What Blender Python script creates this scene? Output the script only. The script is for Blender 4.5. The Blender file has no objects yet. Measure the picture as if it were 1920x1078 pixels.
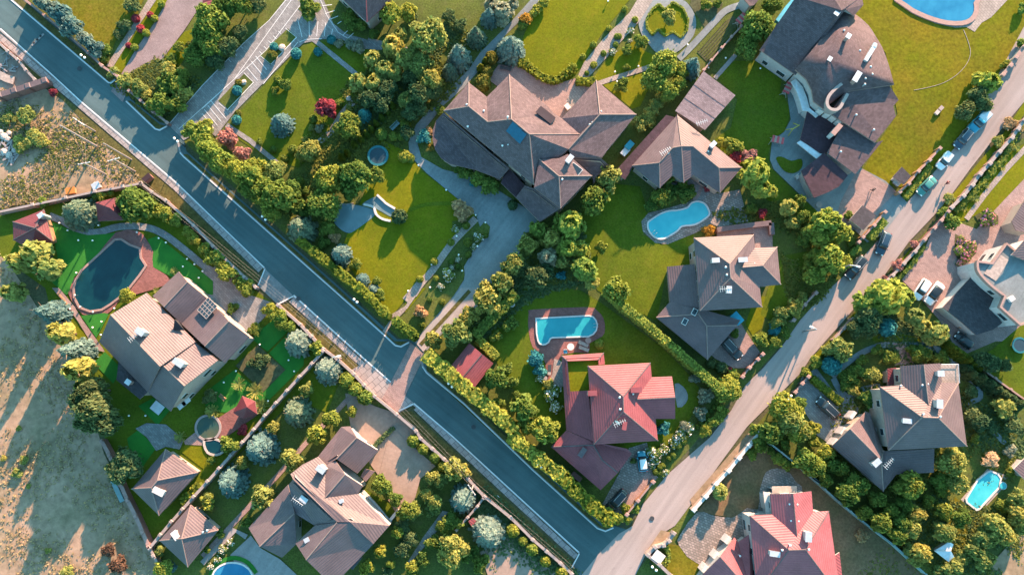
import bpy, bmesh, math, random
import numpy as np
from mathutils import Vector, Matrix
from mathutils.geometry import delaunay_2d_cdt
random.seed(7); rng = np.random.default_rng(7)
S = bpy.context.scene; COL = S.collection

# ------------------------------------------------------------------ camera, sky, sun, exposure
TILT = math.atan2(181.0, 1490.0)     # the drone looks almost straight down, a few degrees off the vertical
CAMH = 149.0 * math.cos(TILT)
cam = bpy.data.objects.new('camera', bpy.data.cameras.new('camera')); COL.objects.link(cam)
cam.location = (0, 0, CAMH); cam.rotation_euler = (TILT, 0, 0)
cam.data.sensor_width = 36; cam.data.lens = 36 * 149.0 / 192.0
cam.data.clip_end = 4000; S.camera = cam

SUN_EL = math.radians(18); SUN_AZ = math.atan2(0.42, 0.907)     # azimuth clockwise from +Y
SUN_COL = (1.0, 0.6, 0.4)
wd = bpy.data.worlds.new('World'); S.world = wd; wd.use_nodes = True
nt = wd.node_tree; bg = nt.nodes['Background']
sky = nt.nodes.new('ShaderNodeTexSky'); sky.sky_type = 'NISHITA'; sky.sun_disc = False
sky.sun_elevation = SUN_EL; sky.sun_rotation = SUN_AZ; sky.ozone_density = 4.0; sky.dust_density = 0.6
tint = nt.nodes.new('ShaderNodeMix'); tint.data_type = 'RGBA'; tint.blend_type = 'MULTIPLY'; tint.inputs[0].default_value = 1.0
tint.inputs[7].default_value = (0.78, 1.1, 0.85, 1)          # teal colour grade put into the sky light, turning shade green-blue
nt.links.new(sky.outputs[0], tint.inputs[6]); nt.links.new(tint.outputs[2], bg.inputs[0]); bg.inputs[1].default_value = 0.15
sl = bpy.data.lights.new('sun', 'SUN'); sl.energy = 5.0; sl.angle = math.radians(0.6); sl.color = SUN_COL
so = bpy.data.objects.new('sun', sl); COL.objects.link(so); so.location = (50, 90, 80)
sd = Vector((math.sin(SUN_AZ) * math.cos(SUN_EL), math.cos(SUN_AZ) * math.cos(SUN_EL), math.sin(SUN_EL)))
so.rotation_euler = sd.to_track_quat('Z', 'Y').to_euler()
S.view_settings.view_transform = 'Standard'; S.view_settings.look = 'None'
S.view_settings.exposure = 2.22; S.view_settings.gamma = 1.0

# ------------------------------------------------------------------ measuring helpers
CX = [0, 380, 760, 1140, 1520]; CY = [0, 270, 540, 798]; ZS = 3.85
def P(px, py, z=0.0):                # ground-plan metres of a surveyed point at height z
    v = (539 - py) / 1490.0; t = (CAMH - z) / (math.cos(TILT) - v * math.sin(TILT))
    return Vector(((px - 960) / 1490.0 * t, (math.sin(TILT) + v * math.cos(TILT)) * t, z))
def PXM(py, z=0.0):                  # metres per survey pixel there
    return (CAMH - z) / (math.cos(TILT) - (539 - py) / 1490.0 * math.sin(TILT)) / 1490.0
def frame(tok):
    return CX[int(tok[0])], CY[int(tok[1])], ZS
def pts(s, fr=(0, 0, 1.0)):
    out = []
    for t in s.split():
        if t[0] == '@': fr = frame(t[1:]); continue
        v = [float(a) for a in t.split(',')]
        out.append([fr[0] + v[0] / fr[2], fr[1] + v[1] / fr[2]] + ([v[2] / fr[2]] + v[3:] if len(v) > 2 else []))
    return out
def rpts(s, fr):                     # roof points  name:x,y,z
    d = {}
    for t in s.split():
        n, c = t.split(':'); v = [float(a) for a in c.split(',')]
        d[n] = P(fr[0] + v[0] / fr[2], fr[1] + v[1] / fr[2], v[2])
    return d
def smooth(p, n=5, closed=True):
    p = [Vector((a[0], a[1])) for a in p]; N = len(p); out = []
    rngi = range(N) if closed else range(N - 1)
    for i in rngi:
        if closed: a, b, c, d = p[i - 1], p[i], p[(i + 1) % N], p[(i + 2) % N]
        else: a, b, c, d = p[max(i - 1, 0)], p[i], p[i + 1], p[min(i + 2, N - 1)]
        for k in range(n):
            t = k / n
            q = 0.5 * ((2 * b) + (c - a) * t + (2 * a - 5 * b + 4 * c - d) * t * t + (3 * b - a - 3 * c + d) * t ** 3)
            out.append((q.x, q.y))
    if not closed: out.append((p[-1].x, p[-1].y))
    return out

# ------------------------------------------------------------------ materials
MATS = {}
def newmat(name):
    m = bpy.data.materials.new(name); m.use_nodes = True; n = m.node_tree
    b = n.nodes['Principled BSDF']; b.inputs['Specular IOR Level'].default_value = 0.3
    MATS[name] = m; return m, n, b
def N(nt, t, **kw):
    n = nt.nodes.new(t)
    for k, v in kw.items():
        if k in n.inputs.keys() if isinstance(k, str) else False: n.inputs[k].default_value = v
        else: setattr(n, k, v)
    return n
def noise(nt, co, scale, detail=4, rough=0.55):
    n = nt.nodes.new('ShaderNodeTexNoise'); n.inputs['Scale'].default_value = scale
    n.inputs['Detail'].default_value = detail; n.inputs['Roughness'].default_value = rough
    nt.links.new(co, n.inputs['Vector']); return n.outputs['Fac']
def ramp(nt, f, stops):
    r = nt.nodes.new('ShaderNodeValToRGB'); e = r.color_ramp.elements
    while len(e) < len(stops): e.new(0.5)
    for k, (p, c) in enumerate(stops): e[k].position = p; e[k].color = (*c, 1)
    nt.links.new(f, r.inputs[0]); return r.outputs[0]
def mixc(nt, f, a, b, mode='MIX'):
    m = nt.nodes.new('ShaderNodeMix'); m.data_type = 'RGBA'; m.blend_type = mode
    for v, s in ((f, m.inputs[0]), (a, m.inputs[6]), (b, m.inputs[7])):
        if hasattr(v, 'is_output'): nt.links.new(v, s)
        elif isinstance(v, tuple): s.default_value = (*v, 1)
        else: s.default_value = v
    return m.outputs[2]
def coords(nt, kind='Object'):
    return nt.nodes.new('ShaderNodeTexCoord').outputs[kind]
def bump(nt, b, h, strength=0.4, dist=0.05):
    n = nt.nodes.new('ShaderNodeBump'); n.inputs['Strength'].default_value = strength; n.inputs['Distance'].default_value = dist
    nt.links.new(h, n.inputs['Height']); nt.links.new(n.outputs[0], b.inputs['Normal'])
def sc(c, k): return tuple(min(1, a * k) for a in c)
def ground(name, c, c2=None, big=0.12, fine=3.0, rough=0.9, bmp=0.5, amt=0.45):
    m, n, b = newmat(name); co = coords(n)
    c2 = c2 or sc(c, 0.7)
    f1 = noise(n, co, big, 5, 0.65); f2 = noise(n, co, fine, 6, 0.7)
    a = ramp(n, f1, [(0.35, c), (0.68, c2)])
    d = ramp(n, f2, [(0.3, (1 - amt,) * 3), (0.72, (1 + amt,) * 3)])
    n.links.new(mixc(n, 1.0, a, d, 'MULTIPLY'), b.inputs['Base Color'])
    b.inputs['Roughness'].default_value = rough; b.inputs['Specular IOR Level'].default_value = 0.06
    if bmp: bump(n, b, f2, bmp, 0.06)
    if name.startswith(('lawn', 'garden')) and name != 'lawn_turf':
        a2 = b.inputs['Base Color'].links[0].from_socket
        f3 = noise(n, co, 0.55, 8, 0.75); p = ramp(n, f3, [(0.5, (0, 0, 0)), (0.72, (0.55, 0.55, 0.55))]); worn = (c[0] * 1.35, c[1] * 1.0, c[2] * 2.2)
        f4 = noise(n, co, 0.07, 3); q = ramp(n, f4, [(0.35, (0.8, 0.86, 1.0)), (0.65, (1.14, 1.06, 1.0))])
        n.links.new(mixc(n, 1.0, mixc(n, p, a2, worn), q, 'MULTIPLY'), b.inputs['Base Color'])
    if name.startswith(('asphalt', 'concrete', 'courtyard', 'tarmac')):
        a2 = b.inputs['Base Color'].links[0].from_socket
        mp = n.nodes.new('ShaderNodeMapping'); mp.vector_type = 'TEXTURE'; mp.inputs['Rotation'].default_value = (0, 0, -0.69 if name == 'asphalt' else 0.93); mp.inputs['Scale'].default_value = (22, .8, 1); n.links.new(co, mp.inputs[0])
        st = ramp(n, noise(n, mp.outputs[0], 1.0, 4), [(0.3, (0.88,) * 3), (0.7, (1.1,) * 3)])
        f5 = noise(n, co, 0.06, 4, .6); cr = ramp(n, f5, [(0.4, (0.88,) * 3), (0.6, (1.1,) * 3)])
        sp = ramp(n, noise(n, co, 0.9, 3), [(0.62, (1, 1, 1)), (0.75, (0.86,) * 3)])
        n.links.new(mixc(n, 1.0, mixc(n, 1.0, mixc(n, 1.0, a2, st, 'MULTIPLY'), cr, 'MULTIPLY'), sp, 'MULTIPLY'), b.inputs['Base Color'])
    return m
def paving(name, c, sz=0.5, ratio=0.5, mortar=0.02, joint=None, amt=0.25, rot=0.0):
    m, n, b = newmat(name); co = coords(n)
    mp = n.nodes.new('ShaderNodeMapping'); mp.inputs['Rotation'].default_value = (0, 0, rot); n.links.new(co, mp.inputs[0])
    br = n.nodes.new('ShaderNodeTexBrick'); br.inputs['Scale'].default_value = 1.0
    br.inputs['Brick Width'].default_value = sz; br.inputs['Row Height'].default_value = sz * ratio
    br.inputs['Mortar Size'].default_value = mortar; br.inputs['Color1'].default_value = (*sc(c, 1 + amt), 1)
    br.inputs['Color2'].default_value = (*sc(c, 1 - amt), 1); br.inputs['Mortar'].default_value = (*(joint or sc(c, 0.55)), 1)
    n.links.new(mp.outputs[0], br.inputs['Vector'])
    f = noise(n, co, 0.25, 6, 0.7); d = ramp(n, f, [(0.3, (0.78,) * 3), (0.72, (1.18,) * 3)])
    n.links.new(mixc(n, 1.0, br.outputs[0], d, 'MULTIPLY'), b.inputs['Base Color']); b.inputs['Roughness'].default_value = 0.85
    return m
def plain(name, c, rough=0.6, metal=0.0, amt=0.12, scale=2.0, spec=0.4, coat=0):
    m, n, b = newmat(name); co = coords(n); f = noise(n, co, scale, 4)
    n.links.new(ramp(n, f, [(0.3, sc(c, 1 - amt)), (0.7, sc(c, 1 + amt))]), b.inputs['Base Color'])
    b.inputs['Roughness'].default_value = rough; b.inputs['Metallic'].default_value = metal
    b.inputs['Specular IOR Level'].default_value = spec; b.inputs['Coat Weight'].default_value = coat
    return m
def roofmat(name, c, kind='tile', period=0.36, wear=0.18):
    m, n, b = newmat(name); uv = coords(n, 'UV'); co = coords(n)
    f1 = noise(n, co, 0.35, 6, 0.7)
    a = ramp(n, f1, [(0.3, sc(c, 1 - wear)), (0.7, sc(c, 1 + wear))])
    if kind == 'tile':
        w = n.nodes.new('ShaderNodeTexWave'); w.wave_type = 'BANDS'; w.bands_direction = 'Y'; w.wave_profile = 'SIN'
        w.inputs['Scale'].default_value = 0.31416 / period; n.links.new(uv, w.inputs['Vector'])
        w2 = n.nodes.new('ShaderNodeTexWave'); w2.wave_type = 'BANDS'; w2.bands_direction = 'X'; w2.wave_profile = 'SIN'
        w2.inputs['Scale'].default_value = 0.31416 / 0.2; n.links.new(uv, w2.inputs['Vector'])
        ad = n.nodes.new('ShaderNodeMath'); ad.operation = 'MULTIPLY_ADD'; ad.inputs[1].default_value = 0.25
        n.links.new(w2.outputs['Fac'], ad.inputs[0]); n.links.new(w.outputs['Fac'], ad.inputs[2])
        bump(n, b, ad.outputs[0], 1.0, 0.023); b.inputs['Roughness'].default_value = 0.5
        f2 = noise(n, co, 5, 3); d = ramp(n, f2, [(0.3, (0.92,) * 3), (0.7, (1.08,) * 3)])
    else:
        br = n.nodes.new('ShaderNodeTexBrick'); br.inputs['Scale'].default_value = 1.0
        br.inputs['Brick Width'].default_value = 0.5; br.inputs['Row Height'].default_value = 0.28; br.inputs['Mortar Size'].default_value = 0.02
        br.inputs['Color1'].default_value = (1.2, 1.2, 1.2, 1); br.inputs['Color2'].default_value = (0.78, 0.78, 0.78, 1); br.inputs['Mortar'].default_value = (0.6, 0.6, 0.6, 1)
        n.links.new(uv, br.inputs['Vector']); d = br.outputs[0]
        bump(n, b, noise(n, co, 9, 3), 0.25, 0.03); b.inputs['Roughness'].default_value = 0.85
    n.links.new(mixc(n, 1.0, a, d, 'MULTIPLY'), b.inputs['Base Color'])
    b.inputs['Specular IOR Level'].default_value = 0.25
    return m
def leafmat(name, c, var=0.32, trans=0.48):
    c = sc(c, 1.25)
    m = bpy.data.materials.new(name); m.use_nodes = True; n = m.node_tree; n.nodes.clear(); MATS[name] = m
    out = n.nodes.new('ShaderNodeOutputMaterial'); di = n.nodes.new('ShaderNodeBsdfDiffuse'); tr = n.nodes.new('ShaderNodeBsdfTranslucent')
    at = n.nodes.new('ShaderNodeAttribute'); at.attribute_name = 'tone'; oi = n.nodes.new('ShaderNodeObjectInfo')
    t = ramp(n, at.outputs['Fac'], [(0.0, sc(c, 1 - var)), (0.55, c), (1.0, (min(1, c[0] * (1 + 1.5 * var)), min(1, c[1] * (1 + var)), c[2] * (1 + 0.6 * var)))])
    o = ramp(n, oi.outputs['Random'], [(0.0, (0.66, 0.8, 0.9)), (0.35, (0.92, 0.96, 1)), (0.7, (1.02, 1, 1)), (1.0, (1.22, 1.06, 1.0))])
    col = mixc(n, 1.0, t, o, 'MULTIPLY')
    n.links.new(col, di.inputs[0]); n.links.new(col, tr.inputs[0])
    ms = n.nodes.new('ShaderNodeMixShader'); ms.inputs[0].default_value = trans
    n.links.new(di.outputs[0], ms.inputs[1]); n.links.new(tr.outputs[0], ms.inputs[2]); n.links.new(ms.outputs[0], out.inputs[0])
    return m
def water(name, c, c2, rough=0.08):
    m, n, b = newmat(name); co = coords(n)
    f = noise(n, co, 0.35, 3); n.links.new(ramp(n, f, [(0.35, c), (0.65, c2)]), b.inputs['Base Color'])
    b.inputs['Roughness'].default_value = rough; b.inputs['Specular IOR Level'].default_value = 0.5
    bump(n, b, noise(n, co, 1.3, 4), 0.2, 0.06); return m

ground('soil', (0.085, 0.082, 0.045), (0.055, 0.065, 0.032), 0.2, 2.0)
ground('garden_grass', (0.09, 0.115, 0.024), (0.065, 0.085, 0.022), 0.25, 3.5, amt=0.5)
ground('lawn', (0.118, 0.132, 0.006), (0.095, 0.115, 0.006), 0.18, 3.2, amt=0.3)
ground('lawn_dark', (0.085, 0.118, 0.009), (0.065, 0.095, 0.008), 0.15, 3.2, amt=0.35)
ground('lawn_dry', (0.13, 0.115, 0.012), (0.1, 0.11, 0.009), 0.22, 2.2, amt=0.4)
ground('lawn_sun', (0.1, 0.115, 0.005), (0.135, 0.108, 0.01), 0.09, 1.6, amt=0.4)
ground('lawn_turf', (0.03, 0.16, 0.025), (0.022, 0.12, 0.022), 0.3, 5, amt=0.15, bmp=0.2)
ground('verge', (0.1, 0.085, 0.03), (0.06, 0.065, 0.022), 0.4, 2.5, amt=0.5)
ground('dry_field', (0.33, 0.225, 0.16), (0.17, 0.14, 0.085), 0.1, 0.7, amt=0.32, bmp=0.6)
ground('brown_slope', (0.17, 0.11, 0.065), (0.11, 0.09, 0.045), 0.2, 2.5, amt=0.35)
ground('sandy', (0.29, 0.215, 0.175), (0.24, 0.18, 0.145), 0.3, 1.5, amt=0.14)
ground('asphalt', (0.066, 0.11, 0.117), (0.08, 0.123, 0.128), 0.1, 8, amt=0.12, bmp=0.2)
ground('asphalt_pale', (0.29, 0.25, 0.235), (0.25, 0.215, 0.205), 0.12, 6, amt=0.12, bmp=0.2)
ground('concrete', (0.3, 0.27, 0.26), (0.24, 0.225, 0.22), 0.15, 3, amt=0.14, bmp=0.2)
ground('tarmac_drive', (0.2, 0.22, 0.225), (0.15, 0.175, 0.185), 0.25, 3, amt=0.2, bmp=0.2)
ground('courtyard', (0.19, 0.215, 0.22), (0.15, 0.175, 0.18), 0.3, 4, amt=0.15, bmp=0.2)
paving('brick_drive', (0.24, 0.185, 0.185), 0.3, 0.5, 0.02, amt=0.15, rot=0.9)
paving('grey_paving', (0.2, 0.2, 0.2), 0.6, 0.6, 0.02, amt=0.2, rot=0.8)
paving('pink_paving', (0.27, 0.19, 0.175), 0.5, 0.5, 0.02, amt=0.15, rot=0.6)
paving('red_paving', (0.22, 0.095, 0.085), 0.4, 0.5, 0.02, amt=0.2, rot=0.3)
paving('path_stone', (0.27, 0.23, 0.205), 0.7, 0.7, 0.03, amt=0.12, rot=0.9)
paving('cobble', (0.24, 0.195, 0.18), 0.55, 0.75, 0.05, joint=(0.12, 0.12, 0.1), amt=0.28, rot=0.4)
paving('sidewalk', (0.27, 0.24, 0.23), 1.2, 0.9, 0.05, joint=(0.12, 0.11, 0.11), amt=0.12, rot=math.atan2(-0.78, 0.9))
plain('white_line', (0.55, 0.57, 0.57), 0.6, amt=0.08)
plain('light_stone', (0.25, 0.215, 0.205), 0.7)
plain('kerb', (0.24, 0.225, 0.22), 0.8)
for nm, c, k in (('roof_brown', (0.108, 0.078, 0.083), 'shingle'), ('roof_dark', (0.088, 0.064, 0.071), 'shingle'), ('roof_maroon', (0.05, 0.028, 0.038), 'shingle'),
                 ('roof_slate', (0.055, 0.05, 0.057), 'shingle')):
    roofmat(nm, c, k)
for nm, c in (('tile_brown', (0.112, 0.08, 0.083)), ('tile_red', (0.2, 0.056, 0.064)), ('tile_bright', (0.26, 0.078, 0.088)), ('tile_pink', (0.106, 0.08, 0.085)), ('tile_chestnut', (0.11, 0.078, 0.081)),
              ('tile_flat', (0.185, 0.145, 0.155)), ('tile_wine', (0.115, 0.03, 0.038))):
    roofmat(nm, c, 'shingle' if nm == 'tile_flat' else 'tile', 0.44)
plain('wall_cream', (0.33, 0.265, 0.225), 0.8); plain('wall_white', (0.34, 0.325, 0.315), 0.75); plain('wall_bright', (0.45, 0.43, 0.42), 0.75); plain('wall_pink', (0.27, 0.175, 0.155), 0.8)
plain('wall_brick', (0.2, 0.095, 0.08), 0.85, scale=6, amt=0.25); plain('trim_white', (0.5, 0.48, 0.46), 0.6); plain('ridge_pale', (0.2, 0.145, 0.13), 0.6)
plain('glass_dark', (0.02, 0.035, 0.045), 0.06, spec=0.6, amt=0.05); plain('solar_blue', (0.01, 0.085, 0.14), 0.12, spec=0.6)
plain('metal_dark', (0.05, 0.055, 0.06), 0.45, 0.3); plain('metal_light', (0.55, 0.57, 0.58), 0.35, 0.5); plain('wood', (0.3, 0.17, 0.09), 0.7, amt=0.25); plain('wood_grey', (0.3, 0.25, 0.22), 0.8, amt=0.25)
plain('bark', (0.12, 0.085, 0.06), 0.9, amt=0.3); plain('rubber', (0.02, 0.02, 0.022), 0.8); plain('globe', (0.85, 0.84, 0.8), 0.25)
plain('fence_teal', (0.16, 0.25, 0.26), 0.6); plain('rock', (0.36, 0.33, 0.3), 0.9, amt=0.25, scale=4); plain('canvas_red', (0.4, 0.06, 0.07), 0.7); plain('canvas_blue', (0.03, 0.28, 0.4), 0.7)
plain('skin', (0.45, 0.27, 0.19), 0.6); plain('cloth_dark', (0.03, 0.03, 0.04), 0.8); plain('cloth_red', (0.35, 0.05, 0.05), 0.8); plain('hair', (0.03, 0.02, 0.015), 0.7)
plain('tramp_mat', (0.012, 0.04, 0.06), 0.5); plain('tramp_pad', (0.01, 0.12, 0.15), 0.5); plain('yellow', (0.5, 0.4, 0.05), 0.6); plain('orange', (0.5, 0.16, 0.03), 0.5)
water('water_pool', (0.035, 0.36, 0.42), (0.06, 0.43, 0.48)); water('water_teal', (0.015, 0.235, 0.28), (0.025, 0.28, 0.32)); water('water_deep', (0.002, 0.026, 0.034), (0.004, 0.038, 0.046))
water('water_blue', (0.015, 0.13, 0.25), (0.025, 0.18, 0.31)); water('water_pond', (0.02, 0.06, 0.05), (0.06, 0.075, 0.04), 0.15); water('water_grey', (0.1, 0.16, 0.18), (0.12, 0.19, 0.21), 0.15)
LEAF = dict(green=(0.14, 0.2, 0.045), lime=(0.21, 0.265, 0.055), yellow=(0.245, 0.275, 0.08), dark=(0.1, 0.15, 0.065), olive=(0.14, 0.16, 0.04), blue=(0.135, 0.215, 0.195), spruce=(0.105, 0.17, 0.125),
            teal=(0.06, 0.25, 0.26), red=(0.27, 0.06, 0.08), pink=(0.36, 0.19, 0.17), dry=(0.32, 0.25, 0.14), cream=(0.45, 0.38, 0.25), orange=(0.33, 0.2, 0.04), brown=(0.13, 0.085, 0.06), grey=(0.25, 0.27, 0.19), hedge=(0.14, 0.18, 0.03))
for k, c in LEAF.items(): leafmat('leaf_' + k, c)
plain('petal_white', (0.75, 0.7, 0.66), 0.7); plain('petal_pink', (0.5, 0.16, 0.25), 0.7)
for k, c in dict(black=(0.012, 0.016, 0.018), teal=(0.03, 0.2, 0.2), white=(0.75, 0.75, 0.74), navy=(0.02, 0.045, 0.07), blue=(0.02, 0.25, 0.35), green=(0.05, 0.2, 0.17), red=(0.4, 0.03, 0.04)).items():
    plain('paint_' + k, c, 0.28, 0.1, amt=0.04, spec=0.5, coat=0.6)
M = MATS

# ------------------------------------------------------------------ object helpers
def link(name, me, parent=None, mats=()):
    o = bpy.data.objects.new(name, me); COL.objects.link(o)
    for m in mats: me.materials.append(MATS[m] if isinstance(m, str) else m)
    if parent: o.parent = parent
    return o
def tag(o, label=None, cat=None, group=None, kind=None):
    if label:
        assert 4 <= len(label.split()) <= 16, (len(label.split()), label)
        o['label'] = label
    if cat: o['category'] = cat
    if group: o['group'] = group
    if kind: o['kind'] = kind
    return o
def empty(name, loc, rz=0.0):
    o = bpy.data.objects.new(name, None); COL.objects.link(o); o.location = loc; o.rotation_euler = (0, 0, rz); o.empty_display_size = 0.3; return o
def copy_tree(o, parent=None):
    c = o.copy(); COL.objects.link(c); c.parent = parent
    for ch in list(o.children): copy_tree(ch, c)
    return c
class MB:                            # a mesh collector
    def __init__(s): s.bm = bmesh.new()
    def box(s, c, d, rz=0.0, taper=1.0, mi=0):
        x, y, z = d[0] / 2, d[1] / 2, d[2] / 2; R = Matrix.Rotation(rz, 3, 'Z'); vs = []
        for zz, k in ((-z, 1.0), (z, taper)):
            for a, b in ((-x, -y), (x, -y), (x, y), (-x, y)): vs.append(s.bm.verts.new(Vector(c) + R @ Vector((a * k, b * k, zz))))
        for f in ((3, 2, 1, 0), (4, 5, 6, 7), (0, 1, 5, 4), (1, 2, 6, 5), (2, 3, 7, 6), (3, 0, 4, 7)):
            s.bm.faces.new([vs[i] for i in f]).material_index = mi
        return s
    def tube(s, a, b, r, r2=None, n=8, mi=0):
        a, b = Vector(a), Vector(b); d = (b - a); q = d.to_track_quat('Z', 'Y').to_matrix(); r2 = r if r2 is None else r2
        A = [s.bm.verts.new(a + q @ Vector((r * math.cos(t * 2 * math.pi / n), r * math.sin(t * 2 * math.pi / n), 0))) for t in range(n)]
        B = [s.bm.verts.new(b + q @ Vector((r2 * math.cos(t * 2 * math.pi / n), r2 * math.sin(t * 2 * math.pi / n), 0))) for t in range(n)]
        for i in range(n): s.bm.faces.new((A[i], A[(i + 1) % n], B[(i + 1) % n], B[i])).material_index = mi
        s.bm.faces.new(A[::-1]).material_index = mi; s.bm.faces.new(B).material_index = mi; return s
    def ball(s, c, r, sub=2, mi=0, sz=1.0):
        g = bmesh.ops.create_icosphere(s.bm, subdivisions=sub, radius=r)
        for v in g['verts']: v.co = Vector((v.co.x, v.co.y, v.co.z * sz)) + Vector(c)
        for v in g['verts']:
            for f in v.link_faces: f.material_index = mi; f.smooth = True
        return s
    def prism(s, poly, z0, z1, mi=0, bottom=False):
        a = [s.bm.verts.new((p[0], p[1], z0)) for p in poly]; b = [s.bm.verts.new((p[0], p[1], z1)) for p in poly]; n = len(poly)
        for i in range(n): s.bm.faces.new((a[i], a[(i + 1) % n], b[(i + 1) % n], b[i])).material_index = mi
        s.bm.faces.new(b).material_index = mi
        if bottom: s.bm.faces.new(a[::-1]).material_index = mi
        return s
    def done(s, name, mats, parent=None, smooth=False):
        bmesh.ops.recalc_face_normals(s.bm, faces=s.bm.faces[:])
        me = bpy.data.meshes.new(name); s.bm.to_mesh(me); s.bm.free()
        if smooth:
            for p in me.polygons: p.use_smooth = True
        return link(name, me, parent, mats if isinstance(mats, (list, tuple)) else [mats])
def area2(p): return 0.5 * sum(p[i][0] * p[(i + 1) % len(p)][1] - p[(i + 1) % len(p)][0] * p[i][1] for i in range(len(p)))
def offset(poly, d):                 # inward offset of a plan polygon (CCW or CW), z kept
    n = len(poly); sgn = 1 if area2(poly) > 0 else -1; out = []
    for i in range(n):
        a, b, c = (Vector(poly[i - 1][:2]), Vector(poly[i][:2]), Vector(poly[(i + 1) % n][:2]))
        e1 = (b - a); e2 = (c - b)
        if e1.length < 1e-6 or e2.length < 1e-6: out.append(Vector((*b, poly[i][2] if len(poly[i]) > 2 else 0))); continue
        e1.normalize(); e2.normalize()
        n1 = Vector((-e1.y, e1.x)) * sgn; n2 = Vector((-e2.y, e2.x)) * sgn
        m = n1 + n2; L = m.length
        k = 0 if L < 0.3 else min(2.2, 2 / L / L * L); m = m.normalized() * min(k, 1.8) if L >= 0.3 else n1
        q = b + m * d; out.append(Vector((q.x, q.y, poly[i][2] if len(poly[i]) > 2 else 0)))
    return out
LV = 0.05; LVN = {}
def lz(lvl):                        # every sheet lies a few millimetres above the one before it
    k = LVN.get(int(lvl * 2), 0); LVN[int(lvl * 2)] = k + 1; return lvl * LV + .0022 * (k % 22) + .0003 * (k // 22)
def sheet(name, s, mat, lvl, sm=0, fr=(0, 0, 1.0)):
    p = pts(s, fr) if isinstance(s, str) else s
    if sm: p = smooth(p, sm)
    w = [P(a[0], a[1], 0) for a in p]
    if area2(w) < 0: w.reverse()
    z0 = lz(lvl); n = len(w); me = bpy.data.meshes.new(name)
    r = delaunay_2d_cdt([v.to_2d() for v in w], [], [list(range(n))], 1, 1e-4)
    me.from_pydata([(v.x, v.y, z0) for v in r[0]], [], [list(f) for f in r[2]]); me.update()
    return tag(link(name, me, None, [mat]), kind='structure')
def ribbon_pts(p, w, sm=0):
    if sm: p = smooth(p, sm, False)
    p = [Vector(a[:2]) for a in p]; L, R = [], []
    for i in range(len(p)):
        t = (p[min(i + 1, len(p) - 1)] - p[max(i - 1, 0)])
        t = t.normalized() if t.length else Vector((1, 0)); nn = Vector((-t.y, t.x)) * w / 2
        if 0 < i < len(p) - 1:
            t1 = (p[i] - p[i - 1]).normalized(); nn *= min(1.6, 1 / max(0.5, abs(t1.dot(t))))
        L.append(tuple(p[i] + nn)); R.append(tuple(p[i] - nn))
    return L, R
def ribbon(name, s, w, mat, lvl, sm=0, fr=(0, 0, 1.0)):     # w in pixels of the survey (10 px = 1 m)
    segs = [x for x in s.split('|')]; bm = bmesh.new(); zb = lz(lvl); ns = 0
    for sg in segs:
        L, R = ribbon_pts(pts(sg, fr), w, sm); prev = None; z0 = zb + .00021 * ns; ns += 1
        for a, b in zip(L, R):
            va, vb = P(*a), P(*b); cur = (bm.verts.new((va.x, va.y, z0)), bm.verts.new((vb.x, vb.y, z0)))
            if prev: bm.faces.new((prev[0], prev[1], cur[1], cur[0]))
            prev = cur
    bmesh.ops.recalc_face_normals(bm, faces=bm.faces[:])
    for f in bm.faces:
        if f.normal.z < 0: f.normal_flip()
    me = bpy.data.meshes.new(name); bm.to_mesh(me); bm.free()
    return tag(link(name, me, None, [mat]), kind='structure')

# ------------------------------------------------------------------ THE GROUND
def big_plane():
    bm = bmesh.new(); r = 1500
    bm.faces.new([bm.verts.new(v) for v in ((-r, -r, 0), (r, -r, 0), (r, r, 0), (-r, r, 0))])
    me = bpy.data.meshes.new('ground'); bm.to_mesh(me); bm.free(); tag(link('ground', me, None, ['soil']), kind='structure')
big_plane()
# wild field on the left, and the planted lots
sheet('field', '-60,100 60,150 120,190 265,325 268,345 -60,400', 'dry_field', 1)
sheet('field', '-60,400 0,470 60,560 110,640 170,760 195,850 285,1020 300,1100 -60,1100', 'dry_field', 1)
sheet('field', '-60,-20 -5,-20 0,60 120,160 85,160 0,215 -60,215', 'sandy', 1)
sheet('grass', '30,-20 1960,-20 1960,60 1700,390 1380,740 1190,960 1135,980 800,680', 'garden_grass', 1)
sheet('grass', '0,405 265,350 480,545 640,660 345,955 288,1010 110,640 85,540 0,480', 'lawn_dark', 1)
sheet('grass', '640,662 1070,1085 300,1085 290,1015 345,958', 'garden_grass', 1)
sheet('grass', '1960,250 1880,270 1500,700 1280,960 1180,1090 1960,1090', 'garden_grass', 1)
# main road
sheet('main_road', '28,-15 212,141 228,150 245,186 300,230 318,234 345,262 350,284 640,541 745,636 772,636 798,664 806,690 1000,863 1130,982 1152,985 1200,1000 1190,1090 1060,1090 1069,1068 1086,1036 848,818 776,755 750,769 734,718 686,676 551,555 521,571 484,536 498,505 330,345 150,190 0,58 -40,25 -40,-15', 'asphalt', 2)
sheet('side_road', '1925,40 1850,180 1835,215 1800,265 1745,330 1700,380 1655,440 1620,480 1590,510 1540,555 1500,600 1465,650 1430,690 1397,722 1370,770 1330,820 1250,890 1205,945 1186,985 1160,1000 1120,1040 1080,1090 1185,1090 1215,1030 1240,1000 1265,985 1295,945 1350,868 1400,800 1440,760 1465,735 1500,700 1520,670 1560,625 1600,580 1640,540 1705,452 1750,405 1780,370 1820,315 1875,245 1925,185', 'asphalt_pale', 3)
for s in ('0,70 150,197 330,352 489,507', '546,562 681,684', '780,764 843,824 1080,1043'): ribbon('sidewalk', s, 11, 'sidewalk', 3)
sheet('sidewalk', '@12 1180,530 1365,690 1525,830 1410,905 1060,600', 'sidewalk', 3)
sheet('sidewalk', '484,536 498,505 551,555 521,571', 'tarmac_drive', 3)
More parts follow.
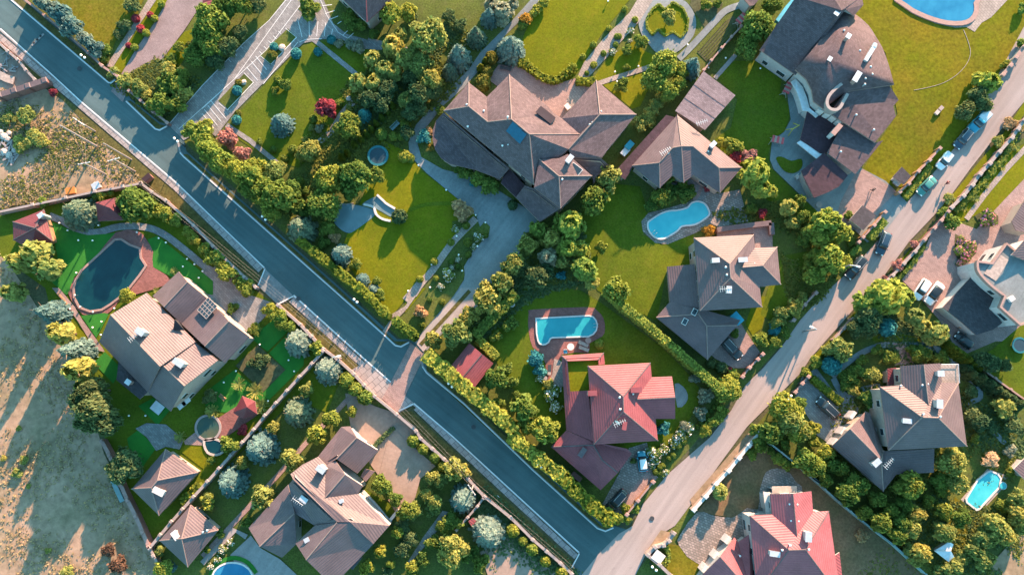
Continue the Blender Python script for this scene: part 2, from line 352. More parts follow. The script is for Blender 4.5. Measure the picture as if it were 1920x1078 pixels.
for s in ('0,80 150,208 330,362 486,518 480,538 310,380 265,345 120,190 0,90', '541,568 680,692 655,690 605,655 521,574', '772,770 838,832 1072,1050 1060,1062 880,895 750,772'):
    sheet('verge', s, 'verge', 2)
for s in ('28,-12 212,144 225,158 205,158 18,-3', '246,190 300,234 314,238 300,245 292,243 237,190', '352,290 640,546 740,640 768,640 750,650 640,560 340,290', '800,672 1000,868 1128,986 1150,985 1135,997 1000,883 800,698'):
    sheet('verge', s, 'verge', 3)
ribbon('kerb', '18,-3 205,157 217,150|237,190 292,243 300,245 315,237|335,268 338,285 345,294 380,325 560,485 720,627 740,647 752,650 768,641|794,668 792,685 800,697 870,756 1000,881 1120,989 1135,995 1150,988|0,56 95,139 150,190 330,344 498,505 484,536|521,571 551,555 686,676 734,718|747,771 776,757 848,818 1086,1036 1069,1068', 3.6, 'kerb', 3.4)
ribbon('road_edge_line', '18,-2 204,156|237,191 292,243|338,287 345,295 380,326 560,486 720,628 742,648|792,687 800,699 870,757 1000,882 1120,990|2,55 95,138 150,189 330,342 496,502|551,554 686,675 734,717|776,756 848,817 1085,1034', 2.0, 'white_line', 4)
ribbon('road_edge_line', '204,156 209,157 217,151|292,243 300,245 313,238|742,648 752,650 767,642|1120,990 1135,995 1150,989|497,505 485,535|522,570 550,556|748,770 775,757|1086,1037 1070,1067', 2.0, 'white_line', 4, 0)
ribbon('speed_bump', '@00 235,335 320,250', 3.4, 'kerb', 4)
ribbon('speed_bump_marking', '@00 243,320 255,310|@00 268,298 280,286|@00 292,272 303,261', 3.6, 'rubber', 5)
sheet('road_crossing', '765,654 796,667 745,773 717,747', 'pink_paving', 4)
sheet('driveway_apron', '@00 850,580 925,655 890,742 805,662', 'brick_drive', 4)
sheet('driveway_apron', '770,642 797,666 790,683 762,665', 'pink_paving', 4)
# lot A, top left
sheet('lawn', '75,-5 130,50 170,72 198,108 212,90 225,62 255,35 272,-5', 'lawn_dry', 2)
sheet('lawn', '212,127 228,138 258,85 290,40 318,-5 296,-5 262,45', 'lawn', 2)
sheet('lawn', '262,152 290,178 340,120 385,60 390,40 345,62 305,112', 'lawn', 2)
sheet('path', '200,125 212,128 262,48 298,-5 282,-5 258,35 225,85', 'path_stone', 3)
sheet('driveway', '228,140 262,152 305,112 345,60 388,-5 318,-5 290,45 258,90', 'brick_drive', 3)
# lot B, lawn and plaza
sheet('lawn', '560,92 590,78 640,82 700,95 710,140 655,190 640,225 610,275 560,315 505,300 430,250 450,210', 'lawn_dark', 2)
sheet('driveway', '316,234 380,160 458,80 505,39 540,-5 605,-5 625,45 650,65 690,76 722,85 716,95 668,92 640,74 605,75 570,82 558,92 440,212 405,257 385,242 345,264', 'grey_paving', 3)
sheet('flower_bed', '540,55 557,72 508,124 488,105', 'garden_grass', 4)
sheet('flower_bed', '458,140 477,157 430,207 410,190', 'garden_grass', 4)
sheet('flower_bed', '@10 690,70 760,0 850,60 770,140', 'garden_grass', 4)
ribbon('path', '588,75 668,140', 9, 'grey_paving', 3); ribbon('path', '425,235 470,265 522,308', 9, 'grey_paving', 3)
ribbon('path', '@10 840,1030 930,950 1010,820 1090,740', 11, 'path_stone', 3, 4)
ribbon('path', '690,76 720,83 770,95', 8, 'light_stone', 3.5, 4)
ribbon('paving_lines', '380,205 500,95 572,0|336,243 440,150 548,0|318,234 380,162 458,82 505,40 538,0|@10 850,0 900,120 980,240 1060,290|@10 300,530 370,600 180,800 120,750|@10 600,210 680,275 495,470 420,410|@10 700,310 750,290 860,285|@10 440,610 690,310', 1.0, 'white_line', 4)
ribbon('paving_bars', '@10 690,155 720,275|@10 770,150 772,270|@10 835,160 825,268|@10 890,170 880,265|@10 940,215 932,255|@10 865,48 935,40|@10 885,105 955,82|@10 910,150 980,122|@10 975,178 1003,160|@10 1012,262 1048,228|@10 1050,283 1090,245|@10 385,410 465,510|@10 355,450 432,543|@10 320,490 400,585|@10 65,735 170,860|@10 40,765 135,880|@10 15,795 110,910|@10 0,825 85,930|@10 550,232 568,250|@10 512,265 535,287|@10 478,300 497,320|@10 445,340 465,362|@10 412,375 430,395|@10 275,340 295,355|@10 235,390 250,410|@10 190,435 210,455|@10 140,485 155,500', 1.1, 'white_line', 4)
# lot C, the big brown house
sheet('driveway', '1018,-5 990,25 945,70 905,125 870,165 830,200 795,245 783,270 790,295 830,318 900,335 1000,400 1012,415 985,440 975,460 972,480 950,495 935,515 910,545 880,570 850,602 800,657 778,642 790,618 850,555 872,522 870,500 905,440 893,405 870,383 800,325 768,292 766,268 780,235 820,190 850,160 880,130 900,100 960,40 1000,-5', 'tarmac_drive', 2)
sheet('courtyard', '918,420 935,370 1005,400 1015,418 985,440 972,480 940,505 905,545 880,565 868,540 872,510 915,450', 'courtyard', 3)
sheet('lawn', '715,262 762,285 790,320 870,383 893,405 885,430 840,470 790,525 750,575 728,600 690,560 640,470 655,430 690,345', 'lawn', 3)
sheet('flower_bed', '@21 450,540 525,515 430,620 340,640 340,560', 'garden_grass', 4)
sheet('flower_bed', '@21 575,560 612,600 605,650 520,740 430,830 415,880 430,950 380,1050 345,1100 @22 60,390 0,350 0,310 40,250 @21 150,1060 215,960 330,840 430,720', 'garden_grass', 4)
ribbon('path', '@21 510,540 400,650 320,740 200,910 120,1000 60,1090 | @21 120,990 0,1130'.replace(' | ', '|'), 13, 'path_stone', 4, 3)
ribbon('path', '@12 1460,150 1400,210 1350,260 1310,320', 7, 'path_stone', 4)
ribbon('path', '@12 1540,40 1470,140 1345,215', 6, 'path_stone', 4.5)
sheet('lawn', '@22 0,0 150,0 60,110 0,180', 'lawn', 2)
sheet('driveway', '@22 470,0 620,0 480,200 400,240 280,300 130,460 70,390 200,240 330,100 400,0', 'concrete', 3)
ribbon('verge', '@22 465,20 330,170 110,410', 7, 'verge', 4)
ribbon('path', '@21 30,480 150,440 350,430', 7, 'lawn_dark', 4, 4)
sheet('pond', '@11 960,430 1080,440 1150,450 1240,480 1240,520 1180,570 1110,620 1060,645 1000,620 950,560 985,490', 'water_grey', 4, 3)
sheet('pond', '@11 1150,440 1260,380 1320,420 1390,480 1370,530 1290,490 1230,460', 'water_grey', 4, 3)
sheet('terrace', '915,150 935,122 975,126 1000,145 1040,160 1078,148 1098,160 1120,165 1130,195 1060,245 950,175', 'pink_paving', 3)
sheet('lawn', '985,60 1022,-5 1185,-5 1130,62 1082,138 1062,160 1040,158 1020,140 985,112 975,90', 'lawn', 2)
sheet('lawn', '1108,152 1140,110 1200,70 1205,95 1240,110 1260,115 1215,130 1130,152', 'lawn', 2)
sheet('lawn', '1130,160 1215,135 1225,150 1200,200 1185,205', 'lawn', 2)
sheet('path', '1062,190 1095,118 1130,75 1180,25 1198,-5 1228,-5 1200,40 1150,95 1100,150 1095,170 1075,215 1058,225', 'path_stone', 3)
ribbon('path', '1120,158 1150,148 1220,126', 9, 'path_stone', 3.5)
sheet('path', '@30 330,0 520,0 590,50 630,130 630,220 590,300 480,390 360,390 290,320 240,250 220,150 270,40', 'tarmac_drive', 3.5, 3)
sheet('lawn', '@30 370,30 400,70 430,60 460,20 540,60 580,150 570,220 520,270 470,230 410,260 360,215 320,255 280,200 280,140 320,70', 'lawn', 5)
ribbon('path', '@30 510,430 600,340 760,170 850,80 960,40', 12, 'tarmac_drive', 3.2, 4)
sheet('vegetable_bed', '@30 640,380 830,170 900,120 960,160 720,460', 'soil', 3)
sheet('vegetable_bed', '@30 590,40 700,210 800,130 830,20 600,0', 'soil', 3)
ribbon('vegetable_row', '|'.join('@30 %d,%d %d,%d' % (650 + 14 * i, 375 + 12 * i, 850 + 14 * i, 150 + 12 * i) for i in range(7)), 1.5, 'garden_grass', 4)
# lot D, curved pool and the lawns
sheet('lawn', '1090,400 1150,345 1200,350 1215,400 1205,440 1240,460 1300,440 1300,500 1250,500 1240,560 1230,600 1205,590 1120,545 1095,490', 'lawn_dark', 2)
sheet('terrace', '@31 240,560 290,500 450,460 580,420 640,380 690,290 720,340 800,360 950,330 1010,560 800,600 740,580 640,640 540,680 430,725 340,715 290,670 250,630', 'cobble', 3)
sheet('patio', '@31 380,330 460,280 520,300 530,340 430,380 360,360', 'grey_paving', 3, 2)
sheet('patio', '@31 560,270 620,230 760,330 690,400 620,410', 'grey_paving', 3.3)
ribbon('path', '@31 620,410 650,370 680,300', 7, 'pink_paving', 4)
sheet('driveway', '1355,610 1385,600 1397,620 1424,660 1405,690 1375,690 1340,672 1328,660', 'pink_paving', 3)
sheet('lawn', '@32 1060,60 1160,60 1110,290 1040,340 990,260', 'lawn', 2)
sheet('lawn', '1465,480 1520,470 1540,540 1460,610 1425,590 1440,540', 'lawn_dark', 2)
# lot E, the red roofed house
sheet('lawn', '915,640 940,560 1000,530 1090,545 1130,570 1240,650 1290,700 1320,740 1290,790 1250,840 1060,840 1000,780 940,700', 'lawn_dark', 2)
sheet('terrace', '@22 890,180 930,155 1310,138 1380,160 1430,220 1440,300 1420,350 1330,400 1320,470 1130,480 1060,720 1010,720 1020,620 990,480 920,430 890,310', 'red_paving', 3, 2)
sheet('path', '@22 1075,510 1110,520 1140,540 1150,700 1060,760 1020,700 1060,620', 'path_stone', 4)
sheet('path', '@32 480,690 540,710 575,770 560,830 500,860', 'courtyard', 3, 2)
sheet('driveway', '@33 150,160 280,120 330,340 360,370 230,530 130,640 40,620 -40,560 80,340', 'cobble', 3)
sheet('driveway', '@33 270,340 350,370 150,580 100,590 190,430', 'pink_paving', 4)
# lot F, the dark roofed compound
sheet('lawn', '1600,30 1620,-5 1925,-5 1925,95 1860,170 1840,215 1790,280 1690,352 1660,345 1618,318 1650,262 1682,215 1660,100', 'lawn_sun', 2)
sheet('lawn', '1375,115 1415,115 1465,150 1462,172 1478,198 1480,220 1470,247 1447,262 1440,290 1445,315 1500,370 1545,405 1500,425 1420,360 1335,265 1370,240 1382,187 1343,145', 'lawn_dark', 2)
ribbon('path', '@30 770,570 920,400', 8, 'concrete', 3)
sheet('driveway', '1475,175 1482,225 1470,248 1447,265 1443,300 1450,318 1530,395 1562,425 1585,445 1600,430 1625,455 1655,440 1700,380 1660,340 1618,318 1590,300 1640,265 1600,180 1500,150', 'courtyard', 3)
sheet('driveway', '1600,330 1618,318 1660,345 1680,360 1640,400 1605,415 1590,440 1562,425 1575,380', 'pink_paving', 4)
sheet('flower_bed', '@31 1210,110 1250,95 1320,125 1390,110 1400,160 1370,200 1320,215 1260,190', 'lawn_dark', 5, 3)
sheet('terrace', '@40 590,-20 640,30 760,120 900,175 1040,205 1120,200 1180,235 1230,170 1300,130 1440,-20', 'path_stone', 3)
ribbon('verge', '1770,280 1690,365', 14, 'lawn', 4)
# right-hand side
ribbon('verge', '1925,195 1885,255 1830,320 1790,370 1762,400', 13, 'lawn', 3.6); ribbon('verge', '1715,465 1650,545 1606,590 1570,630 1525,675', 12, 'lawn', 3.6)
sheet('lawn', '@41 990,560 1100,470 1440,60 1540,0 1540,330 1330,590 1180,520 1100,560', 'lawn', 2)
ribbon('path', '@41 1120,545 1250,370 1400,190 1560,20', 10, 'path_stone', 4)
sheet('driveway', '1748,430 1760,420 1790,415 1830,430 1925,330 1925,640 1865,640 1800,668 1760,600 1725,560 1690,525 1735,462', 'pink_paving', 3)
sheet('flower_bed', '@41 1040,650 1200,740 1190,790 1060,920 1035,700', 'soil', 4)
sheet('flower_bed', '@41 1180,520 1250,480 1350,520 1350,580 1230,600', 'soil', 4)
sheet('lawn', '1815,680 1860,655 1925,600 1925,760 1880,740 1830,705', 'lawn_dark', 3)
# lot G, right bottom house
ribbon('path', '@42 150,640 260,540 400,450 560,405 760,400 880,430 1000,500 1100,640', 11, 'tarmac_drive', 4, 4)
ribbon('path', '@42 160,650 210,740 280,790 350,740 500,705', 11, 'tarmac_drive', 4, 4)
ribbon('path', '@42 1100,640 1200,700 1220,790 1150,830 1180,920 1270,990 1340,1060 @43 1400,130', 9, 'tarmac_drive', 4, 4)
sheet('terrace', '@42 590,400 690,400 720,480 740,545 600,560 640,480', 'pink_paving', 4.5)
sheet('driveway', '1503,705 1530,690 1560,730 1600,752 1612,770 1580,800 1560,835 1530,815 1520,790 1490,745', 'grey_paving', 3)
sheet('lawn', '@42 450,310 640,330 760,350 800,390 560,390 440,380', 'lawn_dark', 4)
sheet('lawn', '@43 1040,510 1090,560 1180,650 1090,870 1030,800 970,690', 'lawn_dry', 3)
sheet('field', '@43 1540,700 1540,1090 1280,1090 1330,960 1430,850', 'dry_field', 3)
sheet('terrace', '@43 1080,530 1270,310 1420,360 1400,430 1190,660', 'wood_grey', 3)
# lot H, bottom red house
sheet('field', '1430,850 1445,830 1745,1085 1560,1085 1500,900', 'brown_slope', 3)
sheet('lawn', '@33 1080,80 1320,300 1540,420 1540,620 1480,610 1360,420 1110,380 1080,590 900,660 640,620', 'brown_slope', 4)
sheet('terrace', '@33 1110,400 1140,330 1220,305 1300,330 1350,400 1400,480 1140,640 1000,780 880,870 660,1000 510,860 520,780 640,620 740,640 900,660 1000,590 1080,600 1090,480', 'cobble', 5, 2)
sheet('verge', '@33 1040,20 1060,90 610,590 590,530', 'dry_field', 4)
sheet('verge', '@33 380,750 470,770 420,840 300,880 285,890', 'dry_field', 4)
sheet('lawn', '@33 430,850 510,860 660,990 640,1090 480,1090 400,1010', 'lawn_dry', 4)
# lot I, left house with dark pool
sheet('lawn', '@01 370,560 560,640 640,660 780,650 850,640 700,820 540,960 500,1080 480,1090 380,1000 430,880', 'lawn_turf', 3)
sheet('lawn', '@01 1070,690 1140,665 1540,990 1540,1090 1480,1080 1330,960 1240,960 1110,890', 'lawn_turf', 3)
ribbon('path', '@01 360,520 460,560 560,620 700,640 860,600 1040,600 1180,650 1330,760 1540,920 @11 140,830 220,930 300,1010', 13, 'grey_paving', 3.5, 4)
sheet('terrace', '@01 840,640 1000,630 1060,690 1110,780 1110,890 1250,1000 @02 900,70 840,130 740,210 600,190 520,90 495,20 @01 505,1070 540,970 680,840', 'red_paving', 4, 2)
sheet('driveway', '@11 0,870 60,900 240,980 340,1090 @12 490,100 460,200 330,330 200,230 60,90 0,0', 'grey_paving', 3)
sheet('path', '@02 380,0 430,0 540,130 600,230 750,440 760,460 700,450 640,360 560,230 500,150', 'pink_paving', 4)
sheet('lawn', '@02 500,170 540,260 640,350 690,480 670,520 510,300', 'lawn', 3)
sheet('lawn', '@02 590,200 760,180 790,190 700,360 650,290', 'lawn_turf', 4)
sheet('lawn', '@02 680,540 760,460 860,560 850,640 820,690', 'lawn_turf', 3); sheet('lawn', '@02 1000,850 1110,790 1230,880 1140,990', 'lawn_turf', 3)
sheet('lawn', '@12 350,360 510,230 620,310 470,460', 'lawn_turf', 3); sheet('lawn', '@12 480,470 620,330 740,420 730,560 480,810 430,760 600,590', 'lawn_turf', 3)
sheet('flower_bed', '@12 240,560 400,410 600,590 440,750', 'soil', 4)
sheet('lawn', '@12 60,720 230,590 300,650 480,800 340,830 200,900 100,890 20,850', 'lawn_turf', 2.5)
sheet('lawn', '@03 920,90 1000,30 1130,160 1030,300 990,300 940,190', 'lawn_turf', 3); sheet('lawn', '@03 1300,180 1340,130 1460,140 1500,220 1470,310', 'lawn', 3)
sheet('terrace', '@12 110,940 250,850 400,830 420,900 250,1020 150,1090 90,1070', 'red_paving', 4); sheet('terrace', '@03 1330,110 1420,40 1480,95 1460,140 1340,135', 'pink_paving', 4)
sheet('path', '@03 980,20 1060,-20 1200,-10 1330,100 1300,170 1200,150 1130,180 1060,80', 'grey_paving', 3)
# lot J, bottom house
sheet('driveway', '@12 1030,760 1080,760 1240,850 1390,900 1540,1000 1540,1070 @13 1540,500 1430,580 1200,260 1070,10', 'sandy', 3)
sheet('driveway', '@23 0,100 220,290 110,380 60,560 -60,640 -200,400 -100,0', 'sandy', 4)
ribbon('path', '@12 1060,790 900,960 @13 760,110 540,360 330,590 0,940', 9, 'pink_paving', 3, 2)
sheet('terrace', '@13 350,790 420,880 560,960 700,1090 300,1090 200,930', 'concrete', 3)
ribbon('path', '@13 0,990 230,750 320,800', 10, 'concrete', 4)
sheet('path', '@23 0,1010 130,800 270,610 310,620 200,800 60,960', 'grey_paving', 3)
sheet('driveway', '@23 540,910 740,780 820,870 960,980 1140,1090 600,1090', 'sandy', 3)
sheet('lawn', '@13 1150,440 1420,600 1330,650 1250,560', 'lawn_dark', 3)
sheet('lawn', '@12 760,600 980,700 900,900 780,850', 'lawn_dark', 2)

# ------------------------------------------------------------------ PLANTS: prototypes (unit radius, unit height)
def leaves(C, Nn, size, tone, aspect=1.0, along=None):
    n = len(C); Nn = Nn / np.maximum(np.linalg.norm(Nn, axis=1, keepdims=True), 1e-6)
    r = rng.normal(size=(n, 3)) if along is None else along
    u = np.cross(Nn, r); u /= np.maximum(np.linalg.norm(u, axis=1, keepdims=True), 1e-6); v = np.cross(Nn, u)
    s = (size * (0.7 + 0.6 * rng.random(n)))[:, None]; u = u * s; v = v * s * aspect
    q = np.stack([C - u - v * .3, C + v * -.9, C + u - v * .2, C + v * 1.0], 1)      # kite-shaped leaf clump
    return q.reshape(-1, 3), np.repeat(np.clip(tone, 0, 1), 4)
def foliage(name, V, T, mats, extra=None, midx=None):
    n = len(V) // 4; me = bpy.data.meshes.new(name)
    verts = V; faces = np.arange(n * 4).reshape(-1, 4).tolist(); nv = len(V); tone = list(T)
    verts = V.tolist()
    if extra is not None:
        ev, ef = extra; faces += [[i + nv for i in f] for f in ef]; verts += ev; tone += [0.25] * len(ev)  # unseen core added inside the leaves to block light, toned darker
    me.from_pydata(verts, [], faces); a = me.attributes.new('tone', 'FLOAT', 'POINT'); a.data.foreach_set('value', np.array(tone, dtype=np.float32))
    for m in mats: me.materials.append(MATS[m])
    if midx is not None:
        mi = np.zeros(len(faces), dtype=np.int32); mi[:len(midx)] = midx; me.polygons.foreach_set('material_index', mi)
    me.update(); return me
def dirs(n):
    d = rng.normal(size=(n, 3)); return d / np.linalg.norm(d, axis=1, keepdims=True)
def core(r, zc, rz, n=8, m=5, jit=0.1):
    v, f = [], []
    for i in range(1, m):
        th = math.pi * i / m
        for j in range(n):
            k = 1 + jit * random.uniform(-1, 1); a = 2 * math.pi * j / n
            v.append([r * k * math.sin(th) * math.cos(a), r * k * math.sin(th) * math.sin(a), zc + rz * k * math.cos(th)])
    for i in range(m - 2):
        for j in range(n): f.append([i * n + j, i * n + (j + 1) % n, (i + 1) * n + (j + 1) % n, (i + 1) * n + j])
    f.append(list(range(n))); f.append([(m - 2) * n + j for j in range(n)][::-1]); return v, f
def g_broad(nl=14, n=3200, size=0.078, z0=0.25, lr=(0.3, 0.5)):
    cs = []
    for i in range(nl):
        a = 2 * math.pi * (i / nl * 2.6) + random.uniform(-.4, .4); rr = math.sqrt((i + .4) / nl) * 0.68; z = 0.8 - 0.42 * rr * rr + random.uniform(-.12, .1)
        cs.append((rr * math.cos(a), rr * math.sin(a), z, random.uniform(*lr) * (1.05 - .25 * rr), random.random()))
    CC, NN, TT = [], [], []
    for (x, y, z, r, t) in cs:
        k = int(n * r * r / sum(c[3] ** 2 for c in cs)); d = dirs(k); d[:, 2] = np.where(d[:, 2] < -0.5, -d[:, 2], d[:, 2])
        rad = r * (0.72 + 0.38 * rng.random(k) ** .7)[:, None]
        rad = rad * np.where(rng.random(k) < .16, 1 + .38 * rng.random(k), 1.0)[:, None]
        c = np.array([x, y, z]) + d * rad * np.array([1, 1, 0.72]); CC.append(c); NN.append(d + 0.5 * rng.normal(size=(k, 3))); TT.append(np.clip(0.45 + 0.28 * rng.normal(size=k) + 0.35 * (t - .5), 0, 1))
    C = np.concatenate(CC); m = (C[:, 2] > z0 * .6); C = C[m]; C[:, 2] = np.minimum(C[:, 2], 1.08)
    return leaves(C, np.concatenate(NN)[m], size, np.concatenate(TT)[m]) + (core(0.62, 0.55, 0.33),)
def g_spruce(L=16, size=0.085, droop=0.1, br=16, spread=1.0, jag=0.09):
    CC, NN, TT, AL = [], [], [], []
    for i in range(L):
        t = 0.06 + 0.92 * (i / (L - 1)) ; R = max(0.04, (1 - t) ** 0.82); nb = max(4, int(br * (0.5 + 0.9 * R)))
        off = random.random() * 6.28
        for b in range(nb):
            a = off + 2 * math.pi * b / nb + random.uniform(-.2, .2); rb = R * random.uniform(1 - jag * 1.6, 1 + jag * .6); k = max(3, int(9 * R) + 2); tn = random.random()
            for j in range(k):
                f = (j + 0.6) / k; x = rb * f
                for sgn in (-1, 1):
                    w = sgn * 0.11 * R * (1.1 - f) * random.uniform(.4, 1.3)
                    CC.append((x * math.cos(a) - w * math.sin(a), x * math.sin(a) + w * math.cos(a), t - droop * f * f * R + random.uniform(-.012, .012)))
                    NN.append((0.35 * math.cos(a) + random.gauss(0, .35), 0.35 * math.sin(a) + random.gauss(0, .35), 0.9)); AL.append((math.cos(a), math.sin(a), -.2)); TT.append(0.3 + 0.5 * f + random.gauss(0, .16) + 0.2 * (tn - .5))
    C = np.array(CC); return leaves(C, np.array(NN), size, np.array(TT)) + (core(0.62, 0.3, 0.3),)
def g_pine(size=0.1):
    CC, NN, TT = [], [], []
    for i in range(52):
        t = random.uniform(0.35, 1.0); a = random.uniform(0, 6.28); rb = (1.12 - t) ** .55 * random.uniform(.55, 1.1); tn = random.random()
        for j in range(16):
            f = 0.25 + 0.75 * (j + random.random()) / 16; x = rb * f
            for q in range(3):
                w = random.gauss(0, .075 + .05 * f)
                CC.append((x * math.cos(a) - w * math.sin(a), x * math.sin(a) + w * math.cos(a), t * .82 + .15 * f * f + random.gauss(0, .025)))
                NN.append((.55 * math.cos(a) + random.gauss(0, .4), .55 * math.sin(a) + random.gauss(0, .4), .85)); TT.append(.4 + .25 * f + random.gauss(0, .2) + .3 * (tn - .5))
    C = np.array(CC); return leaves(C, np.array(NN), size, np.array(TT), 1.6) + (core(0.35, 0.55, 0.25),)
def g_ball(n=420, size=0.15):
    d = dirs(n); C = d * (0.86 + .14 * rng.random(n))[:, None]; C[:, 2] = 0.5 + C[:, 2] * 0.5
    return leaves(C, d + .45 * rng.normal(size=(n, 3)), size, .5 + .25 * rng.normal(size=n)) + (core(0.85, 0.5, 0.44, 10, 6, .03),)
def g_col(n=520, size=0.17):
    t = rng.random(n) ** 0.8; a = rng.random(n) * 6.28; R = (1 - t) ** .6 * (1 + .08 * np.sin(a * 3 + t * 9)); C = np.stack([R * np.cos(a), R * np.sin(a), 0.03 + .97 * t], 1)
    Nn = np.stack([np.cos(a), np.sin(a), .4 + 0 * a], 1) + .5 * rng.normal(size=(n, 3))
    v, f = core(0.8, 0.34, 0.36, 8, 6, .03)
    return leaves(C, Nn, size, .45 + .25 * rng.normal(size=n)) + ((v, f),)
def g_bush(n=800, size=0.135): return g_broad(7, n, size, 0.0, (0.28, 0.6))
def g_palm():
    CC, NN, AL = [], [], []
    for i in range(46):
        a = random.uniform(0, 6.28); el = random.uniform(.1, 1.2)
        for j in range(4):
            f = (j + .6) / 4; x = f * math.cos(el) * 1.05
            CC.append((x * math.cos(a), x * math.sin(a), .35 + f * math.sin(el) * .65 - .15 * f * f)); NN.append((-.5 * math.cos(a), -.5 * math.sin(a), 1)); AL.append((math.cos(a), math.sin(a), .1))
    return leaves(np.array(CC), np.array(NN), .08, .5 + .3 * rng.normal(size=len(CC)), 2.4, np.array(AL)) + (core(0.2, 0.3, 0.25),)
def g_cloud(nl=7, n=1500, size=.085): return g_broad(nl, n, size, .1, (.3, .48))
SHAPES = {}
def shape(kind):
    if kind not in SHAPES:
        f = dict(broad=(g_broad, 4), spruce=(g_spruce, 4), pine=(g_pine, 3), ball=(g_ball, 2), column=(g_col, 2), bush=(g_bush, 4), palm=(g_palm, 2), small=(lambda: g_broad(9, 1500, .115, .2, (.24, .52)), 4))[kind]
        SHAPES[kind] = [f[0]() for _ in range(f[1])]
    return SHAPES[kind]
PMESH = {}
def pmesh(kind, leaf, name, k, petals=None):
    key = (kind, leaf, name, k, petals)
    if key not in PMESH:
        V, T, ex = shape(kind)[k]
        mi = None; mats = ['leaf_' + leaf]
        if petals:
            mats.append(petals); mi = (rng.random(len(V) // 4) < 0.28).astype(np.int32)
        PMESH[key] = foliage(name, V, T, mats, ex, mi)
    return PMESH[key]
TRUNK = None
def trunk_mesh():
    global TRUNK
    if TRUNK is None:
        b = MB(); b.tube((0, 0, -.02), (0.01, 0, .45), .07, .05); b.tube((0.01, 0, .45), (0, .02, .92), .05, .012)
        for k in range(6):
            a = k * 1.05; z = .35 + .07 * k; b.tube((0, 0, z), (.5 * math.cos(a), .5 * math.sin(a), z + .2), .03, .008, 6)
        bmesh.ops.recalc_face_normals(b.bm, faces=b.bm.faces[:]); TRUNK = bpy.data.meshes.new('trunk'); b.bm.to_mesh(TRUNK); b.bm.free(); TRUNK.materials.append(MATS['bark'])
    return TRUNK
KIND = {  # object name, category, shape, leaf, height per radius, has trunk
    'tree': ('broadleaf_tree', 'tree', 'broad', 'green', 1.9, 1), 'limetree': ('broadleaf_tree', 'tree', 'broad', 'lime', 1.8, 1), 'goldtree': ('broadleaf_tree', 'tree', 'broad', 'yellow', 1.9, 1), 'darktree': ('broadleaf_tree', 'tree', 'broad', 'dark', 1.8, 1),
    'smalltree': ('garden_tree', 'tree', 'small', 'green', 1.9, 1), 'smalllime': ('garden_tree', 'tree', 'small', 'lime', 1.9, 1), 'smallgold': ('garden_tree', 'tree', 'small', 'yellow', 1.9, 1), 'smalldark': ('garden_tree', 'tree', 'small', 'dark', 1.7, 1), 'redtree': ('red_maple', 'tree', 'small', 'red', 1.7, 1),
    'spruce': ('spruce_tree', 'tree', 'spruce', 'blue', 2.3, 1), 'greenspruce': ('spruce_tree', 'tree', 'spruce', 'spruce', 2.3, 1), 'tealspruce': ('spruce_tree', 'tree', 'spruce', 'teal', 2.0, 1),
    'pine': ('pine_tree', 'tree', 'pine', 'yellow', 1.7, 1), 'limepine': ('pine_tree', 'tree', 'pine', 'lime', 1.7, 1), 'greypine': ('pine_tree', 'tree', 'pine', 'grey', 1.7, 1),
    'ball': ('clipped_shrub', 'shrub', 'ball', 'green', 1.9, 0), 'limeball': ('clipped_shrub', 'shrub', 'ball', 'lime', 1.9, 0), 'tealball': ('clipped_shrub', 'shrub', 'ball', 'teal', 1.9, 0), 'darkball': ('clipped_shrub', 'shrub', 'ball', 'dark', 1.9, 0), 'oliveball': ('clipped_shrub', 'shrub', 'ball', 'olive', 1.9, 0), 'redball': ('clipped_shrub', 'shrub', 'ball', 'red', 1.8, 0),
    'column': ('columnar_conifer', 'conifer', 'column', 'hedge', 4.2, 0), 'shadecolumn': ('columnar_conifer', 'conifer', 'column', 'dark', 3.2, 0),
    'bush': ('bush', 'bush', 'bush', 'green', 1.5, 0), 'limebush': ('bush', 'bush', 'bush', 'lime', 1.6, 0), 'goldbush': ('bush', 'bush', 'bush', 'yellow', 1.6, 0), 'darkbush': ('bush', 'bush', 'bush', 'dark', 1.4, 0), 'bluebush': ('juniper_bush', 'bush', 'bush', 'blue', 1.4, 0), 'tealbush': ('juniper_bush', 'bush', 'bush', 'teal', 1.4, 0),
    'brownbush': ('bush', 'bush', 'bush', 'brown', 1.2, 0), 'redbush': ('bush', 'bush', 'bush', 'red', 1.5, 0), 'pinkbush': ('bush', 'bush', 'bush', 'pink', 1.5, 0), 'drybush': ('bush', 'bush', 'bush', 'dry', 1.4, 0), 'orangebush': ('bush', 'bush', 'bush', 'orange', 1.4, 0), 'creambush': ('bush', 'bush', 'bush', 'cream', 1.5, 0), 'greybush': ('bush', 'bush', 'bush', 'grey', 1.4, 0),
    'flower': ('flowering_bush', 'bush', 'bush', 'green', 1.0, 0), 'palm': ('yucca_plant', 'plant', 'palm', 'yellow', 1.3, 0)}
ORD = 'first second third fourth fifth sixth seventh eighth ninth tenth eleventh twelfth thirteenth fourteenth fifteenth sixteenth seventeenth eighteenth nineteenth twentieth'.split()
FROM = dict(x='from the left', X='from the right', y='from the top', Y='from the bottom')
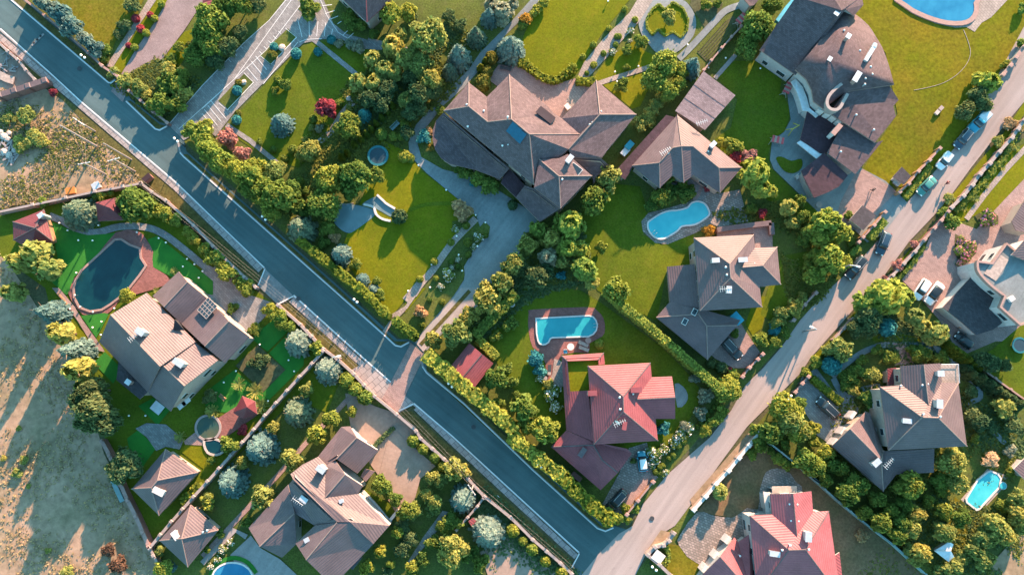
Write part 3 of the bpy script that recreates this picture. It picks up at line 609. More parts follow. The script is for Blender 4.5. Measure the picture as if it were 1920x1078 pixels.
def plants(kind, label, group, s, key='x', hm=1.0, petals=None):
    nm, cat, shp, leaf, hr, trunk = KIND[kind]
    L = pts(s); L.sort(key=lambda a: {'x': a[0], 'X': -a[0], 'y': a[1], 'Y': -a[1]}[key])
    for i, a in enumerate(L):
        px, py, r = a[:3]; h = r * 0.1 * hr * hm * (1.22 if trunk else 1.0); k = random.randrange(len(shape(shp)))
        zc = h * (0.5 if shp in ('ball', 'bush', 'column', 'spruce', 'palm') else 0.65); loc = P(px, py, zc); loc.z = 0.0
        R = r * (1.0 if nm in ('clipped_shrub', 'columnar_conifer') else 1.1) * PXM(py, zc); rz = random.uniform(0, 6.28)
        if nm == 'clipped_shrub' or not trunk: 
            o = link(nm, pmesh(shp, leaf, nm, k, petals)); o.location = loc; o.rotation_euler = (0, 0, rz); o.scale = (R, R * random.uniform(.92, 1.08), h)
        else:
            o = empty(nm, loc, rz)
            c = link('crown', pmesh(shp, leaf, 'crown', k), o); c.scale = (R, R * random.uniform(.9, 1.1), h)
            t = link('trunk', trunk_mesh(), o); t.scale = (h * .45, h * .45, h)
        lab = label if len(L) == 1 else label + ', ' + (ORD[i] + ' ' + FROM[key])
        if len(lab.split()) > 16: raise Exception(lab)
        tag(o, lab, cat, group if len(L) > 1 or group else None)
def hedge(label, s, w, h, leaf='hedge', dens=13, size=0.24, group=None, sm=0, lump=0.18, frw=(0, 0, 1.0)):
    p = pts(s, frw)
    if sm: p = smooth(p, sm, False)
    W = [P(a[0], a[1], h * .6) for a in p]; C, Nn, T = [], [], []; b = MB(); o0 = Vector((W[0].x, W[0].y, 0)); hw = w * .05
    for i in range(len(W) - 1):
        a, c = W[i].to_2d(), W[i + 1].to_2d(); d = c - a; L = d.length; d.normalize(); nn = Vector((-d.y, d.x))
        b.box(((a.x + c.x) / 2 - o0.x, (a.y + c.y) / 2 - o0.y, h * .45), (L + hw * .6, hw * 1.62, h * .9), math.atan2(d.y, d.x), .93)
        n = int(L * (2 * h + 2 * hw) * dens)
        for j in range(n):
            t = random.random() * L; per = random.uniform(0, 2 * h + 2 * hw); ph = (t + i * 3.1)
            lm = 1 + lump * (math.sin(ph * 1.9) * .5 + math.sin(ph * 3.7 + 1) * .3 + random.uniform(-.35, .5))
            if per < h: q = (hw * lm, per, (1, .3))
            elif per < h + 2 * hw: q = (hw - (per - h), h * (1 + .5 * lump * (lm - 1) / max(lump, .01)), (0, 1))
            else: q = (-hw * lm, per - h - 2 * hw, (-1, .3))
            pos = a + d * t + nn * q[0]; C.append((pos.x - o0.x, pos.y - o0.y, max(.05, q[1] + random.uniform(-.1, .12))))
            n3 = nn * q[2][0]; Nn.append((n3.x + random.gauss(0, .5), n3.y + random.gauss(0, .5), q[2][1] + random.gauss(0, .4))); T.append(.5 + random.gauss(0, .26) + .15 * math.sin(ph * .8))
    V, Tn = leaves(np.array(C), np.array(Nn), size, np.array(T))
    bm = b.bm; bm.verts.ensure_lookup_table(); bm.verts.index_update(); ev = [list(v.co) for v in bm.verts]; ef = [[v.index for v in f.verts] for f in bm.faces]; bm.free()
    o = link('hedge', foliage('hedge', V, Tn, ['leaf_' + leaf], (ev, ef))); o.location = o0
    return tag(o, label, 'hedge', group)

# ------------------------------------------------------------------ HOUSES
def roof_part(spec, mat, parent, o0, name='roof', cap='ridge_pale', thick=0.24, ridge=True, smooth_=False):
    P0, faces = spec; d = {}
    for t in P0.split():
        n, c = t.split(':'); v = [float(a) for a in c.split(',')]; d[n] = P(*v) - o0
    bm = bmesh.new(); V = {n: bm.verts.new(c) for n, c in d.items()}; uvl = bm.loops.layers.uv.new('UVMap'); fs = []
    for f in faces.split('|'):
        f = bm.faces.new([V[n] for n in f.split()]); f.normal_update()
        if f.normal.z < 0: f.normal_flip()
        fs.append(f)
    bm.edges.ensure_lookup_table()
    for f in fs:
        n = f.normal; s = Vector((-n.x, -n.y, 0))
        s = s.normalized() if s.length > .05 else Vector((.6, .8, 0)); u = Vector((s.y, -s.x, 0)); v = n.cross(u)
        if n.z < .05: continue
        for l in f.loops: l[uvl].uv = (l.vert.co.dot(u), l.vert.co.dot(v))
    rid = []
    for e in bm.edges:
        if len(e.link_faces) == 2:
            a, b = e.link_faces; ca, cb = a.calc_center_median(), b.calc_center_median(); m = (e.verts[0].co + e.verts[1].co) / 2
            if (ca - m).dot(b.normal) < -.03 and (cb - m).dot(a.normal) < -.03: rid.append((e.verts[0].co.copy(), e.verts[1].co.copy()))
    # boundary loops
    be = [e for e in bm.edges if len(e.link_faces) == 1]; nb = {}
    for e in be:
        for k in (0, 1): nb.setdefault(e.verts[k], []).append(e.verts[1 - k])
    loops, seen = [], set()
    for v in nb:
        if v in seen or len(nb[v]) != 2: continue
        loop = [v]; seen.add(v); cur = nb[v][0]; prev = v
        while cur is not v and cur not in seen and len(loop) < 200:
            loop.append(cur); seen.add(cur); nx = [w for w in nb[cur] if w is not prev]; prev = cur
            cur = nx[0] if nx else v
        loops.append([w.co.copy() for w in loop])
    for e in be:
        a, b = e.verts; a2 = bm.verts.new(a.co - Vector((0, 0, thick))); b2 = bm.verts.new(b.co - Vector((0, 0, thick)))
        bm.faces.new((a, b, b2, a2)).material_index = 1
    if True: fs = bmesh.ops.triangulate(bm, faces=fs, ngon_method='EAR_CLIP')['faces']
    for f in fs:
        f.smooth = smooth_; g = bm.faces.new([bm.verts.new(v.co - Vector((0, 0, thick * .9))) for v in reversed(f.verts)]); g.material_index = 1
    me = bpy.data.meshes.new(name); bm.to_mesh(me); bm.free(); o = link(name, me, parent, [mat, cap])
    if rid and ridge:
        b = MB()
        for a, c in rid:
            dz = Vector((0, 0, .03)); b.tube(a + dz, c + dz, .11, n=6)
        b.done('ridge_cap', cap, o)
    return o, loops
def walls(loops, mat, parent, ins=0.5, zb=0.0, top=0.15, win=True, maxwin=60, base=None):
    nw = 0
    for lp in loops:
        if len(lp) < 3: continue
        q = offset(lp, ins); b = MB(); n = len(q); A = area2(q)
        if A < 0: q = q[::-1]
        for i in range(n):
            p, r = q[i], q[(i + 1) % n]
            zp, zr = max(zb + .3, p.z - top), max(zb + .3, r.z - top)
            vs = [b.bm.verts.new(c) for c in ((p.x, p.y, zb), (r.x, r.y, zb), (r.x, r.y, zr), (p.x, p.y, zp))]; b.bm.faces.new(vs)
        w = b.done('wall', mat, parent)
        if not win: continue
        for i in range(n):
            p, r = q[i], q[(i + 1) % n]; d = Vector((r.x - p.x, r.y - p.y)); L = d.length
            if L < 2.6: continue
            d.normalize(); nn = Vector((d.y, -d.x)); k = max(1, int(L / 3.4)); zt = min(p.z, r.z) - top; an = math.atan2(d.y, d.x)
            for fl, (z, hh) in enumerate(((1.55, 1.35), (4.5, 1.3))):
                if zt < z + hh / 2 + .25 or nw >= maxwin: continue
                for j in range(k):
                    c = Vector((p.x, p.y)) + d * (L * (j + .5) / k) + nn * .02; ww = 1.25 if (i + j + fl) % 3 else 1.9
                    if ww > L / k - .5: ww = 1.1
                    f = MB().box((c.x, c.y, z), (ww, .12, hh), an).done('window', 'trim_white', w)
                    g = c + nn * .045
                    MB().box((g.x, g.y, z), (ww - .16, .06, hh - .16), an).done('pane', 'glass_dark', f); nw += 1
def chimney(parent, o0, px, py, z, h=1.5, w=.8, l=1.6, rz=0.0, mat='wall_white', cap='metal_light'):
    c = P(px, py, z + h) - o0
    w *= .85; l *= .85; o = MB().box((c.x, c.y, z + h / 2 - .8), (l, w, h + 1.6), rz).done('chimney', mat, parent)
    MB().box((c.x, c.y, z + h + .05), (l + .25, w + .25, .1), rz).done('cap', cap, o)
def vent(parent, o0, px, py, z, h=.5, r=.13):
    c = P(px, py, z + h) - o0; MB().tube((c.x, c.y, z - 1.3), (c.x, c.y, z + h), r, r * .9).tube((c.x, c.y, z + h), (c.x, c.y, z + h + .12), r * 1.6, r * .5).done('roof_vent', 'metal_light', parent)
def skylight(parent, o0, px, py, z, w=.9, l=1.3, rz=0.0, tilt=None):
    c = P(px, py, z) - o0; f = MB().box((c.x, c.y, z), (w, l, .25), rz).done('skylight', 'trim_white', parent); MB().box((c.x, c.y, z + .13), (w - .2, l - .2, .06), rz).done('pane', 'glass_dark', f)
def antenna(parent, o0, px, py, z, h=2.2, rz=.6):
    c = P(px, py, z + h) - o0; b = MB().tube((c.x, c.y, z - 1.4), (c.x, c.y, z + h), .05)
    d = Vector((math.cos(rz), math.sin(rz), 0)); n = Vector((-d.y, d.x, 0)); t = Vector((c.x, c.y, z + h))
    b.tube(t - d * 1.1, t + d * 1.1, .04, n=6)
    for k in range(6): b.tube(t + d * (-1 + .4 * k) - n * (.55 - .05 * k), t + d * (-1 + .4 * k) + n * (.55 - .05 * k), .03, n=5)
    b.done('antenna', 'metal_light', parent)
def dish(parent, o0, px, py, z, r=.55):
    c = P(px, py, z) - o0; b = MB().tube((c.x, c.y, z - .8), (c.x, c.y, z), .04); b.tube((c.x, c.y, z), (c.x - .1, c.y - .16, z + .1), .1, r, 14); b.done('satellite_dish', 'trim_white', parent)
def strip(parent, name, L, w, z0, z1, mat):
    n = len(L); V = []; b = MB()
    for i in range(n):
        t = L[min(i + 1, n - 1)] - L[max(i - 1, 0)]; t = Vector((t.x, t.y, 0)).normalized(); nn = Vector((-t.y, t.x, 0)) * w / 2
        V.append([b.bm.verts.new(Vector((q.x, q.y, z))) for q, z in ((L[i] + nn, z0), (L[i] + nn, z1), (L[i] - nn, z1), (L[i] - nn, z0))])
    for i in range(n - 1):
        for k in range(3): b.bm.faces.new((V[i][k], V[i][k + 1], V[i + 1][k + 1], V[i + 1][k]))
    b.bm.faces.new(V[0]); b.bm.faces.new(V[-1][::-1]); return b.done(name, mat, parent)
def rez(spec, f):                    # storey heights: remap the z of every named roof point
    return ' '.join(t.rsplit(',', 1)[0] + ',%.2f' % f(float(t.rsplit(',', 1)[1])) for t in spec.split())
TWO = lambda z: 7.0 + (z - 6.4) * .72 if z >= 5.5 else 3.2 + (z - 3) * .6 if z >= 2.6 else z
BIG = lambda z: 7.2 + (z - 6) * .62 if z >= 5.4 else z * 1.1
LOW = lambda z: 4.0 + (z - 3.3) * .6
ZF = dict(brick_house=BIG, poolside_house=LOW, hipped_house=TWO, red_house=TWO, chestnut_house=TWO, bright_house=TWO, gabled_house=lambda z: z + 1.5, crossgabled_house=lambda z: z + .8, pyramid_house=lambda z: 3.2 + (z - 3) * .8)
def house(name, label, cat, at, roofs, wall, extras=None, group=None, win=True):
    o0 = P(at[0], at[1], 0); o = empty(name, o0)
    if name in ZF: roofs = [(rez(q[0], ZF[name]),) + tuple(q[1:]) for q in roofs]
    tag(o, label, cat, group)
    for spec in roofs:
        pts_, faces, mat = spec[:3]; kw = spec[3] if len(spec) > 3 else {}
        r, lp = roof_part((pts_, faces), mat, o, o0, kw.get('name', 'roof'), kw.get('cap', 'ridge_pale'), kw.get('thick', .24), kw.get('ridge', True), kw.get('smooth', False))
        if kw.get('wall', True): walls(lp, kw.get('wallmat', wall), o, kw.get('ins', .5), kw.get('zb', 0), .15, win and kw.get('win', True))
    if extras: extras(o, o0)
    return o

# big brown house
def ex(o, o0):
    for a in ((877, 237, 7.6), (942, 273, 8), (953, 271, 8), (952, 219, 11), (1106, 234, 8.5), (1111, 229, 8.2), (875, 196, 8.3), (1127, 209, 8.5), (907, 208, 8.2)): vent(o, o0, *a)
    for i in range(3):
        c = P(959.5 + i * 8.6, 241.5 + i * 8.2, 10.12 - i * .1) - o0; an = math.radians(-39.4)
        f = MB(); f.box((0, 0, 0), (1.15, 2.1, .08)); p = f.done('solar_panel', 'solar_blue', o); p.location = (c.x, c.y, c.z + .12); p.rotation_euler = (math.radians(26), 0, an)
    c = P(1024, 218, 8.5) - o0; b = MB().box((c.x, c.y, 8.3), (3.2, 1.2, .9), math.atan2(-.7, .85)); b.done('dormer', 'wall_cream', o); MB().box((c.x - .1, c.y + .1, 8.85), (3.5, 1.5, .12), math.atan2(-.7, .85)).done('dormer_roof', 'roof_dark', o)
    chimney(o, o0, 1068, 298, 8.6, 1.4, .8, 1.6, .9); skylight(o, o0, 1079, 318, 8.6, 1.6, 2.2, .9); vent(o, o0, 1018, 307, 7.8); vent(o, o0, 1054, 336, 9)
house('brick_house', 'biggest house, brown shingle hips and a round porch roof beside the gravel forecourt', 'house', (990, 270), [
    ('W:832,208,6 N:879,155,6 V0:913,182,6 V:914.7,229,8.9 R1:879,200,8.9 N2:955,140,6 R2:959,224,11.4 R3:992.6,252,11.4 A1:1028,201,6 A2:1039,213.5,6 K:1053.5,222.4,6 E1:1087,252,7 RE:1066,280,8.6 T2:1048,296,7.4 T1:1011,299,7.4 T0:1001,347,6 N3:1118,151,6 R4:1124.7,215,9.4 E:1193,215,6 X:1072,296,7.2 Y:1128.5,295.6,6 Z:1140,280,6',
     'W N R1|N V0 V R1|V0 N2 R2 V|N2 A1 A2 K E1 R3 R2|W R1 V R2 R3 T0|R3 E1 RE T2 T1 T0|N3 K E1 RE R4|N3 R4 E|R4 RE X Y Z E', 'roof_brown'),
    ('a:1070,297,6.1 b:1127,297,5.9 c:1144,312,4.8 d:1094,313,4.9 e:1113,344,4 f:1111,329,4.3', 'a b c d|d c e f', 'roof_brown', dict(win=False)),
    ('T1:1011,299,7.6 Ta:1048,297,8.3 Tb:1064.6,289,8.5 Te:1110,330,7.4 Pk:1048,330.5,10 S:1051,391,7.4 Wc:1001,352,7.4', 'T1 Ta Tb Te Pk|T1 Pk S Wc|Pk Te S', 'roof_brown', dict(zb=0)),
    ('a:832,211,4.6 b:818,226,3.3 c:811,245,3.2 d:811,262,3.2 e:816,281,3.2 f:827,297,3.2 g:843,307.5,3.2 h:892.5,319,3.2 i:919,286,4.8 j:937,336,3.2 k:955,316,4.8', 'a b c d e f g h i|i h j k', 'roof_dark', dict(win=False, ridge=False)),  # shade on the low porch roof put in as a darker shingle
    ('a:946,325,3 b:956,317,3.2 c:984,348,3.2 d:967,370,3 e:939,343,3', 'a b c d e', 'roof_maroon', dict(win=False)),
    ('a:984,348,4.9 b:1002,354,5.2 c:1050,391,5.2 d:1012,416,3.4 e:967,370,3.4', 'a b c d e', 'roof_dark', dict(win=False)),  # darker shingle again for the shaded low garage roof
], 'wall_cream', ex)
# poolside house
def ex(o, o0):
    chimney(o, o0, 1337, 271, 4.2, 1.3, .7, 1.3, .8); antenna(o, o0, 1248, 283, 5.3, 1.2)
    for a in ((1253, 287, 5), (1328, 284, 4.4)): vent(o, o0, *a)
house('poolside_house', 'long brown hipped house with three points between the flat garage and the curved pool', 'house', (1285, 290), [
    ('W:1185,311,3.3 N:1270,216,3.3 E:1391,314.5,3.3 R1:1277.5,274.5,6.2 R2:1299,274.5,5.7 R3:1348,315,5.6 J:1261,277.5,6 L:1236,305.5,5.6 P:1237,353,3.3 V2:1262,328,3.6 T:1282,343,3.3 V1:1300.5,328,3.6 Q:1350,362,3.3',
     'W N R1 J L|N E R3 R2 R1|W L P|L J V2 P|J R1 T V2|R1 R2 V1 T|R2 R3 Q V1|R3 E Q', 'tile_brown'),
    ('a:1249,216,2.9 b:1268,221,3 c:1187,313,3 d:1172,337,2.8 e:1152,323,2.8', 'a b c d e', 'roof_maroon', dict(win=False, ridge=False)),
], 'wall_cream', ex)
# flat garage
def ex(o, o0):
    b = MB()
    for k in range(7):
        t = k / 6; a = P(1319 + (1266 - 1319) * t, 134 + (208 - 134) * t, 3.75) - o0; c = P(1379 + (1322 - 1379) * t, 179 + (244 - 179) * t, 3.55) - o0
        if k in (2, 4): b.tube(a, c, .03, n=5)
    b.done('roof_seam', 'tile_flat', o); antenna(o, o0, 1316, 229, 3.6, 1.5, .3)
house('garage', 'flat roofed garage with pale seams beside the dark shaded lawn', 'garage', (1322, 190), [('a:1319,134,3.7 b:1379,179,3.5 c:1322,244,3.5 d:1266,208,3.7', 'a b c d', 'tile_flat', dict(ridge=False, win=False))], 'wall_cream', ex)
# dark compound: a fan shaped roof, a low cone round an off-centre apex
def fan():
    ring = [(1585.7, 18), (1600, 25)] + smooth([(1600, 25), (1614, 34.7), (1630, 50), (1641, 67), (1653, 87), (1661, 106), (1669, 131), (1676.5, 159)], 2, False)[1:] + [(1630, 166), (1584, 173.5), (1563, 190), (1543, 204), (1525.5, 190), (1522, 169), (1512, 149), (1491, 130.6), (1520, 98), (1550, 60)]
    n = len(ring); a = ' '.join('r%d:%.1f,%.1f,%.2f' % (i, x, y, 6.5 + (1.2 if i < 2 or i > n - 3 else .5 if i < 14 else 0)) for i, (x, y) in enumerate(ring)); m = []
    for i, (x, y) in enumerate(ring): m.append('m%d:%.1f,%.1f,8.3' % (i, 1556 + (x - 1556) * .5, 112 + (y - 112) * .5))
    f = [' '.join(('r%d' % i, 'r%d' % ((i + 1) % n), 'm%d' % ((i + 1) % n), 'm%d' % i)) for i in range(n)] + [' '.join(('m%d' % i, 'm%d' % ((i + 1) % n), 'A')) for i in range(n)]
    return a + ' ' + ' '.join(m) + ' A:1556,112,9.7', '|'.join(f)
FAN = fan()
def ex(o, o0):
    for a in ((1583, 57, 7.8), (1574, 94, 7.9), (1613, 95, 7.6), (1597, 130, 7.6), (1636, 139, 7.2), (1623, 147, 7.3), (1622, 158, 7.3), (1606, 215, 6), (1639, 243, 5.6), (1577, 284, 4.6), (1633, 125, 7.4)): vent(o, o0, *a)
    chimney(o, o0, 1591, 68, 7.8, 2.2, .7, .9, 1.0, 'wall_pink'); chimney(o, o0, 1556, 111, 8, 1.6, .6, .8, 1.0); chimney(o, o0, 1607, 144, 7.6, 1.2, .9, 2.2, 1.0, 'wall_pink'); chimney(o, o0, 1570, 24, 8.2, 1.4, .8, 1.2, .9)
    c = P(1631, 101, 8.6) - o0; b = MB().box((c.x, c.y, 8.2), (3.2, .7, 1.0), 1.0); b.tube((c.x + .9, c.y + 1.3, 8.3), (c.x + 1.2, c.y + 2, 8.4), .5, .4, 12); b.done('ventilation_duct', 'metal_light', o)
    chimney(o, o0, 1569, 243, 5, 1.0, .8, 2.6, .85, 'trim_white', 'wall_pink')
    # white horseshoe parapet
    L = [P(x, y, 7.6) - o0 for x, y in smooth([(1579, 157), (1566, 167), (1554, 181), (1551, 194), (1556, 203), (1566, 206), (1575, 202), (1582, 190), (1590, 176)], 4, False)]
    strip(o, 'parapet', L, .55, 5.6, 7.6, 'light_stone')
    b = MB(); L = [P(x, y, z) - o0 for x, y, z in ((1535, 201, 5), (1548, 208, 5), (1560, 214, 5), (1571, 222, 5), (1580, 228, 5))]
    for i in range(4):
        m = (L[i] + L[i + 1]) / 2; d = L[i + 1] - L[i]; b.box((m.x, m.y, 4), (d.length * .8, .8, 2.2), math.atan2(d.y, d.x))
    b.done('facade_trim', 'trim_white', o)
house('compound_house', 'sprawling dark roofed house with a fan shaped roof and white horseshoe parapet', 'house', (1570, 160), [
    ('a:1424.5,94,5.2 i:1451,55,6.4 b:1493,-6,9.4 t:1562,-6,9.9 u:1578,20,9.9 k:1499,118,5.9 j:1451,86,5.6 g:1492,141,5.2 c:1616,-6,8.4 d:1619,10,8.4 e:1601,30.6,8.6 f:1585.7,18,9.4', 'a i j|a j k g|i b t u k j|t c d e f u|u f k|k f g', 'roof_dark', dict(ridge=False)),
    (FAN[0], FAN[1], 'roof_dark', dict(ridge=False, thick=.4, smooth=True)),
    ('a:1668,161,6 b:1685,188,5.2 c:1675,199,5.2 d:1679.6,218.6,5.2 e:1649,257,5.2 f:1641,267.6,5.2 g:1581.6,229,5.8 h:1556,212,6 i:1584,174,6.4', 'a b c d e f g h i', 'roof_dark', dict(ridge=False, thick=.4)),
    ('a:1582,231,4.6 b:1640,268,4.6 c:1656,263.5,4.6 d:1604,326.7,4.2 e:1551,287,4.4', 'a b c d e', 'roof_dark', dict(ridge=False, win=False)),
    ('a:1545,287,3.9 b:1590,329,3.6 c:1573,350,3.5 d:1552,361,3.5 e:1526.5,371,3.5 f:1512,345,3.5 g:1502,320.6,3.6', 'a b c d e f g', 'roof_maroon', dict(ridge=False, win=False)),
    ('a:1516,199,3 b:1541,206,3 c:1582,231,3 d:1552,287,3 e:1538,288,3 f:1500,262,3', 'a b c d e f', 'roof_maroon', dict(ridge=False, win=False, ins=1.2)),  # dark slab put in for the shaded courtyard ground, not a roof
    ('a:1483,154,3.4 b:1492,148,3.5 c:1505,163,3.5 d:1513,183,3.5 e:1518,203,3.5 f:1535,217,3.4 g:1530,221,3.3 h:1517,209,3.3 i:1505,208,3.3 j:1499,186,3.3 k:1493,170,3.3', 'a b c d e i j k|e f g h i', 'metal_light', dict(ridge=False, win=False, name='canopy', cap='trim_white', wallmat='trim_white')),
    ('a:1494,268,2.8 b:1501,264,2.9 c:1541,289,2.9 d:1531,298,2.8', 'a b c d', 'metal_light', dict(ridge=False, win=False, name='canopy', cap='trim_white', wall=False)),
], 'wall_white', ex)
# hipped brown house
def ex(o, o0):
    chimney(o, o0, 1342, 488, 8.2, 1.6, .7, 1.3, .05); chimney(o, o0, 1393, 487, 8.0, 1.7, .7, 1.6, .05); chimney(o, o0, 1367, 543, 8.6, 1.2, .8, 1.2, 1.5); antenna(o, o0, 1361, 541, 8.6, 1.4, .1)
    skylight(o, o0, 1302, 585, 4.7, .9, 1.2, -.5); skylight(o, o0, 1284, 603, 4.6, .9, 1.2, -.5)
    for a in ((1361, 501, 9.3), (1363, 515, 9.4), (1415, 494, 7.6)): vent(o, o0, *a)
    c = P(1382, 597, 2.8) - o0
    MB().box((c.x, c.y, 2.8), (1.6, 2.2, .1), .7).box((c.x - .9, c.y + .7, 1.4), (.1, .1, 2.7)).done('entrance_canopy', 'canvas_blue', o)
house('hipped_house', 'brown tiled hipped house with two tall chimneys below the curved pool', 'house', (1365, 540), [
    ('NW:1301,446,6.4 NE:1413,440,6.4 RT:1368,494.6,10.3 RB:1370,521,10.3 SW:1312.5,582.7,6.4 SE:1429,575.7,6.4 C:1415.7,464.6,6.4 V0:1389,501.7,8.4 V1:1424.5,537,6.4 ER:1429.8,498,8.4 EN:1457,463,6.2 ES:1464,533.4,6.2',
     'NW NE RT|NW RT RB SW|SW RB SE|RT NE C V0 V1 SE RB|V0 C EN ER|EN ES ER|V0 ER ES V1', 'tile_brown'),
    ('a:1251,500,3.3 b:1302,495.5,5.4 c:1313,578,5.4 d:1256,567,3.3', 'a b c d', 'tile_brown', dict(win=False)),
    ('W:1230.6,595,3 A:1256,566,3.4 K:1310,589,5.3 Q:1325,611,5.3 R:1382,610,4.8 T:1388,600,4 B:1311,578,5 S:1326.7,674.5,3', 'W A B K|W K Q S|Q R S|K B T R Q', 'tile_brown', dict(win=False)),
    ('a:1344,428,1 b:1447,417,1 c:1449,463,1 d:1416,467,1 e:1414,438,1 f:1345,446,1', 'a b c d e f', 'pink_paving', dict(win=False, name='terrace_slab', cap='wall_brick', wallmat='wall_brick', ins=.05, ridge=False)),
], 'wall_cream', ex)
# brick parapet of the terrace
# red roofed house in the middle
def ex(o, o0):
    chimney(o, o0, 1111, 737, 7.2, 1.4, .8, 1.6, .02, 'wall_pink', 'tile_red'); chimney(o, o0, 1193, 731, 8, 1.5, .8, 2.0, .02, 'wall_pink', 'tile_red'); chimney(o, o0, 1171, 798, 8.6, 1.0, .6, 1.4, 1.4, 'wall_pink', 'tile_red'); antenna(o, o0, 1162, 792, 8.6, 1.6, .4); dish(o, o0, 1158, 790, 9)
    c = P(1092, 848, 4.6) - o0; MB().box((c.x, c.y, 4.5), (.9, 1.8, .4), -.6).done('dormer', 'tile_pink', o)
    for a in ((1162, 745, 9.3), (1187, 738, 8.6), (1233, 741, 7.4), (1163, 767, 9.3)): vent(o, o0, *a)
house('red_house', 'red tiled house with a recessed green roof terrace beside the rectangular pool', 'house', (1165, 760), [
    ('NW:1102,686,6.4 NE:1219.5,680,6.4 RT:1168.4,743.4,10.3 RB:1169,772,10.3 SW:1113.7,833.3,6.4 SE:1233.6,826,6.4 C:1222,707,6.4 V0:1192,748.7,8.6 V1:1229,785,6.4 EN:1260,705.5,6.4 ER:1266,745,8.6 ES:1266,785,6.4',
     'NW NE RT|NW RT RB SW|SW RB SE|RT NE C V0 V1 SE RB|V0 C EN ER|V0 ER ES V1', 'tile_red', dict(cap='tile_pink')),
    ('a:1053,666.7,3.2 b:1132,661.5,3.2 c:1134,682.6,3.2 d:1122.5,684,4.2 e:1121.7,674.7,4.2 f:1064,677,4.2 g:1069,733.7,4.4 h:1103,732,5.4 i:1114,828,5.4 j:1061.7,806,3.3', 'a b e f|b c d e|a f g h i j', 'tile_red', dict(win=False, cap='tile_pink')),
    ('W:1033.5,837.6,3 A:1061.7,806.7,3.3 B:1113,828,5 K:1113,834,5.4 Q:1129,862,5.4 X:1158.7,886,5.4 S:1126,918.6,3 T:1176,841,4.2 U:1185,850,3.6', 'W A B K|W K Q X S|K B T U X Q', 'tile_red', dict(win=False, cap='tile_pink')),
    ('a:1064,677,3 b:1121.7,675,3 c:1122,686,3 d:1104,690,3 e:1104,732,3 f:1069,733.7,3', 'a b c d e f', 'lawn', dict(win=False, wall=False, name='terrace_floor', cap='trim_white', ridge=False)),
], 'wall_pink', ex)
# chestnut roofed house on the right
def ex(o, o0):
    chimney(o, o0, 1764, 700, 7.6, 1.6, .9, 1.1, 0); chimney(o, o0, 1762, 757, 8.6, 1.6, 1.0, 1.5, 1.5); chimney(o, o0, 1701, 789, 8.0, 1.0, .7, 1.6, -.1); chimney(o, o0, 1644, 867, 5.4, 1.2, .9, 1.5, .7); antenna(o, o0, 1667, 868, 5.6, 1.5, .8)
    for a in ((1740, 720, 8), (1730, 722, 8), (1732, 776, 9.6), (1764, 781, 9.6), (1690, 723, 7)): vent(o, o0, *a)
    c = P(1776, 698, 6) - o0; b = MB()
    for x, y in ((1765, 683), (1797, 683), (1799, 717)):
        q = P(x, y, 6.9) - o0; b.box((q.x, q.y, 6.4), (.12, .12, 1.1))
    q1, q2, q3 = (P(1765, 683, 6.9) - o0, P(1797, 683, 6.9) - o0, P(1799, 717, 6.9) - o0); b.tube(q1, q2, .05).tube(q2, q3, .05); b.done('balcony_rail', 'metal_light', o)
    b = MB()
    for x, y in ((1567, 829), (1582, 808), (1600, 778)):
        q = P(x, y, 3) - o0; b.box((q.x, q.y, 1.5), (1.5, .6, 3), .9)
    b.done('porch_column', 'trim_white', o)
house('chestnut_house', 'chestnut tiled house with four white chimneys beside the winding garden path', 'house', (1720, 790), [
    ('NW:1650,725,6.4 G:1691,722,6.4 A:1688.4,686,6.4 B:1732,683,8.6 C:1763,681,7 D:1766,717,7 E:1797,717.5,6.4 SE:1813,836.4,6.4 SW:1666,844,6.4 R1:1729,782,10.4 R2:1758.7,783,10.4 V:1741,758.5,8.9',
     'A B V G|NW G V R1|B C D E R2 R1 V|E SE R2|NW R1 SW|SW R1 R2 SE', 'tile_chestnut'),
    ('a:1763,682,5.8 b:1797,682,5.8 c:1799,717,5.8 d:1766,718,5.8', 'a b c d', 'path_stone', dict(win=False, name='balcony_floor', ridge=False, ins=.1)),
    ('W:1560,836,3.2 G:1594,804,5.6 H:1623.7,771,3.2 I:1631,774,3.2 J:1656,844,4.6 K:1652.5,863,5.6 L:1661,845.6,4.8 M:1752,841,4.6 N:1751,885.5,3.3 O:1680.8,889,3.3 S:1656,920.7,3.2', 'W G K S|G H I J K|K J L O S|L M N O', 'tile_chestnut', dict(win=False)),
    ('a:1664,691,3 b:1680,689,3 c:1684,722,3 d:1665,722,3', 'a b c d', 'tile_wine', dict(win=False, ridge=False)),
], 'wall_cream', ex)
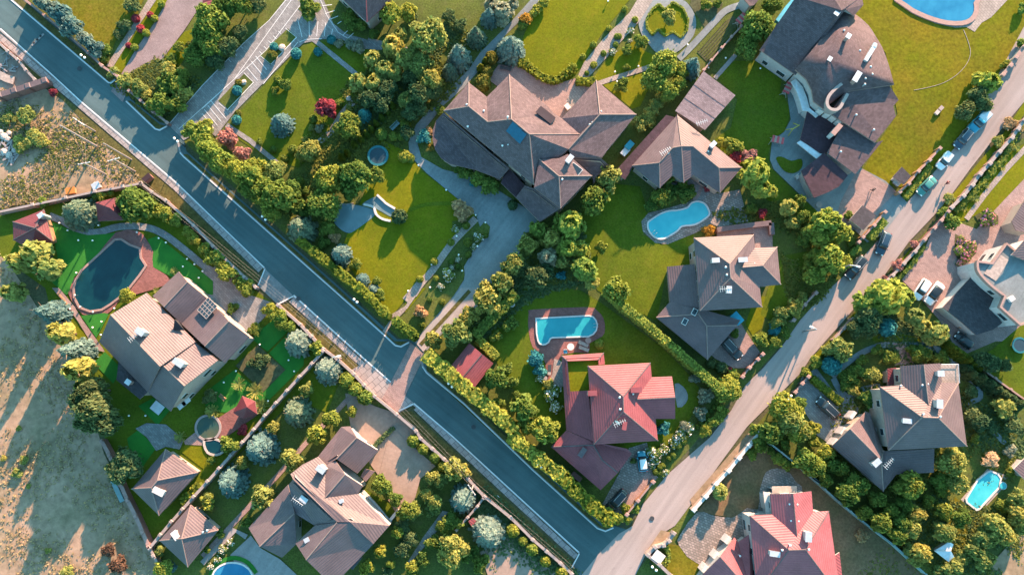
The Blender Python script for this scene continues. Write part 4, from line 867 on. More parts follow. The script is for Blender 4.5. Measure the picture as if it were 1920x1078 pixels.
# bright red roofed house at the bottom
def ex(o, o0):
    chimney(o, o0, 1516, 1006, 8.6, 1.6, 1.0, 1.7, 1.5); chimney(o, o0, 1453, 1038, 8.2, 1.2, .8, 1.8, -.15)
    for a in ((1481, 945, 8), (1484, 976, 8), (1495, 946, 8), (1497, 977, 8), (1482, 1022, 9.8), (1517, 1030, 9.8), (1467, 1031, 9.4), (1388, 1042, 5)): vent(o, o0, *a)
    b = MB()
    for x, y in ((1322, 1066), (1343, 1041), (1365, 1012)):
        q = P(x, y, 3) - o0; b.box((q.x, q.y, 1.5), (1.4, .7, 3), .9)
    b.done('porch_column', 'trim_white', o)
house('bright_house', 'bright red tiled house cut by the bottom edge beside the cobbled terrace', 'house', (1480, 1010), [
    ('NW:1405.6,966,6.4 G:1447.4,964,6.4 A:1443.6,926,6.4 B:1486.4,925,9 C:1521.6,920.6,6.4 D:1524.5,959.6,6.4 E:1554,957.6,6.4 SE:1577,1120,6.4 SW:1420,1112,6.4 R1:1478.8,1031,10.4 R2:1510,1030,10.4 V:1494,1004,9',
     'A B V G|NW G V R1|B C D E R2 R1 V|E SE R2|NW R1 SW|SW R1 R2 SE', 'tile_bright', dict(cap='tile_pink')),
    ('W:1298,1096,3.2 G:1350.4,1044,5.6 H:1377,1007,3.2 I:1384,1016,3.2 I2:1404,1002,3.4 J:1420,1100,4.6 K:1408,1110,5.6 S:1400,1150,3.2', 'W G K S|G H I I2 J K', 'tile_bright', dict(win=False, cap='tile_pink')),
    ('a:1431,921,5 b:1444,924,5 c:1449,963,5 d:1436,963,5', 'a b c d', 'trim_white', dict(win=False, ridge=False, name='bay_roof')),
    ('a:1448,912,4.6 b:1494,911,4.6 c:1494,923,4.6 d:1448,925,4.6', 'a b c d', 'wall_cream', dict(win=False, ridge=False, name='balcony', cap='trim_white')),
    ('a:1563,1042,5 b:1574,1035,5 c:1581,1095,5 d:1569,1095,5', 'a b c d', 'tile_bright', dict(win=False, ridge=False, cap='trim_white')),
], 'wall_white', ex)
# left house
def ex(o, o0):
    chimney(o, o0, 262, 622, 10.7, 1.2, .9, 1.6, -.6); chimney(o, o0, 334, 680, 9.7, 1.2, .9, 2.0, -.6); chimney(o, o0, 240, 716, 5, 1.0, .8, .9, -.6, 'wall_pink')
    antenna(o, o0, 251, 631, 10.9, .8, .7)
    c = P(389.5, 578, 7.0) - o0; q = MB().box((0, 0, 0), (2.8, 2.9, .08)).done('skylight', 'glass_dark', o); q.location = (c.x, c.y, c.z + .15); q.rotation_euler = (0, math.radians(-20), math.radians(-39))
    b = MB()
    for k in range(5): b.box((-1.4 + .7 * k, 0, .06), (.09, 2.9, .06)).box((0, -1.45 + .725 * k, .065), (2.8, .09, .06))
    b.done('glazing_bar', 'light_stone', q)
    c = P(270, 668, 1) - o0
    b = MB()
    for x, y in ((349, 753), (341, 760)):
        q = P(x, y, 4.8) - o0; b.box((q.x, q.y, 4.8), (1.6, .8, .1), .7)
    b.done('window_awning', 'metal_light', o)
    c = P(330, 609, 8.7) - o0; m = MB(); v = [m.bm.verts.new(Vector(p)) for p in ((c.x - .2, c.y + 1.0, 9.0), (c.x - .8, c.y - .9, 7.8), (c.x + 1.2, c.y - .9, 7.8), (c.x - .2, c.y + .9, 7.5))]
    for f in ((0, 1, 2), (0, 2, 3), (0, 3, 1)): m.bm.faces.new([v[i] for i in f])
    m.done('dormer', 'roof_slate', o)
house('gabled_house', 'large steep gabled house with pale striped tiles beside the dark pool on the left', 'house', (310, 640), [
    ('A:207.6,589.8,9.6 B:300.4,686.7,9.6 C:274.9,549,5.6 D:366.7,640.8,5.6 E:186,640.8,4.6 F:277,734.7,4.6', 'A C D B|A B F E', 'tile_pink'),
    ('A:304,683,8.8 B:346,723.5,8.8 C:366,642,5.4 D:408.6,675.5,5.4 E:278,735.7,4.4 F:320,771,4.4', 'A C D B|A B F E', 'tile_pink'),
    ('a:335,509,3.8 b:351.4,528.6,6.3 c:307.5,575.5,6.3 d:286,555,3.8 e:388,559,4.4 f:340,607,4.4 g:429,602,6.6 h:384,649,6.6 i:467.8,631.6,3.8 j:421.8,680.6,3.8', 'a b c d|b e f c|e g h f|g i j h', 'tile_pink'),
    ('a:222,678,3.2 b:278,734,3.2 c:262,748,2.8 d:218,712,2.8', 'a b c d', 'roof_slate', dict(win=False, ridge=False)),
], 'wall_cream', ex)
# bottom house
def ex(o, o0):
    chimney(o, o0, 601, 880, 7.6, 1.6, .9, 1.6, -.6); chimney(o, o0, 569, 936, 7.8, 1.0, .8, 1.4, -.6); chimney(o, o0, 640, 939, 7.4, .8, .5, .7, .4); chimney(o, o0, 575, 1012, 7.0, .8, .6, .8, .5)
    antenna(o, o0, 558, 940, 8.0, 1.2, -.6)
    b = MB()
    for (x1, y1, x2, y2) in ((628, 866, 680, 912), (674, 925, 730, 984)):
        p, q = P(x1, y1, 3) - o0, P(x2, y2, 3) - o0; m = (p + q) / 2; d = q - p; b.box((m.x, m.y, 2.2), (d.length, .35, 4.4), math.atan2(d.y, d.x))
    b.done('garden_wall_wing', 'wall_white', o)
    q = P(666, 1054, 6) - o0; MB().box((q.x, q.y, 5.5), (2.4, .9, 1.2), .9).done('dormer', 'metal_dark', o)
house('crossgabled_house', 'rambling pink striped tile house with many gables beside the sandy drive at the bottom', 'house', (600, 960), [
    ('A:549.4,898,8.6 B:632,978,8.6 B2:656,978,8.6 C:544.6,888.4,8.2 D:566.5,871,6.6 E:596,856,5.4 F:612,872,5.4 G:671,925.5,5.4 H:730,985,5.4 I:699.7,1019.5,6.2 Va:609,933,7.8', 'A C D E F Va G H I B2 B', 'tile_pink', dict(ridge=False)),
    ('A:549.4,898,8.5 B:632,978,8.5 K:541,909,6.2 L:553,962,5.6 M:590,985,6', 'A B M L K', 'tile_pink', dict(win=False)),
    ('a:612,872,5.6 b:628,862,5.4 c:647,889,7.8 d:609,933,7.8 e:680,911,5.4 f:671,925.5,5.4', 'a b c d|c e f d', 'tile_pink', dict(win=False)),
    ('a:465.7,989,3.8 b:540,908,4.6 c:552,962,6.2 d:487,1024,6.2 e:528.5,1045,3.8 f:556,1019,4.4', 'a b c d|c f e d', 'tile_pink'),
    ('a:632,979,8.5 b:656,978,8.5 c:700,1019.5,5.8 d:574,1049,8 e:554,1018,5.8 g:624,1098,5.8 h:590,985,6.6', 'a d e h|a b c g d', 'tile_pink'),
    ('a:596,856,4.6 b:640,800,4 c:656,799,4.2 d:669,820,6 e:631,860,6 f:612,872,5 g:709,844.7,4 h:670,887.5,4', 'a b c d e f|d g h e', 'tile_chestnut'),
    ('a:684,878,2.6 b:703,883,2.8 c:686,903,2.8 d:676,893,2.6', 'a b c d', 'tile_brown', dict(win=False, name='porch_roof', ridge=False)),
], 'wall_white', ex)
# two pyramid roofed garden houses
def ex(o, o0):
    chimney(o, o0, 297, 921, 4.6, .6, 1.0, 2.2, -.45, 'wall_white', 'trim_white')
house('pyramid_house', 'upper pyramid roofed garden house with one white dormer near the turf lawn', 'garden house', (305, 905), [('N:310.5,841.5,3 E:371.5,885,3 S:298,966,3 W:247,916,3 R1:295.6,900,5.8 R2:284,914,5.8', 'N E R1|E S R2 R1|S W R2|W N R1 R2', 'tile_pink')], 'wall_cream', ex)
def ex(o, o0):
    chimney(o, o0, 329, 1003, 4.4, .6, 1.0, 1.6, -.9, 'wall_white', 'trim_white'); vent(o, o0, 388, 994, 4); vent(o, o0, 380, 997, 4)
house('pyramid_house', 'lower pyramid roofed garden house tucked into the corner of the dividing wall', 'garden house', (355, 1005), [('N:357.7,946,3 E:409.5,993,3 S:352,1062.5,3 W:299,1013,3 K:340.5,1009.5,5.9', 'N E K|E S K|S W K|W N K', 'tile_pink')], 'wall_cream', ex)
# red shed, small roofs
house('garden_shed', 'red metal roofed garden shed beside the asphalt road and concrete drive', 'shed', (882, 685), [('a:842,690,2.6 b:880,643,2.6 c:904,664,3.4 d:868,707,3.4 e:925,681,2.6 f:889,727,2.6', 'a b c d|c e f d', 'tile_red', dict(win=False, cap='tile_pink'))], 'wood')
house('summer_house', 'small purplish pavilion with a pointed roof at the far left fence', 'pavilion', (60, 420), [('a:82,393,2.8 b:98,452,2.8 c:60,470,2.6 d:25,450,2.8 e:24,416,2.8 k:66,428,4.6', 'a b k|b c d k|d e k|e a k', 'tile_wine', dict(win=False, cap='tile_pink'))], 'wood', lambda o, o0: chimney(o, o0, 76, 404, 3.2, 1.2, .8, 1.0, .6, 'metal_light'))
house('gazebo', 'square dark wine coloured gazebo roof between two round trees', 'gazebo', (205, 392), [('a:179,380,2.6 b:224,369,2.6 c:233,412,2.6 d:184,415,2.6 k:206,390,4.4', 'a b k|b c k|c d k|d a k', 'tile_wine', dict(win=False, ridge=False))], 'wood')
house('gazebo', 'hexagonal gazebo with a dark red tiled roof on the red terrace', 'gazebo', (457, 762), [('a:437,773,2.6 b:454,742,2.6 c:478,752,2.6 d:482,776,2.6 e:456,785,2.6 f:442,777,2.6 k:463,763,4.8', 'a b k|b c k|c d k|d e k|e f k|f a k', 'tile_wine', dict(win=False, ridge=False))], 'wood')
house('top_house', 'house cut by the top edge with a red and slate roof above the plaza', 'house', (670, 5), [('a:617,-25,5 b:688,42,5 c:686,-8,7.4 d:680,-40,7.4 e:733,0,5 f:700,-60,5', 'a b c d|b e f d c', 'roof_dark', dict(cap='tile_red'))], 'wall_cream')
house('corner_house', 'small red roof corner at the top beside the brick driveway', 'house', (400, -5), [('a:380,-20,4.6 b:380,5,4 c:398,18,4 d:425,-8,4 e:410,-25,4.6', 'a b c d e', 'tile_red', dict(ridge=False, win=False))], 'wall_cream')
house('upper_house', 'house with pale walls cut by the top edge beside the vegetable beds', 'house', (1405, 0), [('a:1385,-12,4.5 b:1406,12,4.5 c:1414,10,4.4 d:1440,-20,4.5', 'a b c d', 'roof_dark', dict(ridge=False, win=False))], 'wall_white')
# gate kiosks
house('gate_kiosk', 'gate kiosk with a white edged roof among trimmed hedges by the drive entrance', 'kiosk', (1617, 410), [('a:1617,385,2.9 b:1643,404,2.9 c:1619,432,2.9 d:1593,412,2.9', 'a b c d', 'roof_slate', dict(win=False, ridge=False, cap='trim_white'))], 'wall_white')
house('gate_kiosk', 'square dark roofed kiosk on the sunny lawn corner by the fence', 'kiosk', (1690, 330), [('a:1691,313,2.8 b:1709,331,2.8 c:1695,346,2.7 d:1674,332,2.7', 'a b c d', 'roof_slate', dict(win=False, ridge=False))], 'wall_white')
# modern flat house on the right
def ex(o, o0):
    up = [(1940, 500), (1888, 457), (1861, 494), (1833, 490)] + smooth([(1833, 490), (1834, 505), (1842, 518), (1860, 536), (1885, 555)], 4, False)[1:] + [(1876, 575), (1914, 609), (1940, 600)]
    strip(o, 'parapet', [P(x, y, 7.3) - o0 for x, y in up], .4, 6.5, 7.35, 'wall_pink')
    c = P(1870, 500, 7.2) - o0; MB().box((c.x, c.y, 6.95), (2.4, 4.6, .12), -.6).done('roof_deck', 'wood_grey', o)
    c = P(1898, 560, 7.6) - o0; MB().box((c.x, c.y, 7.1), (1, .8, 1.0), .6).done('air_unit', 'trim_white', o)
house('modern_house', 'modern white house with flat dark roofs and a curved parapet on the right edge', 'house', (1880, 530), [
    ('a:1888,457,6.9 b:1960,515,6.9 c:1960,590,6.9 d:1914,609,6.9 e:1876,575,6.9 f:1885,555,6.9 g:1860,536,6.9 h:1842,518,6.9 i:1834,505,6.9 j:1833,490,6.9 k:1861,494,6.9', 'a b c d e f g h i j k', 'courtyard', dict(ridge=False, ins=.05, cap='wall_bright')),
    ('a:1821,519,3.4 b:1869,556,3.4 c:1854,578,3.4 d:1880,605,3.4 e:1862,618,3.4 f:1830,628,3.4 g:1804,605,3.4 h:1768,576,3.4', 'a b c d e f g h', 'roof_slate', dict(ridge=False, ins=.1, win=False)),
    ('a:1897,478,8.8 b:1930,440,8.8 c:1960,470,8.8 d:1960,500,7.4 e:1925,490,7.6', 'a b c d e', 'tile_pink', dict(ridge=False, win=False)),
], 'wall_bright', ex)
house('striped_roof_house', 'striped pink roof on the right edge above the modern house', 'house', (1915, 400), [('a:1897,415,4.5 b:1925,370,4.5 c:1960,400,4.5 d:1940,440,4.5 e:1905,432,4.3', 'a b c d e', 'tile_pink', dict(ridge=False, win=False))], 'wall_cream')
house('pool_cabin', 'small brown roof on the right edge near the cream bush', 'cabin', (1915, 873), [('a:1901,879,2.8 b:1925,855,2.8 c:1945,885,2.8 d:1925,902,2.8', 'a b c d', 'tile_brown', dict(ridge=False, win=False, cap='trim_white'))], 'wall_white')
house('greenhouse', 'white glazed lean-to shed among the orchard trees at the bottom right', 'shed', (1773, 1035), [('a:1752,1032,2.4 b:1780,1015,2.6 c:1788,1020,2.6 d:1783,1032,2.9 e:1789,1043,2.4 f:1779,1053,2.2', 'a b c d|a d e f', 'metal_light', dict(win=False, cap='trim_white'))], 'wall_white')
house('dog_house', 'small red roofed hut beside the silver spruce and road fence', 'hut', (886, 980), [('a:878,977,1.6 b:887,970,1.6 c:893,976,1.6 d:885,987,1.6', 'a b c d', 'tile_red', dict(win=False, ridge=False, ins=.15))], 'wood')

# ------------------------------------------------------------------ PLANTS: where they stand
G = 'garden shrubs and trees'
# lot A
plants('bluebush', 'pale blue juniper bush in the roadside row at the top left', 'junipers along the top left fence', '@00 300,20,50 380,70,65 470,130,68 545,210,65 630,285,50 690,350,58', 'x', 1.9)
plants('bush', 'small green bush at the end of the juniper row', 'bushes by the top left gate', '@00 775,360,42 750,425,36')
plants('limeball', 'round lime shrub on the lawn strip beside the red brick driveway', 'lime shrubs on the brick drive strip', '@00 1165,30,26 1115,135,26 1055,240,28 972,343,27', 'y')
plants('redball', 'small purple shrub on the narrow path beside the red brick driveway', 'purple shrubs on the brick drive strip', '@00 1085,110,25 1015,210,30 980,135,30 928,330,22', 'y')
plants('darkbush', 'dark bush at the lawn edge of the top left garden', 'bushes by the top left lawn', '@00 905,195,45 960,40,55 860,250,35', 'y')
plants('tree', 'large green tree between the brick driveway and the striped drive', 'trees between the two top left drives', '@00 1480,280,85 1420,400,75 @10 60,160,115 170,60,85 60,320,95 280,30,80', 'y')
plants('darktree', 'dark shaded tree on the left edge of the striped paved drive', 'trees between the two top left drives', '@10 180,340,75 270,240,55 90,440,65 400,30,62', 'y')
plants('bush', 'rounded bush under the trees right of the red brick driveway', 'bushes by the red brick driveway', '@00 1290,345,42 1240,440,45 1290,600,85 1260,760,75 1160,760,75 1200,610,70', 'y')
plants('goldbush', 'yellow green bush right of the brick driveway apron', 'bushes by the red brick driveway', '@00 1230,530,65 1330,690,70 910,585,52 1010,640,58 830,530,38 1060,685,42')
# lot B
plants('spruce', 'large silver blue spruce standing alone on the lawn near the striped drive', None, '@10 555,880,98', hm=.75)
plants('redtree', 'round red leaved maple on the lawn left of the curved stone path', None, '@10 900,790,68')
plants('bush', 'small green bush in the middle of the plaza lawn', 'bushes on the plaza lawn', '@10 610,615,48 525,660,30 415,1030,28', 'y')
plants('ball', 'clipped green ball shrub on the plaza lawn near the striped paving', 'clipped shrubs on the plaza', '@10 540,573,29 800,860,32 980,750,32')
plants('tealball', 'clipped teal blue ball conifer at the edge of the striped plaza', 'teal conifer balls on the plaza', '@10 515,340,31 675,390,40 832,377,32 930,288,34 248,655,36 245,868,34')
plants('oliveball', 'olive ball shrub in a bed of the striped plaza', 'clipped shrubs on the plaza', '@10 505,400,35 258,597,26 255,820,26')
plants('bush', 'diamond of clipped bushes set in the striped plaza', None, '@10 770,60,78', hm=.8)
plants('bush', 'bush in the planting bed against the top house', 'bushes by the top house', '@10 1060,130,52 1090,190,45 1150,180,45 1235,255,38')
plants('smalllime', 'bright green tree at the right corner of the top house', 'trees by the top house', '@10 1360,100,82 1490,90,60')
plants('greybush', 'greyish spreading bush along the curved plaza kerb', 'bushes along the curved kerb', '@10 985,320,30 1060,325,38 1130,350,50')
plants('pine', 'tall yellowish pine in the tree belt above the round green tree', 'yellow pines of the central tree belt', '@10 1420,250,62 1370,330,98 1230,420,82 1450,420,92 1310,500,88 1120,590,84 1240,600,84 1380,520,82 1460,720,66', 'y')
plants('darktree', 'dark tree beneath the yellow pines of the tree belt', 'dark trees of the central tree belt', '@10 1200,720,72 1330,650,72 1290,740,70')
plants('tree', 'round fresh green tree beside the curved stone path above the conifer row', None, '@10 1050,920,95', hm=.8)
plants('tealspruce', 'small teal spruce behind the round green tree', None, '@10 1160,820,58')
plants('column', 'slim column conifer in the diagonal row above the trampoline', 'column conifers above the trampoline', '@10 1370,760,25 1330,800,25 1290,845,25 1250,890,25 1215,930,25 1180,965,25 1140,1000,25 1090,1040,25 @11 1040,60,26 1000,90,26', 'X')
plants('goldbush', 'small yellow bush by the curved stone path of the maple lawn', 'bushes by the curved stone path', '@10 785,930,24 735,1015,25 1060,790,24')
plants('greybush', 'grey green bush beside the curved stone path of the maple lawn', None, '@10 840,930,30')
plants('limeball', 'round yellow green shrub near the trampoline and gravel driveway', 'shrubs near the trampoline', '@10 1375,985,34 1435,985,34 1465,900,40 1290,970,46 @11 1455,90,48 1500,105,32', 'y')
plants('pinkbush', 'pink flowering bush by the lower end of the plaza', 'pink bushes by the plaza', '@10 180,990,62 @11 300,75,60 200,0,42')
# roadside thicket of lot B / C
plants('limetree', 'bright yellow green tree in the thick row along the asphalt road', 'roadside thicket trees', '@11 50,60,78 130,120,80 190,170,66 270,200,78 350,240,82 330,330,62 430,320,72 480,420,72 500,500,62', 'x', 1.5)
plants('limebush', 'yellow green bush filling the top of the roadside thicket', 'roadside thicket bushes', '@00 1390,950,75 1470,1000,75 @10 30,930,60 @11 410,380,52 400,170,66 20,0,60')
plants('smalltree', 'mid green tree behind the roadside thicket', 'trees behind the roadside thicket', '@11 560,370,112 650,340,72 705,465,64')
plants('smallgold', 'brownish yellow tree behind the roadside thicket near the paved path', 'trees behind the roadside thicket', '@11 500,230,78 540,170,56 760,60,66 800,30,60 720,70,50')
plants('tree', 'large round green tree right above the grey pond', None, '@11 870,430,118', hm=.8)
plants('limetree', 'fresh lime green tree left of the tall pond tree', None, '@11 915,260,102')
plants('tree', 'tall green tree at the upper edge of the pond', 'trees by the pond', '@11 1100,240,112 1060,340,64 1250,230,62')
plants('greenspruce', 'blue green spruce between the road hedge and the pond', None, '@11 695,600,118', hm=.85)
plants('spruce', 'silver grey spruce on the lawn edge below the pond', None, '@11 985,790,92', hm=.85)
plants('bush', 'bush in the shade below the pond', 'bushes below the pond', '@11 905,610,52 870,720,42 735,340,32', 'y')
plants('drybush', 'reddish brown bush below the pond', None, '@11 960,680,42')
plants('darkball', 'round dark shrub at the right end of the white pond wall', None, '@11 1420,525,58')
plants('ball', 'round clipped shrub near the end of the paved lawn path', 'clipped shrubs by the paved path', '@11 590,105,30 650,40,36 510,40,26 700,270,36')
plants('spruce', 'small pale spruce ball on the lawn behind the road hedge', 'pale spruce balls behind the road hedge', '@11 1145,980,62 1230,1050,52', hm=.7)
plants('bush', 'small bush between the pale spruce balls behind the road hedge', 'bushes behind the road hedge', '@11 1110,870,40 1260,985,36 @12 1280,60,45')
hedge('low leafy hedge between the asphalt road and the big lawn', '@11 690,690 860,820 1000,940 1180,1075 @12 1330,200 1350,205', 13, 3.2, lump=.45)
hedge('short leafy hedge between the path gate and the asphalt road bend', '@12 1380,225 1450,285 1540,365 @22 10,290 75,355', 13, 2.8, lump=.4)
# belt between plaza and gravel driveway
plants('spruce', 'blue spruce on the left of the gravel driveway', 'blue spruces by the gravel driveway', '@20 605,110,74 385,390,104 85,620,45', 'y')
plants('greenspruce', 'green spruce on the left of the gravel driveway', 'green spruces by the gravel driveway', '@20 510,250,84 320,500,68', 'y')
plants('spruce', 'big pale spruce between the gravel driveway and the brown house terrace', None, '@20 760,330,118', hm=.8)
plants('goldtree', 'yellow green tree in the belt left of the gravel driveway', 'trees in the belt by the gravel drive', '@20 160,270,122 40,400,75 120,470,85 180,580,84 20,720,62', 'y')
plants('darktree', 'dark tree in the belt left of the gravel driveway', 'dark trees in the belt by the gravel drive', '@20 100,680,84 200,660,64 40,560,60 40,820,62 10,960,50 100,780,60', 'y')
plants('greypine', 'greyish pine at the top of the gravel driveway', 'pines at the top of the gravel drive', '@20 700,80,84 620,30,64 780,30,54 700,150,54')
plants('darkbush', 'dark bush by the pale striped path at the top', 'bushes by the striped path', '@20 40,110,52 310,120,52 390,190,46')
plants('orangebush', 'yellow orange bush at the top left corner of the bright lawn', None, '@20 870,140,48')
plants('limebush', 'bright bush along the left edge of the bright top lawn', 'bushes along the bright lawn', '@20 945,80,42 850,190,36 1000,20,42', 'y')
plants('column', 'bright yew column beside the gravel driveway and terrace', 'yew columns by the terrace', '@20 545,490,32 578,440,28', 'y', .8)
plants('oliveball', 'olive yew bush between the driveway and the brown house', 'yew bushes by the brown house', '@20 560,600,62 620,420,48 590,520,44', 'y')
hedge('clipped curving hedge along the pink terrace left of the pale path', '@20 820,450 880,470 930,520 1000,565 1080,585 1140,555 1190,510 1215,480', 13, 1.3, 'hedge', lump=.5, sm=2)
hedge('short clipped hedge along the pink terrace right of the pale path', '@20 1235,585 1300,595 1370,585', 12, 1.3, 'hedge', lump=.4)
plants('limeball', 'round clipped shrub on the left side of the pale path', 'clipped shrubs left of the pale path', '@20 1468,205,21 1357,325,25 1280,410,23 1215,485,24', 'y')
plants('limeball', 'round clipped shrub on the right side of the pale path', 'clipped shrubs right of the pale path', '@20 1430,388,23 1360,470,26 1310,530,19 1525,265,21 @30 120,70,24 195,145,24 80,265,22 55,325,21', 'y')
plants('drybush', 'brownish bush in a flower bed beside the gravel drive bend', None, '@20 170,950,38')
plants('tealbush', 'teal juniper bush at the gravel drive bend', 'junipers by the gravel drive bend', '@20 140,990,48 @21 490,290,24')
plants('bush', 'small bush on the left corner of the brown house', None, '@20 250,800,38')
# garden around the heart shaped bed
plants('flower', 'pale flowering bush on the lawn right of the pale path', 'flowering bushes by the pale path', '@30 165,225,25 155,295,20 30,375,30', 'y', petals='petal_white')
plants('bush', 'green bush on the small lawn right of the pale path', 'bushes on the small garden lawn', '@30 235,310,48 135,370,36 130,490,26 100,620,52', 'y')
plants('smallgold', 'small brownish tree in the round hedged island', None, '@30 440,130,54')
hedge('low clipped hedge outlining the round grass island', '@30 320,255 280,200 280,140 320,70 370,32 400,68 430,58 465,20 540,60 580,150 570,220 525,272 470,232 410,262 360,215 320,255', 4, .6, 'lime', 30, .12)
plants('bush', 'bush in the vegetable garden at the top', 'bushes in the vegetable garden', '@30 700,40,42 790,30,32')
plants('tree', 'tall tree at the left corner of the dark roofed compound', 'trees by the dark compound', '@30 1080,190,112 1000,350,82 1180,40,70', 'x', .85)
plants('limetree', 'bright yellow green tree left of the flat garage roof', 'trees left of the flat garage', '@30 400,460,92 340,560,88 440,670,74 520,520,62 500,610,62', 'y')
plants('spruce', 'grey blue spruce at the top corner of the flat garage', None, '@30 610,470,82')
plants('goldbush', 'yellow green bush in the thick hedge between the two brown houses', 'bushes between the two brown houses', '@30 340,760,55 300,830,55 230,900,62 290,880,52 380,720,50', 'y')
plants('limebush', 'bright bush at the top right corner of the poolside house', 'bushes by the poolside house roof', '@30 905,1060,62 815,1040,36')
# dark compound surroundings
plants('limepine', 'pale feathery willow at the right edge of the big sunny lawn', 'willows by the sunny lawn', '@40 1280,590,95 1210,560,52 1340,600,54')
plants('smalldark', 'dark tree beside the parked blue truck', 'dark trees by the parked truck', '@40 1210,700,72 1110,800,68 1250,760,52', 'y')
plants('limebush', 'small bush at the right fence of the sunny lawn', 'bushes by the sunny lawn fence', '@40 1400,470,32 1510,320,34 1530,60,38', 'y')
plants('drybush', 'dry brown bush on the right verge of the pale road', 'verge bushes of the pale road', '@40 1430,900,52 1500,920,42', 'x', .6)
plants('goldbush', 'yellow bush on the right verge of the pale road', 'verge bushes of the pale road', '@40 1350,1030,46 1440,1060,42 @41 1000,400,42', 'x', .7)
# H1 forecourt
plants('drybush', 'reddish round shrub at the corner of the lawn by the forecourt', None, '@21 415,490,78', hm=.75)
plants('flower', 'white flowering plant in the long bed beside the forecourt', 'flowering plants in the forecourt bed', '@21 360,615,28 530,675,36 490,745,24 385,835,24 340,890,22 315,950,48 255,1035,28', 'y', petals='petal_white')
plants('ball', 'round clipped shrub in the long bed beside the forecourt', 'clipped shrubs in the forecourt bed', '@21 440,590,30 450,710,34 455,800,26 330,850,24 385,885,24 580,660,22', 'y')
plants('limeball', 'round clipped shrub on the lawn side of the narrow path', 'clipped shrubs by the narrow path', '@21 330,710,28 210,850,28 105,975,27 220,970,22', 'y')
plants('darkball', 'round dark shrub against the garage of the brown house', None, '@21 775,440,40')
plants('bush', 'green bush against the wall under the round porch roof', 'bushes under the round porch', '@21 430,210,52 380,190,32 550,250,72 620,310,60')
plants('orangebush', 'orange leaved bush at the left tip of the round porch', None, '@21 190,30,24')
# central clump
plants('limepine', 'feathery yellow pine in the clump right of the forecourt', 'feathery pines of the central clump', '@21 1190,570,132 960,620,74 1170,750,92 1300,900,112 1260,760,74', 'y')
plants('pine', 'spreading pine in the clump right of the forecourt', 'spreading pines of the central clump', '@21 1060,680,84 1350,1000,64 1130,850,60', 'y')
plants('greypine', 'half bare grey pine in the clump right of the forecourt', None, '@21 1030,820,82')
plants('smallgold', 'yellow leaved tree at the right edge of the forecourt', 'trees at the forecourt edge', '@21 890,740,72 770,870,74 700,990,88 570,1060,66', 'y')
plants('darktree', 'dark tree under the central pine clump', 'dark trees of the central clump', '@21 940,960,84 830,900,60 1020,930,60')
plants('tealbush', 'small teal bush under the central pine clump', None, '@21 1130,950,36')
plants('smalllime', 'pale green tree on the lawn right of the central clump', 'trees on the lawn by the curved pool', '@21 1410,740,48 1520,1020,52 @31 60,1040,88', 'x')
plants('smallgold', 'yellow topped tree at the right corner of the brown house', None, '@21 1450,260,95')
plants('smalltree', 'green tree in front of the brown house right corner', None, '@21 1370,410,98')
# curved pool garden
plants('bush', 'bush in the bed above the curved pool', 'bushes above the curved pool', '@31 370,400,72 310,440,50 440,390,55 560,370,62 590,330,42 470,330,45')
plants('limebush', 'yellow green bush between the patios of the poolside house', 'bushes by the poolside patios', '@31 440,250,42 540,300,42 420,300,36')
plants('orangebush', 'small yellow bush between the curved pool and the brick house terrace', None, '@31 725,630,42')
plants('redbush', 'red leaved bush at the right tip of the poolside house', 'red bushes near the poolside house', '@31 920,110,48 715,325,24 1110,505,36')
plants('pinkbush', 'pinkish bush at the right tip of the poolside house', None, '@31 1010,100,54')
plants('limepine', 'feathery pine right of the round cobbled terrace', 'feathery pines by the cobbled terrace', '@31 1080,210,122 1110,320,92 1180,340,54', 'y')
plants('pine', 'yellow pine right of the cobbled terrace', 'yellow pines by the cobbled terrace', '@31 1310,460,84 1340,570,54', 'y')
plants('smalltree', 'green tree between the terrace pines and the grey drive', 'trees by the grey drive', '@31 1380,420,48 1440,650,64 1510,580,64 1410,530,50', 'y')
plants('bush', 'bush on the shaded lawn right of the hipped brown house', 'bushes right of the hipped brown house', '@31 1460,860,74 1450,950,62 1030,470,40 1400,700,46', 'y')
plants('smalllime', 'yellow green tree beside the gate kiosk of the dark compound', 'trees by the gate kiosk', '@41 120,570,112 60,650,92 190,650,84 130,850,112 230,860,54 30,950,72 30,800,60', 'y')
plants('bush', 'small bush behind the gate kiosk', 'bushes by the gate kiosk', '@41 290,705,32 270,520,34 1010,570,52', 'y')
hedge('clipped box hedge at the gate beside the parked green car', '@41 420,680 530,550', 17, 1.1, 'lime', 20, .16, lump=.06)
hedge('clipped box hedge along the fence above the parked black minivan', '@41 290,800 350,745', 13, 1.0, 'lime', 20, .16, lump=.06)
hedge('clipped strip hedge below the fence beside the teal saloon', '@41 680,385 760,285 860,160', 11, .8, 'lime', 18, .16, lump=.1)
plants('palm', 'yellow spiky plant beside the pale garden path on the right', 'spiky plants by the right path', '@41 1380,170,26 1270,300,22 1190,395,30 1490,35,24 1105,470,22', 'y')
hedge('leafy border along the stone fence on the right of the pale road', '@40 1540,890 1440,1020 @41 1400,90 1250,260 1130,400 1040,490', 12, .9, 'green', 10, .2, lump=.5)
plants('flower', 'pink flowering bush in the bed by the modern house drive', 'flowering bushes by the modern house', '@41 1280,540,62 1110,790,60 1150,740,50 1080,710,40 1080,860,36', 'y', petals='petal_pink')
plants('pinkbush', 'pinkish shrub on the road verge by the pink drive', 'verge shrubs by the pink drive', '@41 620,880,40 740,720,30 540,975,26')
hedge('low leafy border inside the fence of the pink drive', '@41 820,735 700,900 600,1000', 9, .8, 'green', 10, .2, lump=.5)
plants('bush', 'bush by the gate of the pink drive', None, '@41 960,500,40')
